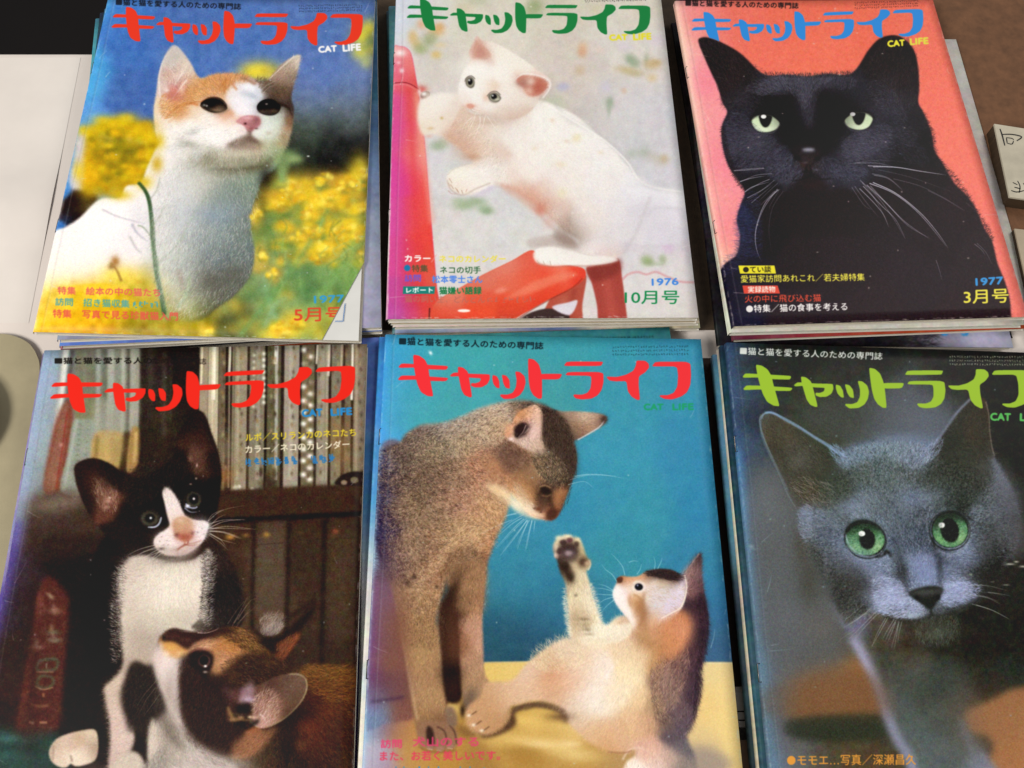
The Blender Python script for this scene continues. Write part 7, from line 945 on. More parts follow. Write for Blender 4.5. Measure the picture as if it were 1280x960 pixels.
    for p in ("500,825 470,880 450,930", "535,840 520,880 505,915", "545,845 538,890 530,935", "530,830 505,870 490,900", "470,800 420,850 370,900", "450,790 400,830 350,860", "800,710 860,712 930,730", "805,745 860,755 910,780", "820,780 880,800 935,830", "860,735 900,740 940,748"): z.line(p, .8, 'b8c0b8', .3, .6)
    # eye rims and catch-lights
    for x, y, rx, ry, rot in ((428, 549, 68, 60, 22), (726, 517, 65, 64, 10)):
        t = np.linspace(0, 2*np.pi, 30); r_ = np.radians(rot); q = np.c_[x+rx*1.1*np.cos(t)*np.cos(r_)-ry*1.08*np.sin(t)*np.sin(r_), y+rx*1.1*np.cos(t)*np.sin(r_)+ry*1.08*np.sin(t)*np.cos(r_)]
        c.line(q/z.k+z.o, 1.6, '12130f', .7, .85, False)
    z.poly("355,520 380,488 430,478 475,500 495,530 480,520 440,495 395,500 368,528", '1b211a', 2, .85); z.poly("665,500 690,462 740,450 780,468 795,495 770,480 730,468 695,480 675,520", '1b211a', 2.4, .85); z.line("495,600 510,595 520,610", 2, '171813', .9, .8, False)
    z.line("360,570 385,605 430,625 475,615", 1.1, '98a4b4', .5, .6, False); z.line("690,590 730,600 775,585 795,550", 1.1, '98a4b4', .5, .6, False)

# ---------------------------------------------------------------- helpers
def tag(o, label=None, cat=None, group=None, kind=None):
    for k, v in (('label', label), ('category', cat), ('group', group), ('kind', kind)):
        if v: o[k] = v
    return o
def empty(name, loc, label, cat, group=None):
    o = bpy.data.objects.new(name, None); SC.collection.objects.link(o); o.empty_display_size = .01; o.location = Vector(loc)*MM
    return tag(o, label, cat, group)
def mesh(name, verts, faces, mat, parent=None, uvs=None, smooth=False, mats=None, fm=None, shift=None):
    """verts in mm world coordinates; uvs per vertex"""
    v = np.asarray(verts, float)
    org = np.array(parent.location)/MM if parent is not None else (v.min(0)*[1, 1, 1] if shift is None else np.array(shift, float))
    me = bpy.data.meshes.new(name); me.from_pydata([tuple(q) for q in (v-org)*MM], [], [tuple(f) for f in faces])
    for m in (mats or [mat]): me.materials.append(m)
    if fm is not None: me.polygons.foreach_set('material_index', fm)
    if uvs is not None:
        l = me.uv_layers.new(name='UVMap'); idx = np.empty(len(me.loops), int); me.loops.foreach_get('vertex_index', idx); l.data.foreach_set('uv', np.asarray(uvs, np.float32)[idx].ravel())
    if smooth: me.polygons.foreach_set('use_smooth', [True]*len(me.polygons))
    me.update(); o = bpy.data.objects.new(name, me); SC.collection.objects.link(o)
    if parent is not None: o.parent = parent
    else: o.location = Vector(org)*MM
    return o
def lin(h):
    c = hx(h); return tuple(np.where(c <= .04045, c/12.92, ((c+.055)/1.055)**2.4))+(1,)
def mat(name, col, rough=.6, noise=0., scale=60, col2=None, bump=0., bscale=200, coat=0., stretch=None, spec=.35):
    m = bpy.data.materials.new(name); m.use_nodes = True; N = m.node_tree.nodes; L = m.node_tree.links; b = N['Principled BSDF']
    b.inputs['Base Color'].default_value = lin(col); b.inputs['Roughness'].default_value = rough; b.inputs['Specular IOR Level'].default_value = spec
    if coat: b.inputs['Coat Weight'].default_value = coat; b.inputs['Coat Roughness'].default_value = .22
    tc = N.new('ShaderNodeTexCoord'); mp = N.new('ShaderNodeMapping'); L.new(tc.outputs['Object'], mp.inputs[0])
    if stretch: mp.inputs['Scale'].default_value = stretch
    if noise or col2:
        n = N.new('ShaderNodeTexNoise'); n.inputs['Scale'].default_value = scale; n.inputs['Detail'].default_value = 7; n.inputs['Roughness'].default_value = .62; L.new(mp.outputs[0], n.inputs[0])
        r = N.new('ShaderNodeValToRGB'); c = hx(col); c2 = hx(col2) if col2 else np.clip(c*(1-noise), 0, 1)
        r.color_ramp.elements[0].position = .3; r.color_ramp.elements[1].position = .7
        r.color_ramp.elements[0].color = lin(c2); r.color_ramp.elements[1].color = lin(col); L.new(n.outputs[0], r.inputs[0]); L.new(r.outputs[0], b.inputs['Base Color'])
    if bump:
        n = N.new('ShaderNodeTexNoise'); n.inputs['Scale'].default_value = bscale; n.inputs['Detail'].default_value = 5; L.new(mp.outputs[0], n.inputs[0])
        u = N.new('ShaderNodeBump'); u.inputs['Strength'].default_value = bump; u.inputs['Distance'].default_value = .0006; L.new(n.outputs[0], u.inputs['Height']); L.new(u.outputs[0], b.inputs['Normal'])
    return m
def print_mat(name, im, rough=.5, coat=.03):
    """a printed, lightly varnished cover: image drawn above, never loaded"""
    h, w = im.shape[:2]; g = bpy.data.images.new(name, w, h); px = np.ones((h, w, 4), np.float32); px[..., :3] = np.clip(im[::-1], 0, 1)
    g.pixels.foreach_set(px.ravel()); g.update(); g.pack()
    m = bpy.data.materials.new(name); m.use_nodes = True; N = m.node_tree.nodes; L = m.node_tree.links; b = N['Principled BSDF']
    t = N.new('ShaderNodeTexImage'); t.image = g; t.extension = 'EXTEND'; t.interpolation = 'Cubic'
    uv = N.new('ShaderNodeUVMap'); uv.uv_map = 'UVMap'; L.new(uv.outputs[0], t.inputs[0]); L.new(t.outputs[0], b.inputs['Base Color'])
    b.inputs['Roughness'].default_value = rough; b.inputs['Specular IOR Level'].default_value = .14; b.inputs['Coat Weight'].default_value = coat; b.inputs['Coat Roughness'].default_value = .3
    tc = N.new('ShaderNodeTexCoord'); n = N.new('ShaderNodeTexNoise'); n.inputs['Scale'].default_value = 35; n.inputs['Detail'].default_value = 4; L.new(tc.outputs['Object'], n.inputs[0])
    u = N.new('ShaderNodeBump'); u.inputs['Strength'].default_value = .25; u.inputs['Distance'].default_value = .0005; L.new(n.outputs[0], u.inputs['Height']); L.new(u.outputs[0], b.inputs['Normal'])
    return m
def slab(name, poly, z0, z1, m, parent=None, bev=.0, mats=None):
    """extruded outline (world xy mm), optional rounded top rim"""
    p = np.array([q[:2] for q in poly], float); n = len(p); c = p.mean(0)
    if np.cross(p[1]-p[0], p[2]-p[1]) < 0: p = p[::-1]
    rings = [(p, z0), (p, z1-bev)]
    if bev:
        d = np.roll(p, -1, 0)-np.roll(p, 1, 0); d /= np.linalg.norm(d, axis=1)[:, None]; inw = np.c_[-d[:, 1], d[:, 0]]
        rings += [(p+inw*bev*.3, z1-bev*.3), (p+inw*bev, z1)]
    V = np.concatenate([np.c_[q, np.full(n, z)] for q, z in rings]); F = [tuple(range(n))[::-1]]
    for k in range(len(rings)-1): F += [(k*n+i, k*n+(i+1) % n, (k+1)*n+(i+1) % n, (k+1)*n+i) for i in range(n)]
    F.append(tuple(range((len(rings)-1)*n, len(rings)*n)))
    return mesh(name, V, F, m, parent)
def tube(name, pts, r, m, parent, n=8):
    pts = np.asarray(pts, float); V = []; F = []
    for i, p in enumerate(pts):
        d = pts[min(i+1, len(pts)-1)]-pts[max(i-1, 0)]; d /= np.linalg.norm(d); a = np.cross(d, [0, 0, 1.]) if abs(d[2]) < .9 else np.cross(d, [1., 0, 0]); a /= np.linalg.norm(a); b = np.cross(d, a)
        for k in range(n): t = 2*math.pi*k/n; V.append(p+r*(a*math.cos(t)+b*math.sin(t)))
    for i in range(len(pts)-1): F += [(i*n+k, i*n+(k+1) % n, (i+1)*n+(k+1) % n, (i+1)*n+k) for k in range(n)]
    F += [tuple(range(n)), tuple(range((len(pts)-1)*n, len(pts)*n))[::-1]]
    return mesh(name, V, F, m, parent, smooth=True)
# ---------------------------------------------------------------- a magazine
PAPER = mat('old_page_edges', 'e6dcc6', .85, .24, 300, bump=.5, bscale=500, stretch=(1, 1, 30))
PAPER2 = mat('yellowed_page_edges', 'dcc9a6', .85, .28, 260, bump=.5, bscale=500, stretch=(1, 1, 30))
PAPER3 = mat('pale_page_edges', 'e2e6d6', .85, .2, 280, bump=.5, bscale=500, stretch=(1, 1, 30))
TOPPAGE = mat('first_page', 'dcdad4', .7, .06, 20)
STEEL = mat('staple_steel', '6a6660', .35, spec=.8); STEEL.node_tree.nodes['Principled BSDF'].inputs['Metallic'].default_value = .9
def quad_at(px, pl):
    """where four photo corners (TL TR BR BL) fall on the plane pl: z = z0+ax*x+ay*y"""
    out = []
    for x, y in px:
        d = ray(x, y); k = (pl[0]-CH)/(d[2]-pl[1]*d[0]-pl[2]*d[1]); out.append((d*k)[:2])
    return np.array(out)
def shifted(q, dx, dy, rot, sw=1., sh=1.):
    c = q.mean(0); u = (q[1]-q[0]); u /= np.linalg.norm(u); v = np.array([-u[1], u[0]]); t = math.radians(rot); R = np.array([[math.cos(t), -math.sin(t)], [math.sin(t), math.cos(t)]])
    w, h = 182*sw, 257*sh; base = [(-w/2, h/2), (w/2, h/2), (w/2, -h/2), (-w/2, -h/2)]
    return np.array([c+u*dx+v*dy+R @ (u*a+v*b) for a, b in base])
def magazine(q, zf, f0, f1, cover, label, group, pages=PAPER, nx=26, ny=34, cut=None, staples=False, wave=0., seed=0, back=None, cover_edge=None, curl=0.):
    r = np.random.default_rng(seed); Hm = homog([(0, 1), (1, 1), (1, 0), (0, 0)], q)
    c0 = q.mean(0); zb = lambda p: zf(p)*f0; zt = lambda p: zf(p)*f1
    root = empty('magazine', (*c0, float(zb(c0[None])[0])), label, 'magazine', group)
    th = float((zt(c0[None])-zb(c0[None]))[0]); rr = min(1.7, th*.5); du = 1/182.
    tt = np.linspace(0, 1, ny+1)
    # front cover with a rounded fold at the spine
    prof = []                                                           # (s, inset drop fraction)
    for k in range(6): a = math.pi/2*k/5; prof.append((rr*(1-math.sin(a))*du*.75+0, -(rr*(1-math.cos(a)))))
    prof = [(0.0, -th*.92)]+[(s_, d_) for s_, d_ in prof[::-1]]          # from the bottom of the fold up
    prof = [(0., -th*.92), (0., -rr)]+[(du*rr*(1-math.cos(math.pi/2*k/5))*.8, -rr*(1-math.sin(math.pi/2*k/5))) for k in range(1, 6)]
    s0 = prof[-1][0]; xs = prof+[(s0+(1-s0)*k/nx, 0.) for k in range(1, nx+1)]
    V = []; UV = []; wv = r.random((3, 3))*6
    for t in tt:
        for s_, d_ in xs:
            p = happ(Hm, np.array([[s_, t]]))[0]; z = zt(p[None])[0]+d_
            if d_ > -.01:
                z += wave*(math.sin(s_*4+wv[0, 0]+t*3)*.5+math.sin(t*5+wv[0, 1]-s_*2)*.5)*min(1, s_*6)
                z += curl*max(0, s_-.8)**2*max(0, .35-t)*140
            V.append((*p, z)); UV.append((s_, t))
    m_ = len(xs); F = [(j*m_+i, j*m_+i+1, (j+1)*m_+i+1, (j+1)*m_+i) for j in range(ny) for i in range(m_-1)]; n0 = len(V); fm = [0]*len(F)
    rim = [i for i in range(m_)]+[j*m_+m_-1 for j in range(1, ny+1)]+[ny*m_+i for i in range(m_-2, -1, -1)]
    for k in rim: V.append((V[k][0], V[k][1], V[k][2]-.35)); UV.append(UV[k])
    for k in range(len(rim)-1): F.append((rim[k+1], rim[k], n0+k, n0+k+1)); fm.append(1)
    o = mesh('front_cover', V, F, None, root, UV, True, [cover, cover_edge or EDGE], fm)
    o.data.polygons.foreach_set('use_smooth', [f == 0 for f in fm])
    if cut:
        bm = bmesh.new(); bm.from_mesh(o.data); a, b = [np.array(happ(Hm, np.array([u_]))[0]) for u_ in cut]; n = np.array([b[1]-a[1], a[0]-b[0]]); n /= np.linalg.norm(n)
        org = np.array(root.location)/MM; pc = Vector(((a[0]-org[0])*MM, (a[1]-org[1])*MM, 0)); inside = np.array(happ(Hm, np.array([[.5, .5]]))[0]); n = n if (inside-a) @ n < 0 else -n
        bmesh.ops.bisect_plane(bm, geom=bm.verts[:]+bm.edges[:]+bm.faces[:], plane_co=pc, plane_no=(n[0], n[1], 0), clear_outer=True); bm.to_mesh(o.data); bm.free()
    # the pages: a pile of signatures whose edges are not quite flush
    nl = max(3, int(th/.55)); V = []; F = []; fm = []
    for k in range(nl):
        tp = 1-max(.06*th, .38+wave*1.3)/th-.06; a0, a1 = .06+(tp*k)/nl, .06+tp*(k+1)/nl-.012; e = .8+.5*(k/nl)+r.normal()*.16; es = (rr*.9)*du; ft, fb = (1.1+r.normal()*.15)/257, (.7+r.normal()*.22)/257
        cs = [(es+.002, fb), (1-e*du, fb+r.normal()*.0004), (1-e*du+r.normal()*.0005, 1-ft), (es+.002, 1-ft)]
        for a_ in (a0, a1):
            for u_ in cs: p = happ(Hm, np.array([u_]))[0]; z0, z1 = zb(p[None])[0], zt(p[None])[0]; V.append((*p, z0+(z1-z0)*a_))
        b = 8*k; F += [(b+3, b+2, b+1, b), (b+4, b+5, b+6, b+7)]+[(b+i, b+(i+1) % 4, b+4+(i+1) % 4, b+4+i) for i in range(4)]; fm += [0, 1 if k == nl-1 else 0, 0, 0, 0, 0]
    mesh('pages', V, F, None, root, mats=[pages, TOPPAGE], fm=fm)
    # back cover
    V = []
    for a_ in (.012, .05):
        for u_ in ((0.006, 0), (1, 0), (1, 1), (0.006, 1)): p = happ(Hm, np.array([u_]))[0]; z0, z1 = zb(p[None])[0], zt(p[None])[0]; V.append((*p, z0+(z1-z0)*a_))
    mesh('back_cover', V, [(3, 2, 1, 0), (4, 5, 6, 7), (0, 1, 5, 4), (1, 2, 6, 5), (2, 3, 7, 6), (3, 0, 4, 7)], back or WHITE, root)
    if staples:
        for t in (.26, .74):
            P3 = []
            for dt, ds, dz in ((0, .004, -.1), (0, -.001, -.9*rr), (0.035, -.001, -.9*rr), (.035, .004, -.1)): p = happ(Hm, np.array([[ds, t+dt]]))[0]; P3.append((*p, zt(p[None])[0]+dz))
            tube('staple', P3, .32, STEEL, root, 6)
    return root
def warp(cv, quad, w=840, h=1186):
    """canvas -> flat cover image, by the four photo corners the canvas was drawn around"""
    Hi = homog([(0, 1), (1, 1), (1, 0), (0, 0)], quad); u, v = np.meshgrid((np.arange(w)+.5)/w, 1-(np.arange(h)+.5)/h)
    p = (happ(Hi, np.c_[u.ravel(), v.ravel()])-[cv.x0, cv.y0])*S-.5
    x = np.clip(p[:, 0], 0, cv.w-1.001); y = np.clip(p[:, 1], 0, cv.h-1.001); xi, yi = x.astype(int), y.astype(int); fx, fy = (x-xi)[:, None], (y-yi)[:, None]
    im = np.clip(cv.im, 0, 1); im = np.where(im <= .04045, im/12.92, ((im+.055)/1.055)**2.4); im = np.clip(im*1.01-.005, .002, 1); im = np.where(im <= .0031308, im*12.92, 1.055*im**(1/2.4)-.055)   # ink values
    return ((im[yi, xi]*(1-fx)+im[yi, xi+1]*fx)*(1-fy)+(im[yi+1, xi]*(1-fx)+im[yi+1, xi+1]*fx)*fy).reshape(h, w, 3)
EDGE = mat('cover_paper_edge', 'd9cfbb', .8, .2, 300); WHITE = mat('white_cover_stock', 'd8d2c6', .6, .08, 60)
EDGE_DARK = mat('dark_cover_edge', '6a645c', .8, .3, 300)
# ---------------------------------------------------------------- table and what lies on it
TAB = mat('white_table_top', 'e6dad0', .5, .07, 9, bump=.15, bscale=90)
a = [at(-700, 67)[:2], at(1700, 67)[:2]]
tb = [(-900, -500), (1100, -500), tuple(a[1]), tuple(a[0])]
top = slab('table_top', tb, -24, 0, TAB, bev=1.5); tag(top, kind='structure')
fl = mesh('floor', [(-4000, -3000, -720), (4000, -3000, -720), (4000, 5000, -720), (-4000, 5000, -720)], [(0, 1, 2, 3)], mat('dark_floor', '16100e', .9, .3, 3)); tag(fl, kind='structure')
# white sheet left of the first stack, added; its rise makes soft shade
e_ = [at(-260, 74)[:2], at(101, 72)[:2], at(36, 404)[:2], at(-330, 404)[:2]]; Hs = homog([(0, 1), (1, 1), (1, 0), (0, 0)], e_); cb = at(-12, 262)[:2]; V = []; nn_ = 46
for j in range(nn_+1):
    for i in range(nn_+1):
        p_ = happ(Hs, np.array([[i/nn_, j/nn_]]))[0]; d_ = (p_-cb) @ np.array([[.8, -.6], [.6, .8]]); ed = min(i, nn_-i, j, nn_-j)/nn_
        V.append((*p_, .2+6*math.exp(-(d_[0]/30)**2-(d_[1]/24)**2)))
sh = mesh('added_paper_sheet', V, [(j*(nn_+1)+i, j*(nn_+1)+i+1, (j+1)*(nn_+1)+i+1, (j+1)*(nn_+1)+i) for j in range(nn_) for i in range(nn_)], mat('added_white_sheet', 'e6dcd2', .5, .04, 20), smooth=True)
md = sh.modifiers.new('thickness', 'SOLIDIFY'); md.thickness = .00012; md.use_rim = False; tag(sh, 'added blank white paper sheet, buckled for soft shade, left of the yellow flower stack', 'paper')
BROWN = mat('brown_card', '3a2c1e', .75, .25, 300, bump=.3, bscale=400)
def pxs(pts, z): return [at(x, y, z)[:2] for x, y in pts]
tag(slab('card_sheet', pxs([(452, -60), (842, -60), (897, 412), (466, 412)], 1), .3, 1.4, mat('dark_olive_brown_card', '4a3b2b', .8, .2, 250, bump=.3, bscale=400), bev=.3), 'dark olive brown card sheet under the white kitten stack, showing along its right side', 'card')
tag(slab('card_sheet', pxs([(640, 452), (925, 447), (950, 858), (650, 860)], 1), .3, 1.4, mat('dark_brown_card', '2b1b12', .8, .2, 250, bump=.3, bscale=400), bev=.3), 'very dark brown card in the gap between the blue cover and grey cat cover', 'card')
board = slab('card_board', pxs([(1010, -160), (1500, -160), (1500, 300), (1120, 330)], 3), .3, 3.3, mat('brown_cardboard', '7a5439', .85, .22, 120, bump=.5, bscale=260), bev=.8)
tag(board, 'large plain brown cardboard sheet behind the black cat stack at the top right', 'cardboard')
# printed slip in the lower gap
slip = empty('printed_slip', at(930, 920), 'white printed slip with dark rules, in the gap right of the blue cover', 'paper slip')
slab('sheet', pxs([(860, 866), (960, 864), (968, 908), (862, 911)], .6), .2, .8, mat('white_slip', 'ded6ce', .6, .08, 40), slip)
for y in (889.5, 900.5): slab('printed_rule', pxs([(905, y-1), (950, y-1), (950, y+.6), (905, y+.6)], .9), .84, .92, mat('rule_ink', '2a201c', .7), slip)
slab('grey_band', pxs([(860, 911.5), (970, 909), (974, 924), (862, 926)], .6), .2, 1.1, mat('grey_band_card', '4c463e', .7, .4, 300), slip)
slab('tan_card', pxs([(860, 926.5), (976, 924.6), (984, 1000), (862, 1000)], .6), .2, .8, mat('tan_card', 'a4846c', .7, .2, 80), slip)
# beige tray and black dish at the left edge
tray = empty('tray', at(-80, 560), 'flat beige tray with a rounded corner beside the tuxedo kitten stack', 'tray')
o1 = [(-420, 424), (-120, 422), (-20, 421), (5, 421), (22, 425), (36, 433), (45, 447), (48, 463), (44, 500), (30, 570), (10, 690), (-30, 900), (-60, 1050), (-420, 1050)]
slab('tray_base', pxs(smooth(P(' '.join(f'{x},{y}' for x, y in o1))[1:-1], 4, False), 2), .3, 3.4, mat('beige_tray', 'a89c7c', .6, .12, 20, bump=.2, bscale=200), tray, bev=1.2)
dc = at(-80, 532, 6)[:2]; dr = np.linalg.norm(at(-1, 530, 6)[:2]-dc)
dish = empty('dish', (*dc, 3.4), 'black glossy round dish at the left edge on the beige tray', 'dish')
GLOSS = mat('black_glaze', '0d0b0b', .12, coat=.8, spec=.6)
prof = [(0, 4.6), (dr*.6, 4.6), (dr*.86, 6), (dr*.93, 11), (dr*.97, 13), (dr, 12.4), (dr*.985, 10), (dr*.8, 4), (dr*.62, 3.5), (0, 3.5)]
V = []; n = 72
for R_, z in prof: V += [(dc[0]+R_*math.cos(2*math.pi*k/n), dc[1]+R_*math.sin(2*math.pi*k/n), z) for k in range(n)]
mesh('bowl', V, [(i*n+k, i*n+(k+1) % n, (i+1)*n+(k+1) % n, (i+1)*n+k) for i in range(len(prof)-1) for k in range(n)], GLOSS, dish, smooth=True)
mesh('dish_lining', [(dc[0]+dr*.6*math.cos(2*math.pi*k/n), dc[1]+dr*.6*math.sin(2*math.pi*k/n), 4.75) for k in range(n)], [tuple(range(n))], mat('dish_lining', '55503f', .6), dish)
# calligraphy box at the right edge
q = pxs([(1243, 155), (1345, 171), (1372, 262), (1262, 246)], 14)
bx = empty('box', (*np.mean(q, 0), 3.3), 'small pale wooden box with brush lettering on its lid, at the right edge', 'box')
slab('box_body', [np.array(p)*1 for p in q], 3.4, 12.6, mat('box_wood', '4a3826', .7, .3, 60, stretch=(1, 8, 1)), bx, bev=.5)
slab('lid', [np.mean(q, 0)+(np.array(p)-np.mean(q, 0))*1.004 for p in q], 12.7, 14.2, mat('pale_lid', 'cfc5ae', .7, .16, 40, bump=.2), bx, bev=.3)
INK = mat('brush_ink', '14110e', .6)
def stroke(pts, w, z, parent):
    p = np.array([at(x, y, z)[:2] for x, y in smooth(P(pts), 5, False)]); d = np.gradient(p, axis=0); nn = np.c_[-d[:, 1], d[:, 0]]; nn /= np.linalg.norm(nn, axis=1)[:, None]; k = len(p); ww = w*(.55+.45*np.sin(np.linspace(.4, 2.9, k)))[:, None]/2
    V = [(*v, z) for v in np.r_[p+nn*ww, p-nn*ww]]; mesh('brush_stroke', V, [(i, i+1, k+i+1, k+i) for i in range(k-1)], INK, parent)
for pts, w in (("1250,161 1253,170 1256,182", 1.1), ("1253,168 1265,168 1277,171 1271,176", 1.1), ("1258,172 1259,179", .8), ("1258,172 1265,173 1267,175", .8), ("1259,179 1265,180 1267,176", .8), ("1266,228 1272,231", .8), ("1268,234 1276,236", .9), ("1264,238 1271,240 1281,238", .9), ("1272,226 1275,233 1274,241", .8), ("1279,229 1283,233", .8)): stroke(pts, w, 14.28, bx)
q2 = pxs([(1268, 286), (1360, 296), (1390, 420), (1296, 412)], 9)
bx2 = empty('box', (*np.mean(q2, 0), 3.3), 'plain cream box lid below the lettered box at the right edge', 'box')
slab('box_body', q2, .3, 8, mat('cream_box_side', '3f3020', .75, .2, 50), bx2, bev=.5); slab('lid', q2, 8.1, 9.4, mat('cream_lid', 'b8a890', .75, .12, 40), bx2, bev=.3)
# ---------------------------------------------------------------- the six stacks
QD = {
 'M1': [(134, -2), (469, -2), (451, 426), (40, 415)], 'M2': [(495, -16), (825, -12), (873, 397), (482, 399)], 'M3': [(843, 1), (1166, 0), (1285, 396), (916, 408)],
 'M4': [(54, 438), (459, 430), (439, 1050), (-54, 1075)], 'M5': [(481, 418), (876, 424), (935, 1030), (448, 1035)], 'M6': [(907, 428), (1290, 441), (1432, 1035), (969, 1034)]}
PL = {'M1': (30.9662, 0.002042, -0.022003), 'M2': (21.9224, 0.004612, 0.001656), 'M3': (16.1908, -0.003723, 0.012623), 'M4': (21.3005, 0.020901, 0.028853), 'M5': (24.3105, 0.000499, -0.008675), 'M6': (26.9168, -0.014891, -0.010934)}
def small(txt, sg=30, extra=None, amp=.06, seed=1):
    c = Cv(0, 0, 182, 257); c.im = c.field(txt, sg); c.mottle(None, 14, amp, seed, .5); c.mottle(None, 4, amp, seed+3, .5)
    if extra: extra(c)
    c.grain(.03, seed); return c.im
def stack(key, cv, toplabel, th, under, topargs={}):
    pl = PL[key]; zf = lambda p: pl[0]+pl[1]*p[:, 0]+pl[2]*p[:, 1]; q = quad_at(QD[key], pl); cum = np.cumsum([0]+th[::-1])[::-1]/sum(th)
    grp = 'cat magazines stacked in six piles'
    top = magazine(q, zf, cum[1], cum[0], print_mat('printed_cover', warp(cv, QD[key])), toplabel, grp, seed=hash_(key), wave=.22, staples=True, **topargs)
    for i, (dx, dy, rot, im, label, kw) in enumerate(under):
        magazine(shifted(q, dx, dy, rot, *kw.pop('size', (1, 1))), zf, cum[i+2], cum[i+1]-.004, print_mat('printed_cover', im), label, grp, seed=hash_(key)+i+1, nx=8, ny=10, **kw)
    return top, zf
def hash_(k): return int(k[1])*10
BL_ = lambda a, b, c, d: f"0,0,{a} 182,0,{b} 0,257,{c} 182,257,{d}"
def bottom_text(c): c.text("月号", 132, 249, 158, 249, 13, '3a8ccc'); c.fur(c.mask("60,200 120,205 128,260 50,260", 2), 2500, 7, "120,230,-10 60,230,180", .3, .5, .8, col='141014')
def toptext(c):
    for k in range(3): c.marks(122, 7+k*2.6, 172, 7+k*2.6, 1.9, '143c44', 30, .85, 90+k)
    c.text("■猫と猫を愛する人のための専門誌", 14, 12, 88, 12, 4, '14242c')
mag1, zf1 = stack('M1', cover_yellow_flowers(), 'top magazine with orange and white cat among yellow flowers, cover corner torn off', [2.9, 3.2, 3.2, 3.2, 4.2, 4.6], [
  (5.6, 1.9, 1.1, small(BL_('4a5a70', '2f5674', '8a8c9c', 'b4b4cc')+" 182,110,2a5a7a 182,150,8a9cc0 160,200,b4b4cc"), 'magazine second in the yellow flower pile, blue to lavender edge showing at right', dict()),
  (4.6, .6, 1.6, small(BL_('4a98b8', '6a8ab8', '5a78c0', '5a78c0')), 'blue edged magazine third in the pile under the yellow flower cover', dict()),
  (2.2, 1.3, 2.3, small(BL_('2c4658', '3a3440', 'b86a78', 'a89aa0')), 'pink cornered magazine fourth in the pile under the yellow flower cover', dict()),
  (0, .2, 3.0, small(BL_('50a0b0', '201c20', '100c10', '181014')+" 90,257,141014"), 'black covered magazine fifth in the pile under the yellow flower cover', dict()),
  (-.5, -1.2, 3.4, small(BL_('605048', '806858', '8c7480', 'c0522c')+" 90,257,b0522e"), 'red edged magazine at the bottom of the pile under the yellow flower cover', dict(pages=PAPER2))],
  dict(cut=[(1.002, 0.1981), (0.8878, 0.0052)]))
stack('M2', cover_white_kitten(), 'top magazine of a white kitten climbing on a red chair', [3.8, 3.4, 3.6, 3.6, 3.9, 4], [
  (.3, -.4, .15, small(BL_('c8c0b4', 'd8ccb8', 'd8d0c0', 'd8c8b0')), 'cream magazine directly under the white kitten cover', dict(pages=PAPER2)),
  (1.4, -.6, .6, small(BL_('5a8a94', 'c8bcae', 'dcc8c0', 'dcc8b0')), 'pinkish white magazine third in the pile under the white kitten cover', dict()),
  (1.8, -2.6, .9, small(BL_('588c94', 'b8ae9c', '8c98b4', 'c8c0a0')+" 90,257,5c6a90 60,257,a8a8b8 130,257,c8c0a8", 14), 'mottled lavender covered magazine fourth in the pile under the white kitten cover', dict()),
  (-2.4, .6, 1.9, small(BL_('4c8088', '6a8a8c', '6c9098', '807868')), 'teal spined magazine fifth in the pile, poking out left of the white kitten cover', dict()),
  (-3.2, .8, 2.3, small(BL_('3c6068', '5a6a6c', '4c7078', '605848')), 'grey teal magazine at the bottom of the pile under the white kitten cover', dict())])
stack('M3', cover_black_cat(), 'top magazine of a black cat with pale green eyes on a coral ground', [4.6, 4.8, 3.2, 3.2, 3.2, 2.8], [
  (.1, -.1, .05, small(BL_('c8b4a0', 'c8b4a0', 'd8d4c4', 'd8d4c4')), 'thick pale magazine directly under the black cat cover', dict(pages=PAPER3)),
  (1.4, -1.9, .75, small(BL_('3a2024', 'a04028', '4c2434', 'b84a24')+" 40,257,a83c50 90,257,b04a24"), 'rust orange magazine third in the pile under the black cat cover', dict(pages=PAPER2)),
  (-1, -8.6, -2.2, small(BL_('141012', '181416', '141016', 'c8c8e0')+" 90,257,141014 125,257,181418 140,257,b4b4cc 182,200,b0b0cc", 14, bottom_text), 'black covered magazine with blue numerals sticking out below the black cat cover', dict(cover_edge=EDGE_DARK)),
  (19, -9, -.9, small(BL_('dcd4cc', 'e0d8d0', 'dcd8d0', 'e0d8d0'), 16), 'smaller pale magazine sticking out to the right of the black cat cover', dict(size=(.99, .9))),
  (-1.2, -3, .1, small(BL_('141012', '181416', '141016', '181418')), 'worn black magazine, its spine out left of the black cat cover', dict(cover_edge=EDGE_DARK, back=EDGE_DARK))])
stack('M4', cover_tuxedo_kitten(), 'top magazine of a tuxedo kitten and a tortoiseshell kitten before bookshelves', [3.8, 4, 4.4, 4.4, 4.2], [
  (-2.2, -1, -.25, small(BL_('8c84b0', '6c5c80', '4a3c88', '3c3060')), 'purple spined magazine directly under the two kittens cover, out a little to the left', dict()),
  (-1, -.5, .4, small(BL_('6a5a80', '504868', '4a3c70', '3c3060')), 'dull violet magazine third in the pile under the two kittens cover', dict()),
  (1, 0, -.4, small(BL_('a8a0a0', '90888c', '706878', '605868')), 'grey magazine fourth in the pile under the two kittens cover', dict()),
  (.5, .5, .5, small(BL_('5a4c48', '504440', '4c4038', '3c3028')), 'brown magazine at the bottom of the pile under the two kittens cover', dict())])
BLUE = mat('blue_print', '3a78b4', .6)
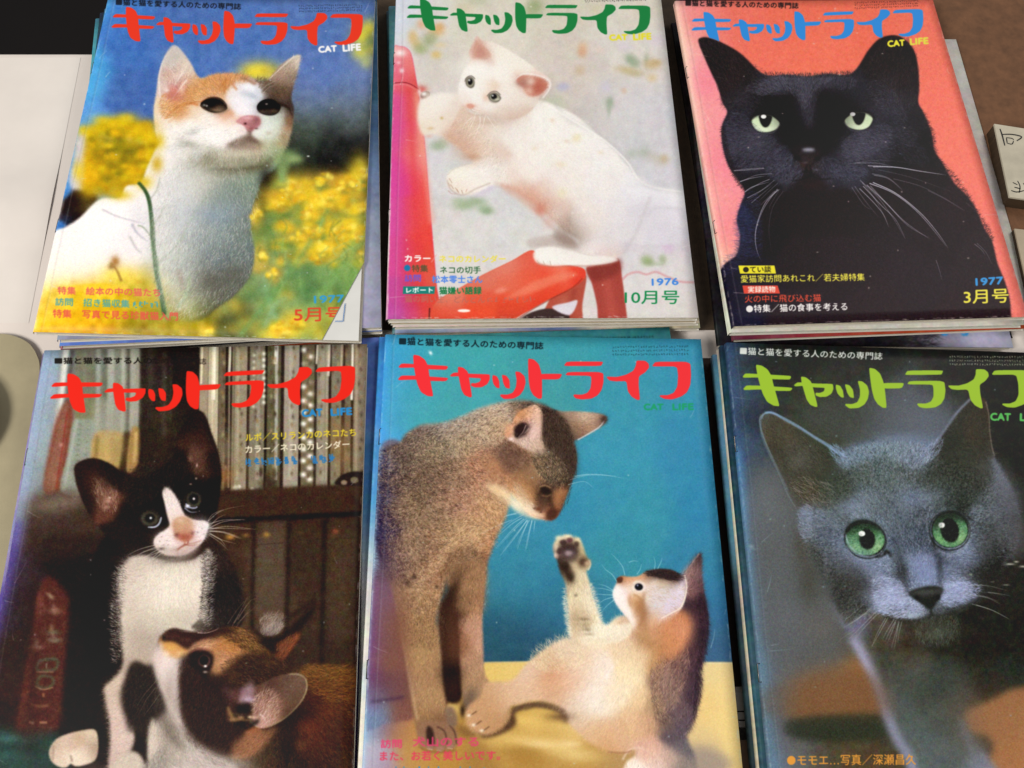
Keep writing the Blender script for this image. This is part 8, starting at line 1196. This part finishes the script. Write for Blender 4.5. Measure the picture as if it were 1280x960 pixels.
for a_, b_, w_ in (((431.5, 380), (429, 402.5), .9), ((429.6, 402.5), (419, 402.5), .9)):
    d_ = np.array(b_)-a_; n_ = np.array([d_[1], -d_[0]])/np.hypot(*d_)*w_/2; V = []
    for p_ in (a_+n_, b_+n_, b_-n_, a_-n_): p_ = at(*p_, 24.2); V.append((p_[0], p_[1], float(zf1(p_[None])[0])-.1))
    mesh('printed_frame_line', V, [(0, 1, 2, 3)], BLUE, mag1)
stack('M5', cover_tabby_and_kitten(), 'top magazine of a brown cat looking down at its pawing kitten on blue', [3.4, 3.6, 3.8, 4, 4, 4.2], [
  (-3.6, .6, .35, small("0,0,3c8cd0 0,115,4a94d0 0,128,e4dccc 0,257,e8e0d0 182,0,3c8c98 182,257,d8c8a0 60,0,48a0b0", 12), 'pale blue spined magazine directly under the blue cover, cream toward its foot', dict()),
  (-8, 6.4, 3.3, small("0,0,5a78c0 0,115,4a84c0 0,128,d8d4cc 0,257,e0d8c8 182,0,3a9098 182,257,c0b090 60,0,3f969c", 12, toptext), 'teal magazine, its top right corner peeking out above the blue cover', dict()),
  (-9.4, .6, .9, small("0,0,3a98cc 0,115,3f8cc8 0,135,d8d0c0 0,257,d8d0c0 182,0,4898a8 182,257,c0b090", 12), 'bright blue spined magazine furthest out left under the blue cover', dict()),
  (-3, 2, .6, small(BL_('c8c4a0', 'b8b890', 'c0b8a0', 'c0b8a0')), 'yellowish magazine fifth in the pile under the blue cover', dict(pages=PAPER2)),
  (-2, 1, 0, small(BL_('a8a498', 'a8a498', 'a09888', 'a09888')), 'grey magazine at the bottom of the pile under the blue cover', dict())])
stack('M6', cover_grey_cat(), 'top magazine of a grey cat with bright green eyes on black', [3.6, 3.8, 3.6, 3.6, 3.8, 3.8], [
  (-3.2, -.2, .25, small(BL_('1c3c4c', '1a2428', '30505c', '30404c')), 'dark teal magazine directly under the grey cat cover', dict(pages=PAPER)),
  (-3.6, -.6, .1, small(BL_('d0ccb8', 'a8a89c', 'c8bea4', 'b0a890')), 'cream spined magazine third in the pile under the grey cat cover', dict()),
  (-6, -2.6, .25, small(BL_('5890ac', '4c7080', '3c5058', '28343c')), 'slate blue magazine fourth in the pile, showing left of the grey cat cover', dict()),
  (-5, -2, .5, small(BL_('3c6070', '3c5058', '28383c', '20282c')), 'dark slate magazine fifth in the pile under the grey cat cover', dict()),
  (-3, -1, .2, small(BL_('28282c', '28282c', '1c1c1c', '1c1c1c')), 'black magazine at the bottom of the pile under the grey cat cover', dict())])
